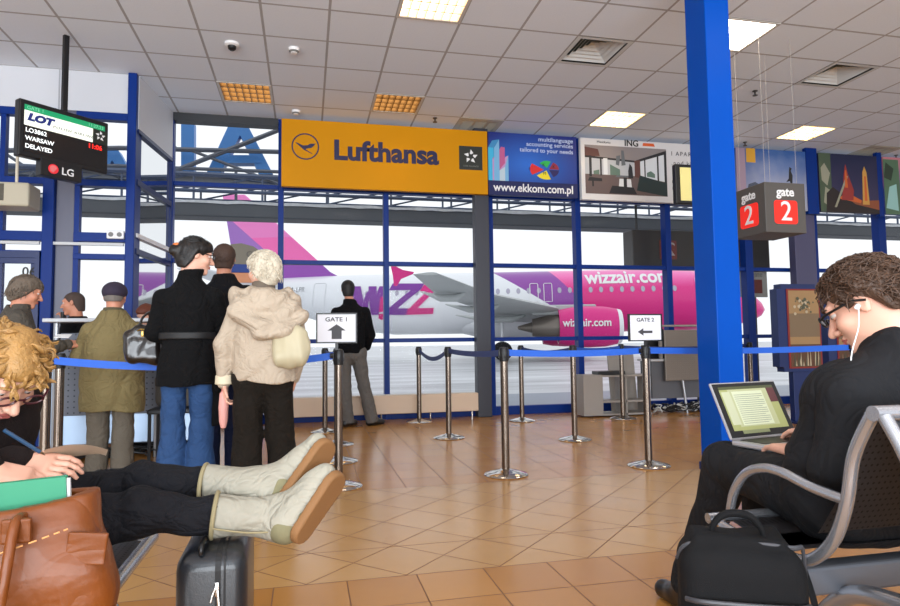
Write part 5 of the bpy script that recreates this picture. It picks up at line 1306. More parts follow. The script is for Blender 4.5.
# black laptop bag on the right
M_nyl = mat('black_nylon', (14, 14, 16), rough=0.8, spec=0.25, bump=0.5, bscale=700)
L = Field((-0.20, -0.15, -0.01), (0.20, 0.15, 0.46), 0.006)
L.rbox((0, 0, 0.215), (0.165, 0.095, 0.21), 0.05, 0.01); L.rbox((-0.01, -0.09, 0.17), (0.14, 0.03, 0.15), 0.02, 0.012); L.rbox((0, 0.02, 0.41), (0.13, 0.07, 0.03), 0.02, 0.015)
L.disp(wob(3, 25, 0.005)); L.disp(wob(9, 70, 0.0015))
t = thing('laptop_bag', 'black nylon laptop bag standing on the floor before the right bench', 'bag', (1.012, 1.37, 0), -0.45); t.scale = (0.84, 0.90, 1.22)
L.obj('bag_body', M_nyl, t)
bm = BM(); tube(bm, smooth_pts([(-0.07, 0.0, 0.42), (-0.065, 0.0, 0.45), (-0.03, 0, 0.475), (0.03, 0, 0.475), (0.065, 0, 0.45), (0.07, 0, 0.42)], 6), 0.011, 10, sq=0.7); obj('carry_handle', bm, M_nyl, t, True)
bm = BM(); tube(bm, smooth_pts([(-0.155, -0.085, 0.33), (-0.10, -0.121, 0.335), (0.10, -0.121, 0.335), (0.16, -0.08, 0.33)], 6), 0.005, 8); tube(bm, smooth_pts([(-0.13, -0.123, 0.30), (0.11, -0.123, 0.30)], 6), 0.004, 8); tube(bm, smooth_pts([(-0.168, -0.02, 0.39), (-0.12, -0.04, 0.425), (0.12, -0.04, 0.425), (0.168, -0.02, 0.39), (0.17, 0.0, 0.1)], 6), 0.005, 8); obj('zip', bm, mat('zip_grey', (60, 60, 64), rough=0.4), t, True)
bm = BM(); tube(bm, [(-0.06, -0.124, 0.332), (-0.062, -0.126, 0.312)], 0.003, 6); obj('zip_pull', bm, M_chrome, t)
bm = BM(); tube(bm, smooth_pts([(0.17, 0.0, 0.38), (0.19, -0.03, 0.30), (0.185, -0.05, 0.18), (0.18, -0.02, 0.05)], 6), 0.012, 10, sq=0.4); obj('shoulder_strap', bm, M_nyl, t, True)
# ================================================================== people
A3 = lambda *a: np.array(a, float)
M_skin = mat('skin_fair', (226, 172, 148), rough=0.5, var=0.06, vscale=30)
M_skin2 = mat('skin_warm', (205, 140, 112), rough=0.5, var=0.06, vscale=30)
M_eye = mat('eye_white', (196, 188, 182), rough=0.3); M_iris = mat('iris_brown', (60, 42, 34), rough=0.2)
def hframe(yaw=0.0, pitch=0.0, roll=0.0):
    """columns: right, forward, up.  yaw + turns to the left of +y, pitch + looks down"""
    m = Matrix.Rotation(yaw, 3, 'Z') @ Matrix.Rotation(-pitch, 3, 'X') @ Matrix.Rotation(roll, 3, 'Y')
    return np.array(m)
def add_head(F, c, M, s=1.0):
    P = lambda x, y, z: c+s*(M @ A3(x, y, z))
    F.ell(P(0, -0.012, 0.022), A3(0.074, 0.094, 0.083)*s, 0.02, M=M)
    F.ell(P(0, 0.028, -0.045), A3(0.058, 0.062, 0.062)*s, 0.03, M=M)
    F.cap(P(-0.012, 0.074, -0.098), P(0.012, 0.074, -0.098), 0.017*s, None, 0.03)
    F.cap(P(0, 0.086, 0.012), P(0, 0.112, -0.028), 0.0075*s, 0.0115*s, 0.012)
    for g in (-1, 1):
        F.ell(P(g*0.012, 0.098, -0.032), A3(0.009, 0.010, 0.008)*s, 0.006, M=M)
        F.ell(P(g*0.040, 0.058, -0.025), A3(0.024, 0.024, 0.022)*s, 0.02, M=M)
        F.ell(P(g*0.032, 0.098, 0.010), A3(0.016, 0.016, 0.010)*s, 0.010, 'cut', M=M)
        F.ell(P(g*0.077, -0.008, -0.004), A3(0.007, 0.017, 0.030)*s, 0.006, M=M)
        F.ell(P(g*0.084, -0.004, -0.002), A3(0.005, 0.008, 0.018)*s, 0.004, 'cut', M=M)
    F.cap(P(-0.034, 0.077, 0.030), P(0.034, 0.077, 0.030), 0.011*s, None, 0.014)
    F.ell(P(0, 0.089, -0.053), A3(0.022, 0.009, 0.006)*s, 0.005, M=M); F.ell(P(0, 0.087, -0.064), A3(0.019, 0.009, 0.007)*s, 0.005, M=M)
def neck(F, c, M, nb, r=0.054): F.cap(c+M @ A3(0, -0.022, -0.06), nb, r*0.96, r*1.05, 0.03)
def face_bits(body, c, M, s=1.0, brow=None, lips=(176, 96, 88), lid=None):
    R = Matrix(M.tolist())
    for g in (-1, 1):
        q = Vector(c+s*(M @ A3(g*0.031, 0.0715, 0.009)))
        bm = BM(); bmesh.ops.create_uvsphere(bm, u_segments=16, v_segments=10, radius=0.0125*s); bmesh.ops.translate(bm, verts=bm.verts, vec=q)
        f = Vector(c+s*(M @ A3(g*0.031, 0.0825, 0.0065)))
        n0 = len(bm.verts); r = bmesh.ops.create_uvsphere(bm, u_segments=12, v_segments=8, radius=0.0052*s); bmesh.ops.translate(bm, verts=r['verts'], vec=f-Vector(c+s*(M @ A3(0, 0.0028, 0)))+Vector(c))
        for v in r['verts']:
            for fc in v.link_faces: fc.material_index = 1
        obj('eye', bm, [M_eye, M_iris], body, True)
        bm = BM(); r = bmesh.ops.create_uvsphere(bm, u_segments=20, v_segments=14, radius=0.0131*s)
        bmesh.ops.delete(bm, geom=[fc for fc in bm.faces if -0.0052*s < fc.calc_center_median().z < 0.0025*s], context='FACES')
        bmesh.ops.transform(bm, matrix=Matrix.Translation(q) @ R.to_4x4(), verts=bm.verts); obj('eyelid', bm, lid or M_skin, body, True)
        if brow:
            bm = BM(); tube(bm, [Vector(c+s*(M @ A3(g*0.014, 0.094, 0.030))), Vector(c+s*(M @ A3(g*0.032, 0.093, 0.036))), Vector(c+s*(M @ A3(g*0.052, 0.078, 0.029)))], [0.003, 0.004, 0.002], 6); obj('eyebrow', bm, brow, body, True)
    bm = BM()
    for zz, r in ((-0.054, 0.0045), (-0.063, 0.0052)):
        tube(bm, [Vector(c+s*(M @ A3(-0.022, 0.082, -0.059))), Vector(c+s*(M @ A3(-0.008, 0.096, zz))), Vector(c+s*(M @ A3(0.008, 0.096, zz))), Vector(c+s*(M @ A3(0.022, 0.082, -0.059)))], [0.002*s, r*s, r*s, 0.002*s], 8)
    obj('lips', bm, mat('lips_%d' % lips[0], lips, rough=0.45), body, True)
def cap_hair(F, c, M, s=1.0, t=0.012, line=None, k=0.0, cy=-0.012):
    ys, zs = line or ([-0.13, -0.05, -0.015, 0.02, 0.05, 0.13], [-0.098, -0.092, -0.005, 0.005, 0.050, 0.062])
    def fn(X, Y, Z):
        p = [(X-c[0])/s, (Y-c[1])/s, (Z-c[2])/s]
        q = [M[0, i]*p[0]+M[1, i]*p[1]+M[2, i]*p[2] for i in range(3)]
        zl = np.interp(q[1], ys, zs); fr = np.clip((q[2]-zl)/0.045, 0.0, 1.0); tt = t*(0.12+0.88*np.sqrt(fr))
        rx, ry, rz = 0.0745+tt, 0.0945+tt, 0.0835+tt
        k0 = np.sqrt((q[0]/rx)**2+((q[1]-cy)/ry)**2+((q[2]-0.022)/rz)**2)
        # straight sides below the widest level
        k1 = np.sqrt((q[0]/rx)**2+((q[1]-cy)/ry)**2)
        kk = np.where(q[2] > 0.022, k0, np.maximum(k1, 0.0)+np.abs(q[2]-0.022)*1.2)
        return np.maximum((kk-1)*0.085, (zl-q[2]))*s
    R = 0.16*s; F.put(c-R, c+R, fn, k)
def tufts(par, c, M, s, line, n, ln, r, m, seed, flow=(0, 0.1, -0.9), jit=0.35, lift=0.010, t=0.014, name='hair_tufts'):
    bm = BM(); rn = random.Random(seed)
    for k in range(n):
        th = rn.uniform(0, 2*PI); ph = rn.uniform(-0.9, 1.5); n_ = A3(math.cos(th)*math.cos(ph), math.sin(th)*math.cos(ph), math.sin(ph))
        p_ = A3(0, -0.012, 0.022)+n_*A3(0.0745+t, 0.0945+t, 0.0835+t)
        if n_[2] < 0: p_[0] = (0.0745+t)*n_[0]/max(1e-3, math.hypot(n_[0], n_[1])); p_[1] = -0.012+(0.0945+t)*n_[1]/max(1e-3, math.hypot(n_[0], n_[1])); n_ = A3(n_[0], n_[1], 0)/math.hypot(n_[0], n_[1])
        zl_ = np.interp(p_[1], *line)
        if p_[2] < zl_+0.012: continue
        f_ = min(1.0, max(0.15, (p_[2]-zl_)/0.045)); p_ = p_-n_*t*(1-math.sqrt(f_))
        d_ = A3(*flow)+A3(rn.gauss(0, jit), rn.gauss(0, jit), rn.gauss(0, jit)); d_ = d_-n_*(d_@n_); d_ /= np.linalg.norm(d_)
        L_ = ln*rn.uniform(0.6, 1.2); pts = [Vector(c+s*(M @ (p_-n_*0.006+d_*L_*f+n_*(lift*math.sin(f*2.6))))) for f in (0, 0.35, 0.7, 1.0)]
        tube(bm, pts, [r*0.8, r, r*0.75, r*0.2], 5)
    return obj(name, bm, m, par, True)
def hand(F, w, d, nrm, side=1, curl=0.5, s=1.0, spread=0.0, thumb=0.7):
    """w wrist, d direction of the fingers, nrm out of the back of the hand, side +1: thumb on +lat"""
    d = A3(*d); d /= np.linalg.norm(d); nrm = A3(*nrm); nrm -= d*(nrm@d); nrm /= np.linalg.norm(nrm); lat = np.cross(d, nrm)
    M = np.stack([lat, d, nrm], 1)
    F.cap(w-d*0.03*s, w+d*0.02*s, 0.026*s, 0.027*s, 0.015, sq=(nrm, 0.75))
    F.rbox(w+d*0.052*s, A3(0.040, 0.046, 0.0135)*s, 0.013*s, 0.010, M=M)
    for i, ln in enumerate((0.074, 0.082, 0.076, 0.060)):
        o = side*(0.031-0.0205*i)
        b = w+s*(d*0.090+lat*o); a = 0.25*curl; seg = (0.45, 0.30, 0.25); dd = d+lat*o*spread*6
        for j, fr in enumerate(seg):
            a2 = curl*(0.35+0.65*j); v = dd*math.cos(a2)-nrm*math.sin(a2); v /= np.linalg.norm(v)
            e = b+v*ln*fr*s*1.0; r0 = 0.0088-0.0008*j; F.cap(b, e, r0*s, (r0-0.0007)*s, 0.003); b = e
    b = w+s*(d*0.025+lat*side*0.030); v = lat*side*0.75+d*0.75-nrm*0.35*thumb; v /= np.linalg.norm(v); e = b+v*0.042*s; F.cap(b, e, 0.0125*s, 0.0105*s, 0.008)
    v2 = lat*side*0.25+d*0.95-nrm*0.4*thumb; v2 /= np.linalg.norm(v2); F.cap(e, e+v2*0.034*s, 0.0102*s, 0.0085*s, 0.004)
def limb(F, pts, rs, k=0.02, sq=None):
    for i in range(len(pts)-1): F.cap(pts[i], pts[i+1], rs[i], rs[i+1], k, sq=sq)
def naked(F, J, s=1.0):
    sl, sr, ch, wa, pe = J['sL'], J['sR'], J['chest'], J['waist'], J['pelvis']; fw = J.get('fwd', A3(0, 1, 0))
    dz = A3(0, 0, 0.035); F.cap(sl-dz, sr-dz, 0.04*s, None, 0.03); lr = (sr-sl)/np.linalg.norm(sr-sl)
    F.cap(ch-lr*0.06*s, ch+lr*0.06*s, 0.10*s, None, 0.04, sq=(fw, 0.85)); F.cap(ch, wa, 0.105*s, 0.095*s, 0.04); F.cap(wa, pe, 0.095*s, 0.11*s, 0.04); F.cap(J['hL'], J['hR'], 0.09*s, None, 0.04)
    F.cap(J['nb']-A3(0, 0, 0.02), ch, 0.06*s, 0.09*s, 0.04)
    for g in 'LR':
        limb(F, [J['s'+g]-dz, J['e'+g], J['w'+g]], [0.040*s, 0.034*s, 0.024*s]); limb(F, [J['h'+g], J['k'+g], J['a'+g]], [0.075*s, 0.05*s, 0.034*s])
        F.cap(J['a'+g]+A3(0, 0, -0.025)-J['t'+g]*0.02, J['a'+g]+J['t'+g]*0.11*s+(A3(0, 0, -0.052) if np.any(J['t'+g]) else 0), 0.028*s, 0.020*s, 0.02)
def bounds(J, m=0.22):
    P = np.array([v for k_, v in J.items() if k_ not in ('fwd', 'tL', 'tR', 'fd')]); return P.min(0)-m, P.max(0)+m
def stand(H, sw=0.17, hw=0.085, **kw):
    J = dict(aL=A3(-hw, 0, 0.085), aR=A3(hw, 0, 0.085), kL=A3(-hw, 0.015, 0.28*H), kR=A3(hw, 0.015, 0.28*H), hL=A3(-hw, 0, 0.50*H), hR=A3(hw, 0, 0.50*H),
             pelvis=A3(0, 0, 0.54*H), waist=A3(0, 0, 0.62*H), chest=A3(0, 0, 0.735*H), nb=A3(0, 0.0, 0.84*H), sL=A3(-sw, 0, 0.80*H), sR=A3(sw, 0, 0.80*H),
             eL=A3(-sw-0.05, 0.01, 0.62*H), eR=A3(sw+0.05, 0.01, 0.62*H), wL=A3(-sw-0.04, 0.1, 0.49*H), wR=A3(sw+0.04, 0.1, 0.49*H), head=A3(0, 0.03, H-0.105), tL=A3(-0.12, 1, 0), tR=A3(0.12, 1, 0))
    for k_, v in kw.items(): J[k_] = A3(*v)
    return J
def make_body(name, label, loc, J, M, skin, h=0.0065, s=1.0, hs=1.0, hands=(), rz=0.0, m=0.22, nr=0.054):
    lo, hi = bounds(J, m); F = Field(lo, hi, h); naked(F, J, s*0.94); add_head(F, J['head'], M, hs); neck(F, J['head'], M, J['nb'], nr)
    for a in hands: hand(F, *a[0], **a[1])
    b = F.obj(name, skin); b.location = loc; b.rotation_euler = (0, 0, rz); tag(b, label, 'person'); return b
def folds(F, seed, a1=0.006, f1=16, a2=0.003, f2=45, sc1=(1, 1, 0.35)):
    F.disp(wob(seed, f1, a1, sc1)); F.disp(wob(seed+7, f2, a2*0.6, (1, 1, 0.6)))
    g = wob(seed+13, f1*1.1, 1.0, (1.0, 1.0, 0.5)); F.disp(lambda X, Y, Z: a1*1.3*np.clip(1-np.abs(g(X, Y, Z))*2.2, 0, 1)**1.5); return F
def shoulders(F, J, r):
    n0 = J['nb']-A3(0, 0, 0.055)
    for g in 'LR': F.cap(n0, J['s'+g]-A3(0, 0, 0.032), 0.062, r*0.88, 0.035)
def sleeve(F, s, e, w, rs, re, rw, k=0.03):
    s = s-A3(0, 0, 0.028); F.cap(s, e, rs*0.92, re, k); F.cap(e, w, re, rw, k, flat=False)
def trousers(body, J, m, top, rs=(0.10, 0.075, 0.065, 0.075), hem=0.03, h=0.008, seed=1, knee_in=0.0):
    lo, hi = bounds(J, 0.2); hi[2] = top+0.05; F = Field(lo, hi, h)
    F.cap(J['hL'], J['hR'], rs[0]+0.01, None, 0.03); F.cap(J['pelvis'], (J['hL']+J['hR'])/2, rs[0]+0.025, None, 0.04)
    for g in 'LR':
        a = J['a'+g].copy(); b = a+A3(0, -0.01, hem-a[2])
        F.cap(J['h'+g], J['k'+g], rs[0], rs[1], 0.03); F.cap(J['k'+g], b, rs[1], rs[3], 0.012, flat=True); F.cap(J['k'+g], J['k'+g]-A3(0, 0, .01), rs[1], None, 0.01)
    F.half(A3(0, 0, top), (0, 0, 1)); F.half(A3(0, 0, hem), (0, 0, -1)); folds(F, seed, 0.005, 20, 0.003, 50, (1, 1, 1.3)); return F.obj('trousers', m, body)
def shoes(body, J, m, h=0.006, heel=0.0):
    for g in 'LR':
        a = J['a'+g]; t = J['t'+g]/np.linalg.norm(J['t'+g]); lo = np.minimum(a-0.13, a+t*0.22-0.1); hi = np.maximum(a+0.13, a+t*0.22+0.1)
        F = Field(lo, hi, h); z = -a[2]
        F.cap(a+A3(0, 0, z+0.04)-t*0.05, a+A3(0, 0, z+0.035)+t*0.14, 0.042, 0.036, 0.02); F.cap(a+A3(0, 0, z+0.05)-t*0.035, a+A3(0, 0, 0.0), 0.046, 0.048, 0.03); F.cap(a+A3(0, 0, -0.01), a+A3(0, 0, z+0.05)+t*0.06, 0.045, 0.040, 0.03)
        F.half(a+A3(0, 0, z+0.002), (0, 0, -1)); F.obj('shoe', m, body)
M_shoe = mat('black_shoe', (20, 20, 22), rough=0.35, coat=0.3)

# ---- old man in the olive jacket
J = stand(1.53, 0.17, 0.09, head=(0.0, 0.05, 1.415), nb=(0, 0.02, 1.27), sL=(-0.16, 0, 1.165), sR=(0.16, 0, 1.165), eL=(-0.24, 0.05, 0.94), eR=(0.24, 0.05, 0.94), wL=(-0.16, 0.25, 0.86), wR=(0.16, 0.25, 0.86), chest=(0, 0, 1.08), tL=(-0.35, 1, 0), tR=(0.3, 1, 0))
Mh = hframe(0.0, 0.1); b = make_body('person', 'elderly man seen from behind in an olive jacket and dark flat cap', (-1.50, 5.5, 0), J, Mh, M_skin2, hands=[((J['wL'], (0.4, 1, -0.2), (0, 0, 1)), dict(side=1, curl=0.5)), ((J['wR'], (-0.4, 1, -0.2), (0, 0, 1)), dict(side=-1, curl=0.5))])
M_olive = mat('olive_cloth', (122, 108, 70), rough=0.85, wr=0.55, var=0.14, vscale=5, bump=0.3, bscale=350)
F = Field((-0.45, -0.3, 0.45), (0.45, 0.45, 1.40), 0.008)
F.loft([(0.51, 0, 0.0, 0.225, 0.17), (0.62, 0, 0, 0.235, 0.18), (0.85, 0, 0, 0.24, 0.185), (1.04, 0, 0, 0.215, 0.17), (1.16, 0, 0, 0.16, 0.13), (1.25, 0, 0.01, 0.12, 0.10), (1.30, 0, 0.015, 0.085, 0.085)], 0.02)
for g in 'LR': sleeve(F, J['s'+g], J['e'+g], J['w'+g], 0.082, 0.078, 0.062, 0.03)
shoulders(F, J, 0.066); F.cap(A3(0, 0.015, 1.25), A3(0, 0.02, 1.42), 0.06, None, 0.0, 'cut'); folds(F, 21, 0.009, 14, 0.003)
F.obj('jacket', M_olive, b)
F = Field((-0.2, -0.2, 1.2), (0.2, 0.2, 1.4), 0.006); F.cap(A3(0, 0.01, 1.25), A3(0, 0.02, 1.315), 0.082, 0.074, 0, flat=True); F.cap(A3(0, 0.01, 1.2), A3(0, 0.02, 1.4), 0.062, None, 0, 'cut'); F.obj('collar', mat('olive_dark', (84, 78, 56), rough=0.85), b)
F = Field(J['head']-0.16, J['head']+0.18, 0.005); cap_hair(F, J['head'], Mh, 1.0, 0.006, ([-0.13, -0.05, -0.015, 0.02, 0.05, 0.13], [-0.06, -0.05, 0.0, 0.03, 0.09, 0.1])); F.obj('hair', mat('grey_hair', (110, 104, 98), rough=0.8, var=0.2, vscale=60), b)
F = Field(J['head']-0.2, J['head']+0.22, 0.005); c = J['head']; F.ell(c+A3(0, -0.01, 0.035), A3(0.092, 0.112, 0.082), 0.0); F.half(c+A3(0, 0, -0.012), (0, -0.12, -1)); F.ell(c+A3(0, 0.10, 0.038), A3(0.07, 0.06, 0.012), 0.01)
F.obj('flat_cap', mat('plum_cap', (48, 40, 58), rough=0.85, bump=0.3), b)
trousers(b, J, mat('grey_trouser', (104, 96, 84), rough=0.85, wr=0.55, var=0.12, vscale=6), 0.78, (0.10, 0.078, 0.075, 0.082), 0.04, seed=4); shoes(b, J, M_shoe)
for g in (-1, 1):
    bm = BM(); box(bm, g*0.19-0.05, -0.182, 0.60, g*0.19+0.05, -0.170, 0.605, bev=0.001); 
    bm.free()

# ---- woman with the hair clip
J = stand(1.68, 0.155, 0.085, nb=(0.0, 0.01, 1.43), head=(0.04, 0.03, 1.575), sL=(-0.155, 0, 1.325), sR=(0.155, 0, 1.325), eL=(-0.20, 0.02, 1.08), eR=(0.20, 0.06, 1.08), wL=(-0.15, 0.20, 1.02), wR=(0.12, 0.24, 1.05))
Mh = hframe(-1.25, 0.22); b = make_body('person', 'woman in a black coat and blue jeans with her hair clipped up', (-0.755, 4.43, 0), J, Mh, M_skin, hands=[((J['wL'], (0.4, 0.8, 0), (0, 0, 1)), dict(side=1, curl=0.8)), ((J['wR'], (-0.6, 0.8, 0), (0, 0, 1)), dict(side=-1, curl=0.8))])
M_coat = mat('black_wool_coat', (10, 10, 12), rough=0.9, spec=0.2, wr=0.55, bump=0.3, bscale=300)
F = Field((-0.4, -0.3, 0.68), (0.4, 0.42, 1.52), 0.0075)
F.loft([(0.74, 0, 0.0, 0.185, 0.15), (0.85, 0, 0, 0.185, 0.15), (1.03, 0, 0, 0.165, 0.13), (1.06, 0, 0, 0.160, 0.125), (1.12, 0, 0, 0.170, 0.135), (1.26, 0, 0, 0.175, 0.13), (1.35, 0, 0, 0.12, 0.10), (1.42, 0, 0, 0.085, 0.08), (1.485, 0.015, 0.005, 0.084, 0.084)], 0.02)
for g in 'LR': sleeve(F, J['s'+g], J['e'+g], J['w'+g], 0.066, 0.058, 0.048, 0.03)
shoulders(F, J, 0.056); F.cap(A3(0.01, 0.0, 1.43), A3(0.02, 0.01, 1.6), 0.052, None, 0.0, 'cut'); folds(F, 31, 0.006, 15, 0.002); F.obj('coat', M_coat, b)
F = Field((-0.3, -0.25, 0.98), (0.3, 0.25, 1.12), 0.006); F.loft([(1.03, 0, 0, 0.173, 0.139), (1.075, 0, 0, 0.173, 0.139)], 0.0); F.obj('coat_belt', mat('belt_black', (16, 16, 18), rough=0.6), b)
F = Field((0.1, -0.25, 0.42), (0.32, 0.2, 1.1), 0.007); F.cap(A3(0.135, 0.0, 0.95), A3(0.185, -0.005, 0.72), 0.04, 0.045, 0.02); F.cap(A3(0.185, -0.005, 0.74), A3(0.18, 0.0, 0.47), 0.050, 0.042, 0.02, sq=((0, 1, 0), 0.4), flat=True); folds(F, 5, 0.004, 30); F.obj('scarf_end', M_coat, b)
M_jean = mat('blue_denim', (46, 74, 116), rough=0.85, spec=0.2, wr=0.55, var=0.22, vscale=7, bump=0.4, bscale=500)
trousers(b, J, M_jean, 0.86, (0.078, 0.078, 0.075, 0.098), 0.03, seed=6, h=0.0075); shoes(b, J, M_shoe)
M_hd = mat('dark_brown_hair', (20, 14, 12), rough=0.5, var=0.35, vscale=70, stretch=(1, 1, 0.25), bump=0.6, bscale=160)
c = J['head']; F = Field(c-0.24, c+0.2, 0.005); cap_hair(F, c, Mh, 1.0, 0.018, ([-0.13, -0.055, -0.025, 0.0, 0.03, 0.06, 0.13], [-0.105, -0.10, -0.05, 0.012, 0.0, 0.030, 0.045]))
Pq = lambda x, y, z: c+Mh @ A3(x, y, z)
F.ell(Pq(0.0, -0.138, 0.0), A3(0.036, 0.030, 0.036), 0.008); F.cap(Pq(0, -0.06, -0.06), Pq(0, -0.115, 0.0), 0.035, 0.03, 0.03); F.disp(wob(8, 60, 0.004)); F.disp(wob(9, 150, 0.0018)); hr = F.obj('hair', M_hd, b)
tufts(hr, c, Mh, 1.0, ([-0.13, -0.055, -0.025, 0.0, 0.03, 0.06, 0.13], [-0.105, -0.10, -0.05, 0.012, 0.0, 0.030, 0.045]), 700, 0.05, 0.0018, M_hd, 6, flow=(0, -0.9, 0.1), jit=0.12, t=0.018, lift=0.003)
F = Field(c-0.3, c+0.25, 0.005); F.ell(Pq(0.0, -0.116, 0.012), A3(0.044, 0.013, 0.036), 0.0); F.ell(Pq(0.0, -0.126, 0.036), A3(0.030, 0.020, 0.014), 0.008); F.disp(wob(2, 80, 0.004)); F.obj('hair_clip', mat('orange_clip', (214, 112, 50), rough=0.5, var=0.3, vscale=60), b)
face_bits(b, c, Mh, 1.0, M_hd)
def glasses(body, c, M, s=1.0, m=None, r=0.0022, w=0.022, hh=0.014):
    P = lambda x, y, z: Vector(c+s*(M @ A3(x, y, z))); bm = BM()
    for g in (-1, 1):
        pts = [P(g*0.033+w*math.cos(a)*1.05, 0.107-0.004*math.cos(a)*g*0, 0.008+hh*math.sin(a)) for a in (2*PI*k/20 for k in range(20))]
        tube(bm, pts, r, 6, closed=True)
        tube(bm, [P(g*0.056, 0.104, 0.012), P(g*0.075, 0.085, 0.014), P(g*0.083, 0.01, 0.012), P(g*0.083, -0.02, -0.004)], r*1.2, 6)
    tube(bm, [P(-0.011, 0.108, 0.012), P(0, 0.111, 0.014), P(0.011, 0.108, 0.012)], r, 6)
    g_ = obj('glasses', bm, m or M_black, body, True)
    bm = BM()
    for g in (-1, 1):
        vs = [bm.verts.new(P(g*0.033+w*math.cos(a)*1.03, 0.107, 0.008+hh*math.sin(a)*0.98)) for a in (2*PI*k/20 for k in range(20))]; bm.faces.new(vs)
    obj('lens', bm, M_glass, g_)
glasses(b, c, Mh, 1.0); b.scale = (1.02, 1.02, 1.02)
# black handbag on her arm
t = thing('handbag', 'shiny black leather handbag hanging from the arm of the woman in black', 'bag', (-1.04, 4.52, 1.02))
F = Field((-0.16, -0.12, -0.2), (0.16, 0.12, 0.18), 0.006); F.rbox((0, 0, -0.02), (0.115, 0.06, 0.11), 0.05, 0); F.rbox((0.01, 0, 0.07), (0.07, 0.04, 0.05), 0.03, 0.03); F.disp(wob(14, 28, 0.011)); F.disp(wob(15, 70, 0.003)); F.obj('bag_body', mat('black_patent', (26, 20, 18), rough=0.28, coat=0.4), t)
bm = BM(); tube(bm, smooth_pts([(-0.04, 0, 0.08), (-0.01, 0, 0.18), (0.06, -0.01, 0.22), (0.10, 0, 0.16), (0.08, 0, 0.08)], 6), 0.008, 8); obj('handle', bm, mat('black_patent', (1, 1, 1)), t, True)
bm = BM(); tube(bm, smooth_pts([(-0.03, -0.052, 0.09), (0.0, -0.06, 0.10), (0.03, -0.052, 0.085)], 4), 0.005, 8); box(bm, -0.005, -0.066, 0.05, 0.01, -0.058, 0.09, bev=0.002); obj('buckle', bm, mat('brass', (170, 140, 80), rough=0.3, metal=1), t, True)

# ---- man in the dark coat behind her
p = W(224, 265, y=5.15)
J = stand(1.79, 0.18, 0.09, eR=(0.22, 0.05, 1.12), eL=(-0.22, 0.05, 1.12))
Mh = hframe(0.0, 0.12); b = make_body('person', 'man in a dark coat seen from behind between the two women', (p.x, 5.15, 0), J, Mh, M_skin2, hands=[((J['wL'], (0, 0.5, -1), (-1, 0, 0)), dict(side=-1, curl=0.5)), ((J['wR'], (0, 0.5, -1), (1, 0, 0)), dict(side=1, curl=0.5))])
F = Field((-0.42, -0.3, 0.7), (0.42, 0.35, 1.6), 0.008)
F.loft([(0.78, 0, 0, 0.20, 0.16), (1.0, 0, 0, 0.20, 0.16), (1.3, 0, 0, 0.205, 0.15), (1.42, 0, 0, 0.18, 0.13), (1.50, 0, 0, 0.10, 0.09), (1.555, 0, 0, 0.076, 0.076)], 0.02)
for g in 'LR': sleeve(F, J['s'+g], J['e'+g], J['w'+g], 0.072, 0.062, 0.052, 0.03)
shoulders(F, J, 0.065-0.004); F.cap(A3(0, 0.0, 1.5), A3(0, 0.02, 1.66), 0.06, None, 0.0, 'cut'); folds(F, 41, 0.006, 15, 0.002); F.obj('coat', mat('charcoal_coat', (17, 17, 21), rough=0.9, spec=0.2, wr=0.55, bump=0.3, bscale=300), b)
trousers(b, J, mat('navy_denim', (22, 30, 58), rough=0.85, spec=0.2, wr=0.55, var=0.2, vscale=7), 1.02, (0.095, 0.075, 0.07, 0.08), 0.03, seed=8); shoes(b, J, M_shoe)
c = J['head']; F = Field(c-0.16, c+0.16, 0.005); cap_hair(F, c, Mh, 1.0, 0.010); F.disp(wob(8, 120, 0.0015)); hr = F.obj('hair', mat('brown_hair_short', (66, 46, 36), rough=0.7, var=0.25, vscale=90), b)
tufts(hr, c, Mh, 1.0, ([-0.13, -0.05, -0.015, 0.02, 0.05, 0.13], [-0.098, -0.092, -0.005, 0.005, 0.050, 0.062]), 900, 0.02, 0.0018, mat('brown_hair_short', (1, 1, 1)), 5, t=0.010, lift=0.005)

# ---- grandmother in the beige coat
J = stand(1.64, 0.16, 0.09, head=(-0.005, 0.03, 1.525), nb=(0, 0.01, 1.37), sL=(-0.165, 0.0, 1.29), sR=(0.165, 0.0, 1.29), eL=(-0.245, 0.0, 1.05), eR=(0.235, 0.03, 1.05), wL=(-0.235, 0.03, 0.80), wR=(0.20, 0.06, 0.82), aR=(0.14, 0.05, 0.085), kR=(0.11, 0.03, 0.46))
Mh = hframe(0.75, 0.05); b = make_body('person', 'white-haired woman in a beige hooded coat with dark trousers', (-0.265, 4.15, 0), J, Mh, M_skin, hands=[((J['wL'], (0.05, 0.1, -1), (-1, 0, 0)), dict(side=-1, curl=1.0)), ((J['wR'], (-0.3, 0.1, -1), (1, -0.3, 0)), dict(side=1, curl=0.7))])
M_bei = mat('beige_coat_cloth', (182, 166, 146), rough=0.75, wr=0.55, var=0.08, vscale=5, bump=0.3, bscale=250)
F = Field((-0.42, -0.3, 0.72), (0.42, 0.35, 1.48), 0.007)
F.loft([(0.80, 0.02, 0, 0.215, 0.165), (0.95, 0.02, 0, 0.215, 0.17), (1.15, 0.01, 0, 0.205, 0.16), (1.28, 0, 0, 0.19, 0.14), (1.36, 0, 0, 0.12, 0.10), (1.40, 0, 0, 0.085, 0.085)], 0.02)
for g in 'LR': sleeve(F, J['s'+g], J['e'+g], J['w'+g], 0.080, 0.068, 0.052, 0.03)
shoulders(F, J, 0.072-0.004); F.cap(A3(0, 0.0, 1.36), A3(0, 0.02, 1.5), 0.058, None, 0.0, 'cut'); folds(F, 51, 0.010, 15, 0.004, 40); F.obj('coat', M_bei, b)
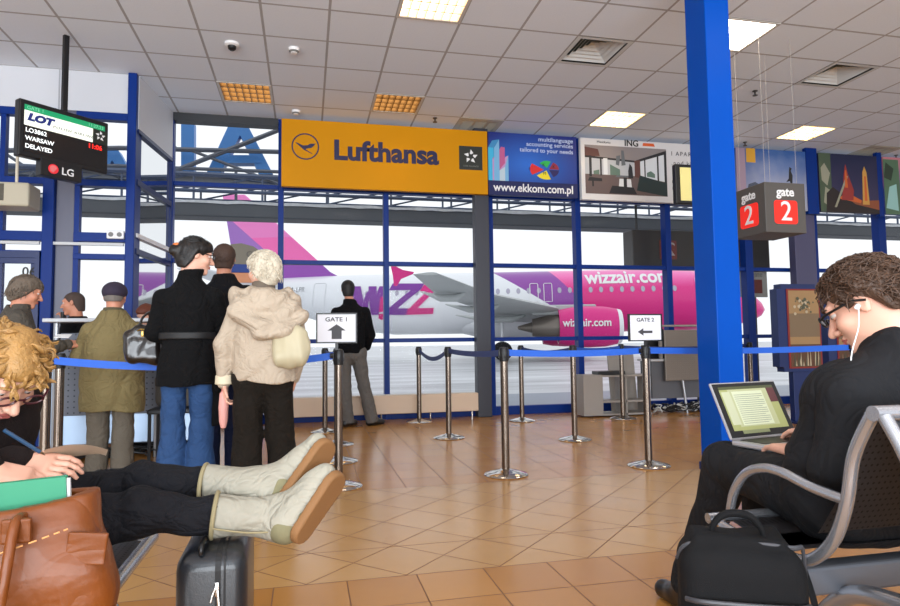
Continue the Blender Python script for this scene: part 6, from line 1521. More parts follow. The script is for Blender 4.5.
for g in 'L':
    F = Field(J['w'+g]-0.12, J['w'+g]+0.12, 0.006); w = J['w'+g]; F.cap(w+A3(0, 0, 0.05), w+A3(0, 0.0, -0.01), 0.058, 0.062, 0, flat=True); F.cap(w+A3(0, 0, 0.02), w+A3(0, 0, -0.1), 0.045, None, 0, 'cut'); F.obj('cuff', mat('cuff_cream', (216, 204, 176), rough=0.7), b)
F = Field((-0.32, -0.36, 1.05), (0.34, 0.2, 1.46), 0.007)
limb(F, [A3(-0.17, -0.01, 1.34), A3(-0.14, -0.12, 1.25), A3(0.0, -0.19, 1.14), A3(0.14, -0.18, 1.12), A3(0.225, -0.08, 1.21), A3(0.19, 0.0, 1.31)], [0.045, 0.055, 0.055, 0.05, 0.05, 0.045], 0.04)
F.ell(A3(0.02, -0.10, 1.26), A3(0.195, 0.08, 0.14), 0.05); F.cap(A3(-0.16, -0.02, 1.37), A3(0.16, -0.02, 1.36), 0.045, None, 0.05); F.cap(A3(0, 0.02, 1.33), A3(0, 0.05, 1.5), 0.07, None, 0.02, 'cut')
def hoodf(X, Y, Z): r = np.sqrt((X-0.0)**2+(Z-1.46)**2); return 0.008*np.sin(r*62+X*5)+0.004*np.sin(X*30+Z*22)
F.disp(hoodf); F.obj('hood', M_bei, b)
F = Field((-0.16, -0.16, 1.3), (0.16, 0.18, 1.48), 0.006); F.cap(A3(0, 0.0, 1.36), A3(0, 0.01, 1.445), 0.080, 0.072, 0, flat=True); F.cap(A3(0, 0.0, 1.3), A3(0, 0.02, 1.5), 0.060, None, 0, 'cut'); F.disp(wob(3, 60, 0.002)); F.obj('neck_scarf', mat('taupe_knit', (104, 92, 80), rough=0.9), b)
trousers(b, J, mat('brown_black_trouser', (28, 23, 18), rough=0.9, spec=0.2, var=0.15, vscale=6, wr=0.5), 0.86, (0.098, 0.090, 0.085, 0.105), 0.03, seed=10, h=0.0075); shoes(b, J, M_shoe)
c = J['head']; F = Field(c-0.18, c+0.18, 0.005); cap_hair(F, c, Mh, 1.0, 0.026, ([-0.15, -0.06, -0.02, 0.02, 0.05, 0.13], [-0.105, -0.10, -0.045, -0.02, 0.045, 0.05])); F.disp(wob(18, 45, 0.006)); F.disp(wob(19, 130, 0.003)); hr = F.obj('hair', mat('white_hair', (206, 196, 176), rough=0.7, var=0.22, vscale=70, bump=0.8, bscale=200), b)
tufts(hr, c, Mh, 1.0, ([-0.15, -0.06, -0.02, 0.02, 0.05, 0.13], [-0.105, -0.10, -0.045, -0.02, 0.045, 0.05]), 700, 0.034, 0.0030, mat('white_hair', (1, 1, 1)), 3, t=0.026, lift=0.012)
face_bits(b, c, Mh, 1.0, mat('white_hair', (1, 1, 1))); b.scale = (0.97, 0.97, 0.97)
t = thing('shoulder_bag', 'cream quilted shoulder bag on the back of the white-haired woman', 'bag', (-0.095, 3.99, 1.0)); t.scale = (0.90, 0.9, 0.92)
F = Field((-0.18, -0.12, -0.2), (0.18, 0.12, 0.2), 0.006); F.rbox((0, 0, 0), (0.11, 0.055, 0.13), 0.054, 0); F.ell(A3(0.0, -0.01, -0.03), A3(0.125, 0.06, 0.11), 0.03); F.cap(A3(-0.06, -0.03, -0.07), A3(0.06, -0.03, -0.07), 0.045, None, 0.02); F.disp(wob(24, 24, 0.010)); F.disp(lambda X, Y, Z: 0.004*np.sin(X*75+Z*10)+0*Y); F.obj('bag_body', mat('cream_bag', (186, 176, 146), rough=0.55, var=0.06), t)
bm = BM(); tube(bm, smooth_pts([(-0.06, 0.02, 0.10), (-0.08, 0.04, 0.2), (-0.10, 0.08, 0.30)], 5), 0.012, 8, sq=0.4); obj('strap', bm, mat('cream_bag', (1, 1, 1)), t, True)
t = thing('folded_umbrella', 'pink folded umbrella held low by the white-haired woman', 'umbrella', (-0.50, 4.18, 0.49))
bm = BM(); lathe(bm, [(0, 0.0), (0.016, 0.01), (0.026, 0.05), (0.030, 0.14), (0.024, 0.22), (0.012, 0.235), (0, 0.235)], 14); obj('canopy', bm, mat('umbrella_pink', (224, 160, 150), rough=0.6), t, True)
bm = BM(); lathe(bm, [(0, 0.235), (0.013, 0.235), (0.015, 0.30), (0, 0.305)], 12); obj('handle', bm, mat('handle_rose', (206, 120, 110)), t, True)

# ---- man looking out of the window
q = W(352, 300, y=8.0)
J = stand(1.80, 0.18, 0.09, aL=(-0.04, 0.0, 0.085), kL=(-0.07, 0, 0.50), aR=(0.27, 0.02, 0.085), kR=(0.16, 0.0, 0.50), eL=(-0.25, 0.10, 1.16), wL=(-0.10, 0.22, 1.12), eR=(0.25, 0.03, 1.12), wR=(0.22, 0.16, 0.98), head=(-0.03, 0.05, 1.70), tR=(1, 0.5, 0), tL=(0.7, 0.7, 0))
Mh = hframe(0.05, 0.0); b = make_body('person', 'man in black jacket and grey trousers looking out of the window', (q.x-0.02, 7.98, 0), J, Mh, M_skin2, h=0.0075, hands=[((J['wL'], (1, 0.3, 0), (0, 0, 1)), dict(side=1, curl=0.6)), ((J['wR'], (-0.5, 0.5, -0.6), (1, 0, 0)), dict(side=1, curl=0.6))])
F = Field((-0.45, -0.3, 0.8), (0.45, 0.42, 1.65), 0.008)
F.loft([(0.90, 0, 0, 0.18, 0.14), (1.05, 0, 0, 0.19, 0.145), (1.3, 0, 0, 0.205, 0.145), (1.43, 0, 0, 0.18, 0.125), (1.51, 0, 0, 0.10, 0.09), (1.575, -0.01, 0.01, 0.08, 0.08)], 0.02)
for g in 'LR': sleeve(F, J['s'+g], J['e'+g], J['w'+g], 0.074, 0.064, 0.05, 0.03)
shoulders(F, J, 0.065-0.004); F.cap(A3(0, 0.0, 1.52), A3(-0.02, 0.03, 1.68), 0.058, None, 0.0, 'cut'); folds(F, 61, 0.007, 15, 0.002); F.obj('jacket', mat('black_jacket', (10, 10, 13), rough=0.9, spec=0.2, wr=0.55), b)
trousers(b, J, mat('grey_slacks', (98, 94, 90), rough=0.85, wr=0.55, var=0.12, vscale=6), 1.02, (0.10, 0.078, 0.07, 0.078), 0.04, seed=12); shoes(b, J, M_shoe)
c = J['head']; F = Field(c-0.16, c+0.16, 0.0055); cap_hair(F, c, Mh, 1.0, 0.012); F.obj('hair', mat('black_hair', (22, 18, 18), rough=0.6, var=0.2, vscale=80), b)

# ---- woman in the grey jacket facing the desk
J = stand(1.56, 0.15, 0.085, head=(0.0, 0.09, 1.44), nb=(0, 0.04, 1.30), chest=(0, 0.02, 1.13), eL=(-0.22, 0.06, 0.98), eR=(0.22, 0.10, 0.99), wR=(0.16, 0.32, 1.03), wL=(-0.16, 0.30, 1.02))
Mh = hframe(-0.25, 0.35); b = make_body('person', 'woman with greying hair in a grey-brown jacket holding a paper', (-2.16, 5.38, 0), J, Mh, M_skin2, rz=-0.95, hands=[((J['wR'], (-0.25, 1, 0.1), (0.6, 0, 0.8)), dict(side=-1, curl=0.7)), ((J['wL'], (0.25, 1, 0.1), (-0.6, 0, 0.8)), dict(side=1, curl=0.7))])
F = Field((-0.42, -0.3, 0.7), (0.42, 0.5, 1.42), 0.0075)
F.loft([(0.76, 0, 0, 0.235, 0.19), (0.95, 0, 0, 0.225, 0.18), (1.10, 0, 0.01, 0.205, 0.155), (1.20, 0, 0.02, 0.15, 0.12), (1.30, 0, 0.03, 0.09, 0.085), (1.34, 0, 0.04, 0.078, 0.078)], 0.02)
for g in 'LR': sleeve(F, J['s'+g], J['e'+g], J['w'+g], 0.075, 0.066, 0.05, 0.03)
shoulders(F, J, 0.065-0.004); F.cap(A3(0, 0.03, 1.29), A3(0, 0.05, 1.45), 0.055, None, 0.0, 'cut'); folds(F, 71, 0.008, 15, 0.003); F.obj('jacket', mat('grey_brown_cloth', (74, 68, 60), rough=0.85, wr=0.55, var=0.15, vscale=8), b)
F = Field((-0.35, -0.3, 0.2), (0.35, 0.35, 0.9), 0.009); F.loft([(0.30, 0, 0, 0.20, 0.17), (0.6, 0, 0, 0.19, 0.16), (0.82, 0, 0, 0.165, 0.14)], 0.0); folds(F, 72, 0.007, 18); F.obj('skirt', mat('dark_brown_skirt', (44, 32, 24), rough=0.9), b); shoes(b, J, M_shoe)
c = J['head']; F = Field(c-0.18, c+0.18, 0.005); cap_hair(F, c, Mh, 1.0, 0.018, ([-0.15, -0.06, -0.02, 0.02, 0.05, 0.13], [-0.108, -0.105, -0.065, -0.02, 0.04, 0.05])); F.disp(wob(28, 50, 0.006)); F.disp(wob(29, 130, 0.0025)); hr = F.obj('hair', mat('greying_hair', (104, 92, 80), rough=0.8, var=0.4, vscale=60, bump=0.8, bscale=200), b)
tufts(hr, c, Mh, 1.0, ([-0.15, -0.06, -0.02, 0.02, 0.05, 0.13], [-0.108, -0.105, -0.065, -0.02, 0.04, 0.05]), 800, 0.034, 0.0030, mat('greying_hair', (1, 1, 1)), 4, t=0.018, lift=0.010, jit=0.4)
face_bits(b, c, Mh, 1.0, mat('greying_hair', (1, 1, 1)))
q = W(63, 336, y=5.25); bm = BM(); box(bm, -0.05, -0.035, -0.002, 0.05, 0.035, 0.002, M=Matrix.Rotation(0.35, 4, 'X')); o = obj('paper_slip', bm, M_wh, None, loc=(q.x, 5.25, q.z)); tag(o, 'small white paper slip in the hand of the grey-jacketed woman', 'paper')

# ---- desk agents
p = W(79, 303, y=7.05)
J = stand(1.58, 0.16, 0.085, head=(0.0, 0.06, p.z), nb=(0, 0.02, p.z-0.15), sL=(-0.16, 0, p.z-0.21), sR=(0.16, 0, p.z-0.21), chest=(0, 0, p.z-0.35), eR=(0.22, 0.08, 1.0), wR=(0.10, 0.20, 1.25), eL=(-0.22, 0.06, 0.98), wL=(-0.12, 0.28, 1.0))
Mh = hframe(0.3, 0.15); b = make_body('person', 'desk agent dressed in black behind the gate 1 counter', (p.x, 7.05, 0), J, Mh, M_skin2, rz=1.3, h=0.0075, hands=[((J['wR'], (-0.1, 0.3, 1), (0, -1, 0.2)), dict(side=1, curl=1.2)), ((J['wL'], (0.3, 1, 0), (0, 0, 1)), dict(side=1, curl=0.5))])
F = Field((-0.42, -0.3, 0.75), (0.42, 0.42, 1.5), 0.008)
F.loft([(0.80, 0, 0, 0.18, 0.14), (1.0, 0, 0, 0.18, 0.14), (p.z-0.32, 0, 0, 0.19, 0.14), (p.z-0.21, 0, 0, 0.15, 0.11), (p.z-0.13, 0, 0.01, 0.08, 0.08)], 0.02)
for g in 'LR': sleeve(F, J['s'+g], J['e'+g], J['w'+g], 0.07, 0.06, 0.046, 0.03)
shoulders(F, J, 0.062-0.004); folds(F, 81, 0.006, 15, 0.002); F.obj('jacket', mat('black_jacket', (1, 1, 1)), b); trousers(b, J, mat('black_trouser', (14, 14, 16), rough=0.8), 0.85, seed=14, h=0.01); shoes(b, J, M_shoe, h=0.008)
c = J['head']; F = Field(c-0.16, c+0.16, 0.006); cap_hair(F, c, Mh, 1.0, 0.005); F.obj('hair', mat('cropped_grey_hair', (74, 60, 54), rough=0.8, var=0.2, vscale=80), b); face_bits(b, c, Mh)
t = thing('radio_handset', 'small black radio held by the desk agent', 'radio', (p.x-0.17, 7.14, 1.27), 1.3)
bm = BM(); box(bm, -0.025, -0.015, 0, 0.025, 0.015, 0.10, bev=0.004); obj('radio_body', bm, M_black, t); bm = BM(); tube(bm, [(0.015, 0, 0.10), (0.015, 0, 0.2)], 0.004, 6); obj('antenna', bm, M_black, t)
p = W(151, 316, y=7.15)
J = stand(1.40, 0.15, 0.085, head=(0.0, 0.06, p.z), nb=(0, 0.02, p.z-0.15), sL=(-0.15, 0, p.z-0.21), sR=(0.15, 0, p.z-0.21), chest=(0, 0, p.z-0.35), waist=(0, 0, p.z-0.5))
Mh = hframe(0.0, 0.4); b = make_body('person', 'auburn-haired desk worker whose head just shows above the counter', (p.x, 7.15, 0), J, Mh, M_skin, rz=2.6, h=0.009)
F = Field((-0.42, -0.3, 0.6), (0.42, 0.42, 1.35), 0.01)
F.loft([(0.66, 0, 0, 0.18, 0.14), (0.9, 0, 0, 0.17, 0.14), (p.z-0.32, 0, 0, 0.18, 0.14), (p.z-0.21, 0, 0, 0.15, 0.11), (p.z-0.13, 0, 0.01, 0.08, 0.08)], 0.02)
for g in 'LR': sleeve(F, J['s'+g], J['e'+g], J['w'+g], 0.06, 0.055, 0.045, 0.03)
shoulders(F, J, 0.06-0.004); F.obj('jacket', mat('charcoal_coat', (1, 1, 1)), b); trousers(b, J, mat('black_trouser', (1, 1, 1)), 0.75, seed=15, h=0.012); shoes(b, J, M_shoe, h=0.01)
c = J['head']; F = Field(c-0.18, c+0.18, 0.006); cap_hair(F, c, Mh, 1.0, 0.02, ([-0.15, -0.06, -0.02, 0.02, 0.05, 0.13], [-0.10, -0.095, -0.06, -0.03, 0.04, 0.05])); F.disp(wob(38, 60, 0.004)); F.obj('hair', mat('auburn_hair', (104, 52, 34), rough=0.6, var=0.3, vscale=60), b)
# ================================================================== seated reader on the left
o0 = A3(-0.88, 1.92, 0.0)
def WP(u, v, y): q = W(u, v, y=y); return A3(q.x, q.y, q.z)-o0
KA, AA, KB, AB = WP(143, 484, 1.99), WP(264, 487, 1.96), WP(141, 512, 1.85), WP(285, 518, 1.86)
hc = WP(1, 371, 1.80)
wl, wr = WP(14, 468, 1.72), WP(-14, 470, 1.62)
J = dict(pelvis=A3(0, 0, 0.54), waist=A3(0.0, -0.01, 0.68), chest=A3(0.05, -0.03, 0.80), nb=hc+A3(-0.09, 0.05, -0.10), sL=A3(0.06, 0.15, 0.88)+A3(0, -0.04, 0), sR=A3(0.06, -0.21, 0.86),
         hL=A3(0.02, 0.08, 0.52), hR=A3(0.02, -0.07, 0.52), kL=KA, kR=KB, aL=AA, aR=AB, eL=A3(0.05, 0.06, 0.64), eR=A3(0.0, -0.30, 0.64), wL=wl, wR=wr, head=hc,
         tL=A3(0, 0, 0), tR=A3(0, 0, 0), fwd=A3(1, 0, 0), fd=A3(0, 0, 0))
def look(d, tilt=0.0):
    d = Vector(d).normalized(); r = d.cross(Vector((0, 0, 1))).normalized(); u = r.cross(d)
    R = Matrix.Rotation(tilt, 3, d); r, u = R @ r, R @ u
    return np.array([[r.x, d.x, u.x], [r.y, d.y, u.y], [r.z, d.z, u.z]])
Mh = look((0.55, -0.42, -0.72), 0.0)
b = make_body('person', 'curly blonde woman reading with booted legs resting on a suitcase', tuple(o0), J, Mh, M_skin, h=0.005, m=0.16, hands=[
    ((wl, (1.0, -0.15, 0.05), (0.2, -0.6, 0.8)), dict(side=-1, curl=0.75, s=0.92, thumb=1.0)), ((wr, (1.0, 0.25, -0.35), (0.3, -0.3, 0.9)), dict(side=1, curl=0.95, s=0.92, thumb=1.0))])
# jeans
F = Field((-0.2, -0.30, 0.36), (0.78, 0.32, 0.78), 0.006); F.cap(J['hL'], J['hR'], 0.115, None, 0.04)
for g, K, A_ in (('L', KA, AA), ('R', KB, AB)): F.cap(J['h'+g], K, 0.088, 0.062, 0.03); e = K+(A_-K)*0.56; F.cap(K, e, 0.062, 0.047, 0.02)
F.disp(wob(91, 38, 0.006, (1.6, 0.6, 0.6))); F.disp(wob(92, 90, 0.002)); F.obj('jeans', mat('black_denim', (20, 20, 25), rough=0.85, spec=0.25, wr=0.55, wrs=14, var=0.35, vscale=14, bump=0.4, bscale=400), b)
M_boot = mat('cream_leather_boot', (156, 151, 136), rough=0.6, spec=0.3, wr=0.5, wrs=10, var=0.10, vscale=10, bump=0.2, bscale=80); M_sole = mat('gum_sole', (132, 94, 58), rough=0.7, spec=0.3, var=0.1); M_suede = mat('olive_suede', (122, 116, 86), rough=0.9, var=0.15, vscale=30); M_trim = mat('boot_trim', (146, 134, 100), rough=0.7)
def boot(K, A_, heel, toe, side):
    sh = (A_-K)/np.linalg.norm(A_-K); c0 = K+(A_-K)*0.50
    F = Field(np.minimum(np.minimum(c0, toe), heel)-0.12, np.maximum(np.maximum(A_, toe), heel)+0.12, 0.005)
    ft = (toe-heel)/np.linalg.norm(toe-heel); sv = sh+A3(0, -0.62, 0.0); up = -sv+ft*(sv@ft); up /= np.linalg.norm(up); lat = np.cross(ft, up)
    F.cap(c0, A_, 0.058, 0.050, 0.01, flat=True); F.cap(A_-sh*0.02, heel+up*0.052+ft*0.012, 0.05, 0.040, 0.03)
    F.cap(heel+up*0.045+ft*0.03, toe+up*0.030-ft*0.03, 0.042, 0.034, 0.03, sq=(up, 0.85)); F.cap(A_, heel+ft*0.13+up*0.04, 0.046, 0.036, 0.04)
    F.disp(wob(int(93+side), 30, 0.006)); F.half(heel+up*0.004, -up)
    bt = F.obj('boot', M_boot, b)
    F = Field(np.minimum(heel, toe)-0.09, np.maximum(heel, toe)+0.09, 0.0045)
    M = np.stack([lat, ft, up], 1)
    F.cap(heel+ft*0.025+up*0.0, toe-ft*0.045, 0.040, 0.047, 0.01, sq=None)
    X = Field(F.lo, F.ax and [a[-1] for a in F.ax], 0.0045)
    F.half(heel+up*0.006, up); F.half(heel-up*0.018, -up); F.obj('sole', M_sole, bt)
    F = Field(np.minimum(heel, A_)-0.10, np.maximum(heel, A_)+0.12, 0.005); F.cap(A_-sh*0.01, heel+up*0.05+ft*0.012, 0.050, 0.0475, 0.02); F.cap(heel+up*0.045+ft*0.01, heel+up*0.04+ft*0.05, 0.0475, 0.0475, 0.02, sq=(up, 0.9)); F.half(heel+ft*0.075, ft); F.half(heel+up*0.004, -up); F.half(heel+up*0.085, up); F.obj('heel_patch', M_suede, bt)
    bm = BM(); n1 = np.cross(sh, A3(0, 0, 1)); n1 /= np.linalg.norm(n1); n2 = np.cross(sh, n1)
    tube(bm, [Vector(c0+(n1*math.cos(a)+n2*math.sin(a))*0.060) for a in (2*PI*k/28 for k in range(28))], 0.006, 8, closed=True); obj('boot_cuff', bm, M_trim, bt, True)
    bm = BM(); tube(bm, smooth_pts([Vector(c0+n1*0.0+(-n2)*0.0+A3(0, -0.058, -0.02)), Vector((c0+A_)/2+A3(0, -0.056, -0.028)), Vector(A_+A3(0, -0.053, -0.02))], 5), 0.0025, 6); obj('boot_seam', bm, M_trim, bt, True)
boot(KA, AA, WP(280, 508, 1.90), WP(330, 440, 1.95), 0)
boot(KB, AB, WP(296, 537, 1.80), WP(340, 472, 1.84), 1)
# cardigan, scarf, hair
M_knit = mat('dark_brown_knit', (28, 20, 19), rough=0.95, spec=0.2, var=0.3, vscale=60, bump=0.8, bscale=260)
F = Field((-0.32, -0.50, 0.44), (0.42, 0.40, 1.05), 0.006)
F.cap(J['pelvis']+A3(0, 0, 0.03), J['waist'], 0.14, 0.13, 0.04); F.cap(J['waist'], J['chest'], 0.135, 0.14, 0.04); F.cap(J['sL'], J['sR'], 0.075, None, 0.05); F.cap(J['chest'], J['nb'], 0.12, 0.07, 0.04)
for g in 'LR': sleeve(F, J['s'+g], J['e'+g], J['w'+g]-(J['w'+g]-J['e'+g])/np.linalg.norm(J['w'+g]-J['e'+g])*0.02, 0.080, 0.070, 0.048, 0.03)
F.cap(J['nb'], J['head'], 0.06, None, 0, 'cut'); folds(F, 95, 0.007, 20, 0.002); F.obj('cardigan', M_knit, b)
F = Field(hc-0.36, hc+0.2, 0.006); limb(F, [J['nb']+A3(-0.03, 0.09, -0.06), J['nb']+A3(0.02, 0.04, -0.10), J['nb']+A3(0.0, -0.07, -0.10), J['nb']+A3(-0.06, -0.10, -0.05)], [0.045]*4, 0.04); F.cap(J['nb']+A3(0.02, 0.05, -0.12), J['nb']+A3(0.10, -0.06, -0.27), 0.05, 0.04, 0.04); F.disp(wob(96, 40, 0.008)); F.obj('scarf', mat('beige_knit', (150, 134, 104), rough=0.95, var=0.25, vscale=50), b)
M_blond = mat('blonde_hair', (158, 118, 64), rough=0.5, var=0.45, vscale=45, bump=0.9, bscale=120)
F = Field(hc-0.2, hc+0.22, 0.005); cap_hair(F, hc, Mh, 1.0, 0.009, ([-0.15, -0.06, -0.02, 0.02, 0.05, 0.13], [-0.085, -0.08, -0.04, -0.015, 0.045, 0.05])); F.disp(wob(97, 50, 0.006)); hr = F.obj('hair', M_blond, b)
bm = BM(); rn = random.Random(12)
for k in range(150):
    th = rn.uniform(0, 2*PI); ph = rn.uniform(-0.1, 1.45)
    n_ = A3(math.cos(th)*math.cos(ph), math.sin(th)*math.cos(ph), math.sin(ph))
    if n_[1] > 0.35 and n_[2] < 0.55: continue
    p_ = A3(0, -0.012, 0.022)+n_*A3(0.076, 0.095, 0.083)
    dn = A3(n_[0]*0.6, n_[1]*0.4-0.15, -0.9)+A3(rn.gauss(0, 0.35), rn.gauss(0, 0.35), rn.gauss(0, 0.2)); dn -= n_*(dn@n_)*0.9; dn /= np.linalg.norm(dn)
    e1_ = np.cross(dn, n_); e1_ /= np.linalg.norm(e1_); e2_ = np.cross(dn, e1_)
    ln = rn.uniform(0.05, 0.10); R0 = rn.uniform(0.005, 0.011); om = rn.uniform(10, 16)*(1 if rn.random() < 0.5 else -1); f0 = rn.random()*6
    for st_ in range(3):
        pts = []
        for i in range(17):
            f = i/16; a = f0+om*f+st_*0.55; q_ = p_+dn*ln*f+n_*0.006+(e1_*math.cos(a)+e2_*math.sin(a))*R0*(0.4+0.6*f)
            pts.append(Vector(hc+Mh @ q_))
        tube(bm, pts, [0.0036*(1-0.5*abs(2*i/16-1)**3) for i in range(17)], 5)
obj('curls', bm, M_blond, hr, True)
face_bits(b, hc, Mh, 1.0, M_blond); glasses(b, hc, Mh, 1.0, mat('dark_red_rims', (70, 24, 30), rough=0.3), 0.0028)
# papers and pen
def sheet3(name, P, m, label, cat, th=0.0012):
    bm = BM(); n = len(P); V = [[bm.verts.new(Vector(p)) for p in row] for row in P]
    for i in range(n-1):
        for j in range(len(P[0])-1): bm.faces.new((V[i][j], V[i+1][j], V[i+1][j+1], V[i][j+1]))
    bmesh.ops.solidify(bm, geom=bm.faces[:], thickness=th); o = obj(name, bm, m, None, True); tag(o, label, cat); return o
rows = []
for k in range(13):
    f = k/12; u = 44+(108-44)*f; v = 450-9*math.sin(f*2.0)+8*f*f
    rows.append([W(u, v, y=1.66), W(u-2, v+6+6*math.sin(PI*min(1, f*1.1)), y=1.80)])
sheet3('magazine', rows, mat('magazine_page', (214, 196, 176), rough=0.4, var=0.1, vscale=20), 'open magazine page curving out of the reading woman\'s hand', 'magazine', 0.003)
rows = [[W(18+k*8, 480+2*math.sin(k), y=1.68), W(24+k*8, 474+2*math.sin(k), y=1.84)] for k in range(6)]
sheet3('paper_sheet', rows, M_wh, 'white sheet lying in the reading woman\'s lap above the green folder', 'paper')
t = thing('pen', 'blue pen between the fingers of the reading woman', 'pen', (0, 0, 0))
a, c_ = W(4, 430, y=1.62), W(40, 452, y=1.66); bm = BM(); tube(bm, [a, c_], 0.0045, 10); obj('barrel', bm, mat('pen_blue', (40, 70, 100), rough=0.3), t, True); bm = BM(); tube(bm, [c_, c_+(c_-a)*0.15], [0.0045, 0.001], 10); obj('tip', bm, M_chrome, t, True)

# ================================================================== seated man on the right
hq = W(866, 305, y=1.48); o1 = A3(1.48, 1.48, 0)
def WQ(u, v, y): q = W(u, v, y=y); return A3(q.x, q.y, q.z)-o1
hm = A3(hq.x, hq.y, hq.z)-o1
wL = WQ(798, 452, 1.64); 
J = dict(pelvis=A3(0.02, 0.04, 0.56), waist=A3(0.02, 0.0, 0.70), chest=A3(0.02, -0.03, 0.82), nb=A3(hm[0]+0.04, hm[1]-0.05, 0.965), sL=WQ(843, 392, 1.43), sR=A3(0.22, -0.03, 0.885), hL=A3(-0.07, 0.02, 0.55), hR=A3(0.11, 0.02, 0.55),
         kL=WQ(728, 464, 1.94), kR=A3(0.14, 0.52, 0.55), aL=WQ(688, 556, 2.16)*A3(1, 1, 0)+A3(0, 0, 0.095), aR=A3(0.15, 0.60, 0.09), eL=WQ(836, 470, 1.40), eR=A3(0.30, 0.10, 0.66), wL=wL, wR=A3(0.17, 0.26, 0.70), head=hm,
         tL=A3(-0.15, 1, 0), tR=A3(0.1, 1, 0), fwd=A3(0, 1, 0), fd=A3(0, 0, -0.04))
Mh = look((-0.50, 0.78, -0.54), 0.05)
b = make_body('person', 'man in a black suit working on a laptop with white earphones', tuple(o1), J, Mh, M_skin, h=0.005, m=0.17, nr=0.060, hs=1.04, hands=[
    ((wL, WQ(768, 444, 1.80)-wL, (0, -0.25, 1)), dict(side=1, curl=0.6, s=1.0)), ((J['wR'], (-0.35, 1, 0.0), (0, -0.1, 1)), dict(side=-1, curl=0.6))])
M_suit2 = mat('black_suit_cloth', (22, 22, 25), rough=0.85, spec=0.3, wr=0.45, wrs=8, var=0.12, vscale=10, bump=0.3, bscale=500)
F = Field((-0.42, -0.32, 0.38), (0.55, 0.42, 1.12), 0.006)
F.cap(A3(-0.06, 0.05, 0.575), A3(0.14, 0.05, 0.575), 0.125, None, 0.03); F.cap(A3(-0.05, 0.015, 0.68), A3(0.12, 0.015, 0.68), 0.122, None, 0.05); F.cap(A3(-0.04, -0.02, 0.82), A3(0.14, -0.02, 0.82), 0.121, None, 0.05)
F.cap(J['sL'], J['sR'], 0.060, None, 0.05); F.cap(J['nb']-A3(0, 0, 0.02), J['sL']+A3(0.01, 0, 0.0), 0.070, 0.064, 0.03); F.cap(J['nb']-A3(0, 0, 0.02), J['sR']+A3(0, 0, 0.0), 0.070, 0.064, 0.03); F.cap(J['nb']-A3(0, 0.0, 0.10), J['nb']+A3(-0.005, 0.0, 0.015), 0.11, 0.074, 0.04)
for g in 'LR': sleeve(F, J['s'+g], J['e'+g], J['w'+g]+(J['e'+g]-J['w'+g])*0.10, 0.073, 0.060, 0.044, 0.018)
F.cap(A3(-0.10, 0.0, 0.55), A3(-0.06, 0.12, 0.54), 0.09, 0.07, 0.03)
F.cap(J['nb']+A3(0, 0.01, -0.03), J['head']+A3(0, 0, 0.0), 0.064, 0.06, 0.004, 'cut'); folds(F, 101, 0.007, 20, 0.003, 45, (1, 1, 1)); F.obj('suit_jacket', M_suit2, b)
F = Field(J['nb']-0.14, J['nb']+0.14, 0.005); F.cap(J['nb']+A3(0, 0, -0.05), J['nb']+A3(-0.005, 0.005, 0.022), 0.070, 0.066, 0, flat=True); F.cap(J['nb']-A3(0, 0, 0.1), J['nb']+A3(-0.01, 0.01, 0.1), 0.061, None, 0, 'cut'); F.obj('shirt_collar', mat('dark_shirt', (44, 44, 50), rough=0.8), b)
F = Field((-0.30, -0.20, 0.03), (0.36, 0.85, 0.80), 0.006); F.cap(J['hL'], J['hR'], 0.12, None, 0.04)
for g in 'LR': F.cap(J['h'+g], J['k'+g], 0.098, 0.075, 0.03); F.cap(J['k'+g], J['a'+g]+A3(0, 0, 0.01), 0.078, 0.062, 0.02)
F.half(A3(0, 0, 0.065), (0, 0, -1)); F.disp(wob(103, 22, 0.008)); F.disp(wob(104, 60, 0.002)); F.obj('trousers', M_suit2, b); shoes(b, J, M_shoe)
M_bh = mat('tousled_brown_hair', (78, 56, 42), rough=0.55, var=0.5, vscale=50, stretch=(1, 1, 0.4), bump=1.0, bscale=130)
F = Field(hm-0.2, hm+0.2, 0.0045); cap_hair(F, hm, Mh, 1.04, 0.014, ([-0.15, -0.06, -0.025, 0.0, 0.03, 0.06, 0.13], [-0.075, -0.06, 0.012, 0.010, -0.005, 0.048, 0.06])); F.disp(wob(105, 55, 0.008)); F.disp(wob(106, 120, 0.004)); F.disp(wob(107, 220, 0.002)); hr = F.obj('hair', M_bh, b)
LNm = ([-0.15, -0.06, -0.025, 0.0, 0.03, 0.06, 0.13], [-0.075, -0.06, 0.012, 0.010, -0.005, 0.048, 0.06])
tufts(hr, hm, Mh, 1.04, LNm, 1700, 0.040, 0.0020, M_bh, 7, flow=(0, -0.9, -0.25), jit=0.55, t=0.020, lift=0.015)
face_bits(b, hm, Mh, 1.04, M_bh); glasses(b, hm, Mh, 1.04, M_black, 0.003)
PE = lambda x, y, z: Vector(hm+1.04*(Mh @ A3(x, y, z)))
bm = BM(); tube(bm, [PE(-0.086, 0.004, -0.008), PE(-0.093, 0.006, -0.012)], 0.007, 10); w0 = PE(-0.092, 0.006, -0.018)
e1 = WQ(846, 398, 1.40)
tube(bm, smooth_pts([w0, w0+Vector((-0.004, 0.0, -0.05)), w0.lerp(Vector(e1), 0.55)+Vector((-0.006, -0.004, 0)), Vector(e1)+Vector((0.004, -0.02, 0.02)), Vector(e1)+Vector((-0.01, -0.01, -0.01))], 8), 0.0017, 8); obj('earphones', bm, mat('earphone_white', (236, 236, 236), rough=0.3), b, True)
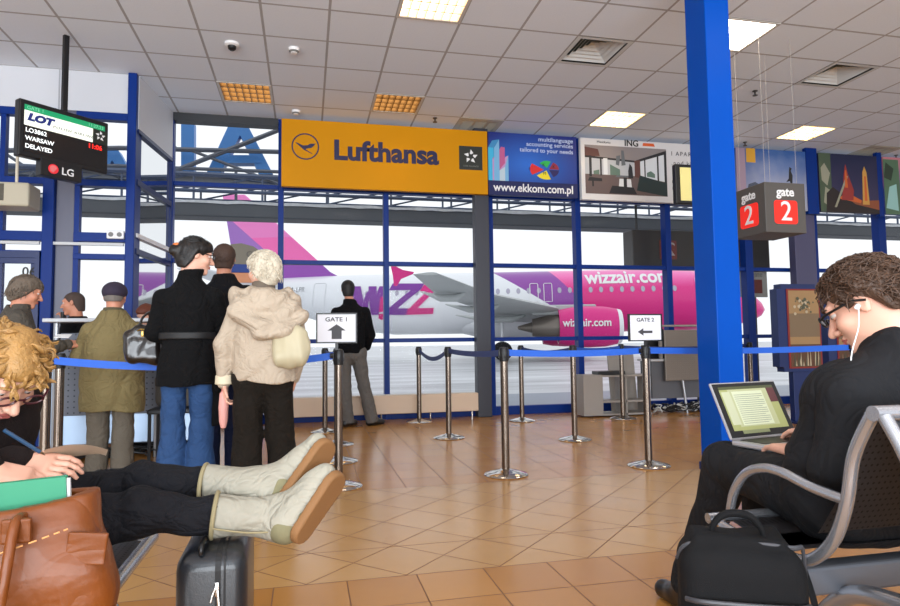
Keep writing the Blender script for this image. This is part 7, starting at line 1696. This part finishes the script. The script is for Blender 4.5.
# laptop
bl = W(735, 446, y=1.90); br = W(793, 440, y=1.955); bl.z = br.z = 0.65
d = (br-bl); L_ = d.length; rzl = math.atan2(d.y, d.x)
t = thing('laptop', 'open silver laptop showing a document on the seated man\'s knees', 'laptop', ((bl.x+br.x)/2, (bl.y+br.y)/2, 0.645), rzl); hw_ = 0.158
M_sil = mat('laptop_silver', (196, 196, 200), rough=0.3, metal=0.7)
bm = BM(); box(bm, -hw_, -0.23, 0, hw_, 0.0, 0.02, bev=0.006, segs=3); obj('base', bm, M_sil, t)
bm = BM(); box(bm, -hw_+0.02, -0.115, 0.0195, hw_-0.02, -0.02, 0.0215)
kb = obj('keyboard', bm, M_black, t)
bm = BM(); box(bm, -0.05, -0.21, 0.0195, 0.05, -0.135, 0.0208); obj('trackpad', bm, mat('trackpad_grey', (170, 170, 174), rough=0.3, metal=0.5), t)
hy = t; T = Matrix.Translation((0, 0.0, 0.018)) @ Matrix.Rotation(math.radians(-25), 4, 'X')
bm = BM(); box(bm, -hw_, -0.004, 0.0, hw_, 0.006, 0.205, bev=0.004, segs=2, M=T); lid = obj('lid', bm, M_sil, t)
bm = BM(); box(bm, -hw_+0.005, -0.0062, 0.006, hw_-0.005, -0.0035, 0.199, M=T); obj('bezel', bm, M_bk, lid)
def scrn(nm, x0, x1, z0, z1, c, e, lv):
    bm = BM(); box(bm, -hw_+2*hw_*x0, -0.0062-lv*0.0004, 0.205*z0, -hw_+2*hw_*x1, -0.006, 0.205*z1, M=T); return obj(nm, bm, mat('scr_%d_%d_%d' % c, c, emis=c, estr=e, rough=0.3), lid)
scrn('desktop', 0.08, 0.92, 0.14, 0.90, (146, 150, 96), 0.45, 1); scrn('document_window', 0.20, 0.80, 0.20, 0.86, (164, 168, 128), 0.45, 2); scrn('document_page', 0.25, 0.72, 0.22, 0.82, (186, 192, 164), 0.5, 3); scrn('title_bar', 0.08, 0.92, 0.86, 0.91, (70, 76, 46), 0.3, 3); scrn('sidebar', 0.10, 0.22, 0.24, 0.82, (176, 180, 150), 0.45, 3); scrn('wallpaper_corner', 0.80, 0.92, 0.60, 0.86, (84, 40, 44), 0.3, 4); scrn('dock', 0.2, 0.6, 0.08, 0.14, (120, 126, 90), 0.3, 2)
bm = BM()
for k in range(15): box(bm, -hw_+2*hw_*0.27, -0.0082, 0.205*(0.25+0.036*k), -hw_+2*hw_*(0.70-0.06*(k % 4 == 0)), -0.0074, 0.205*(0.256+0.036*k), M=T)
obj('text_lines', bm, mat('line_grey', (130, 134, 112)), lid)
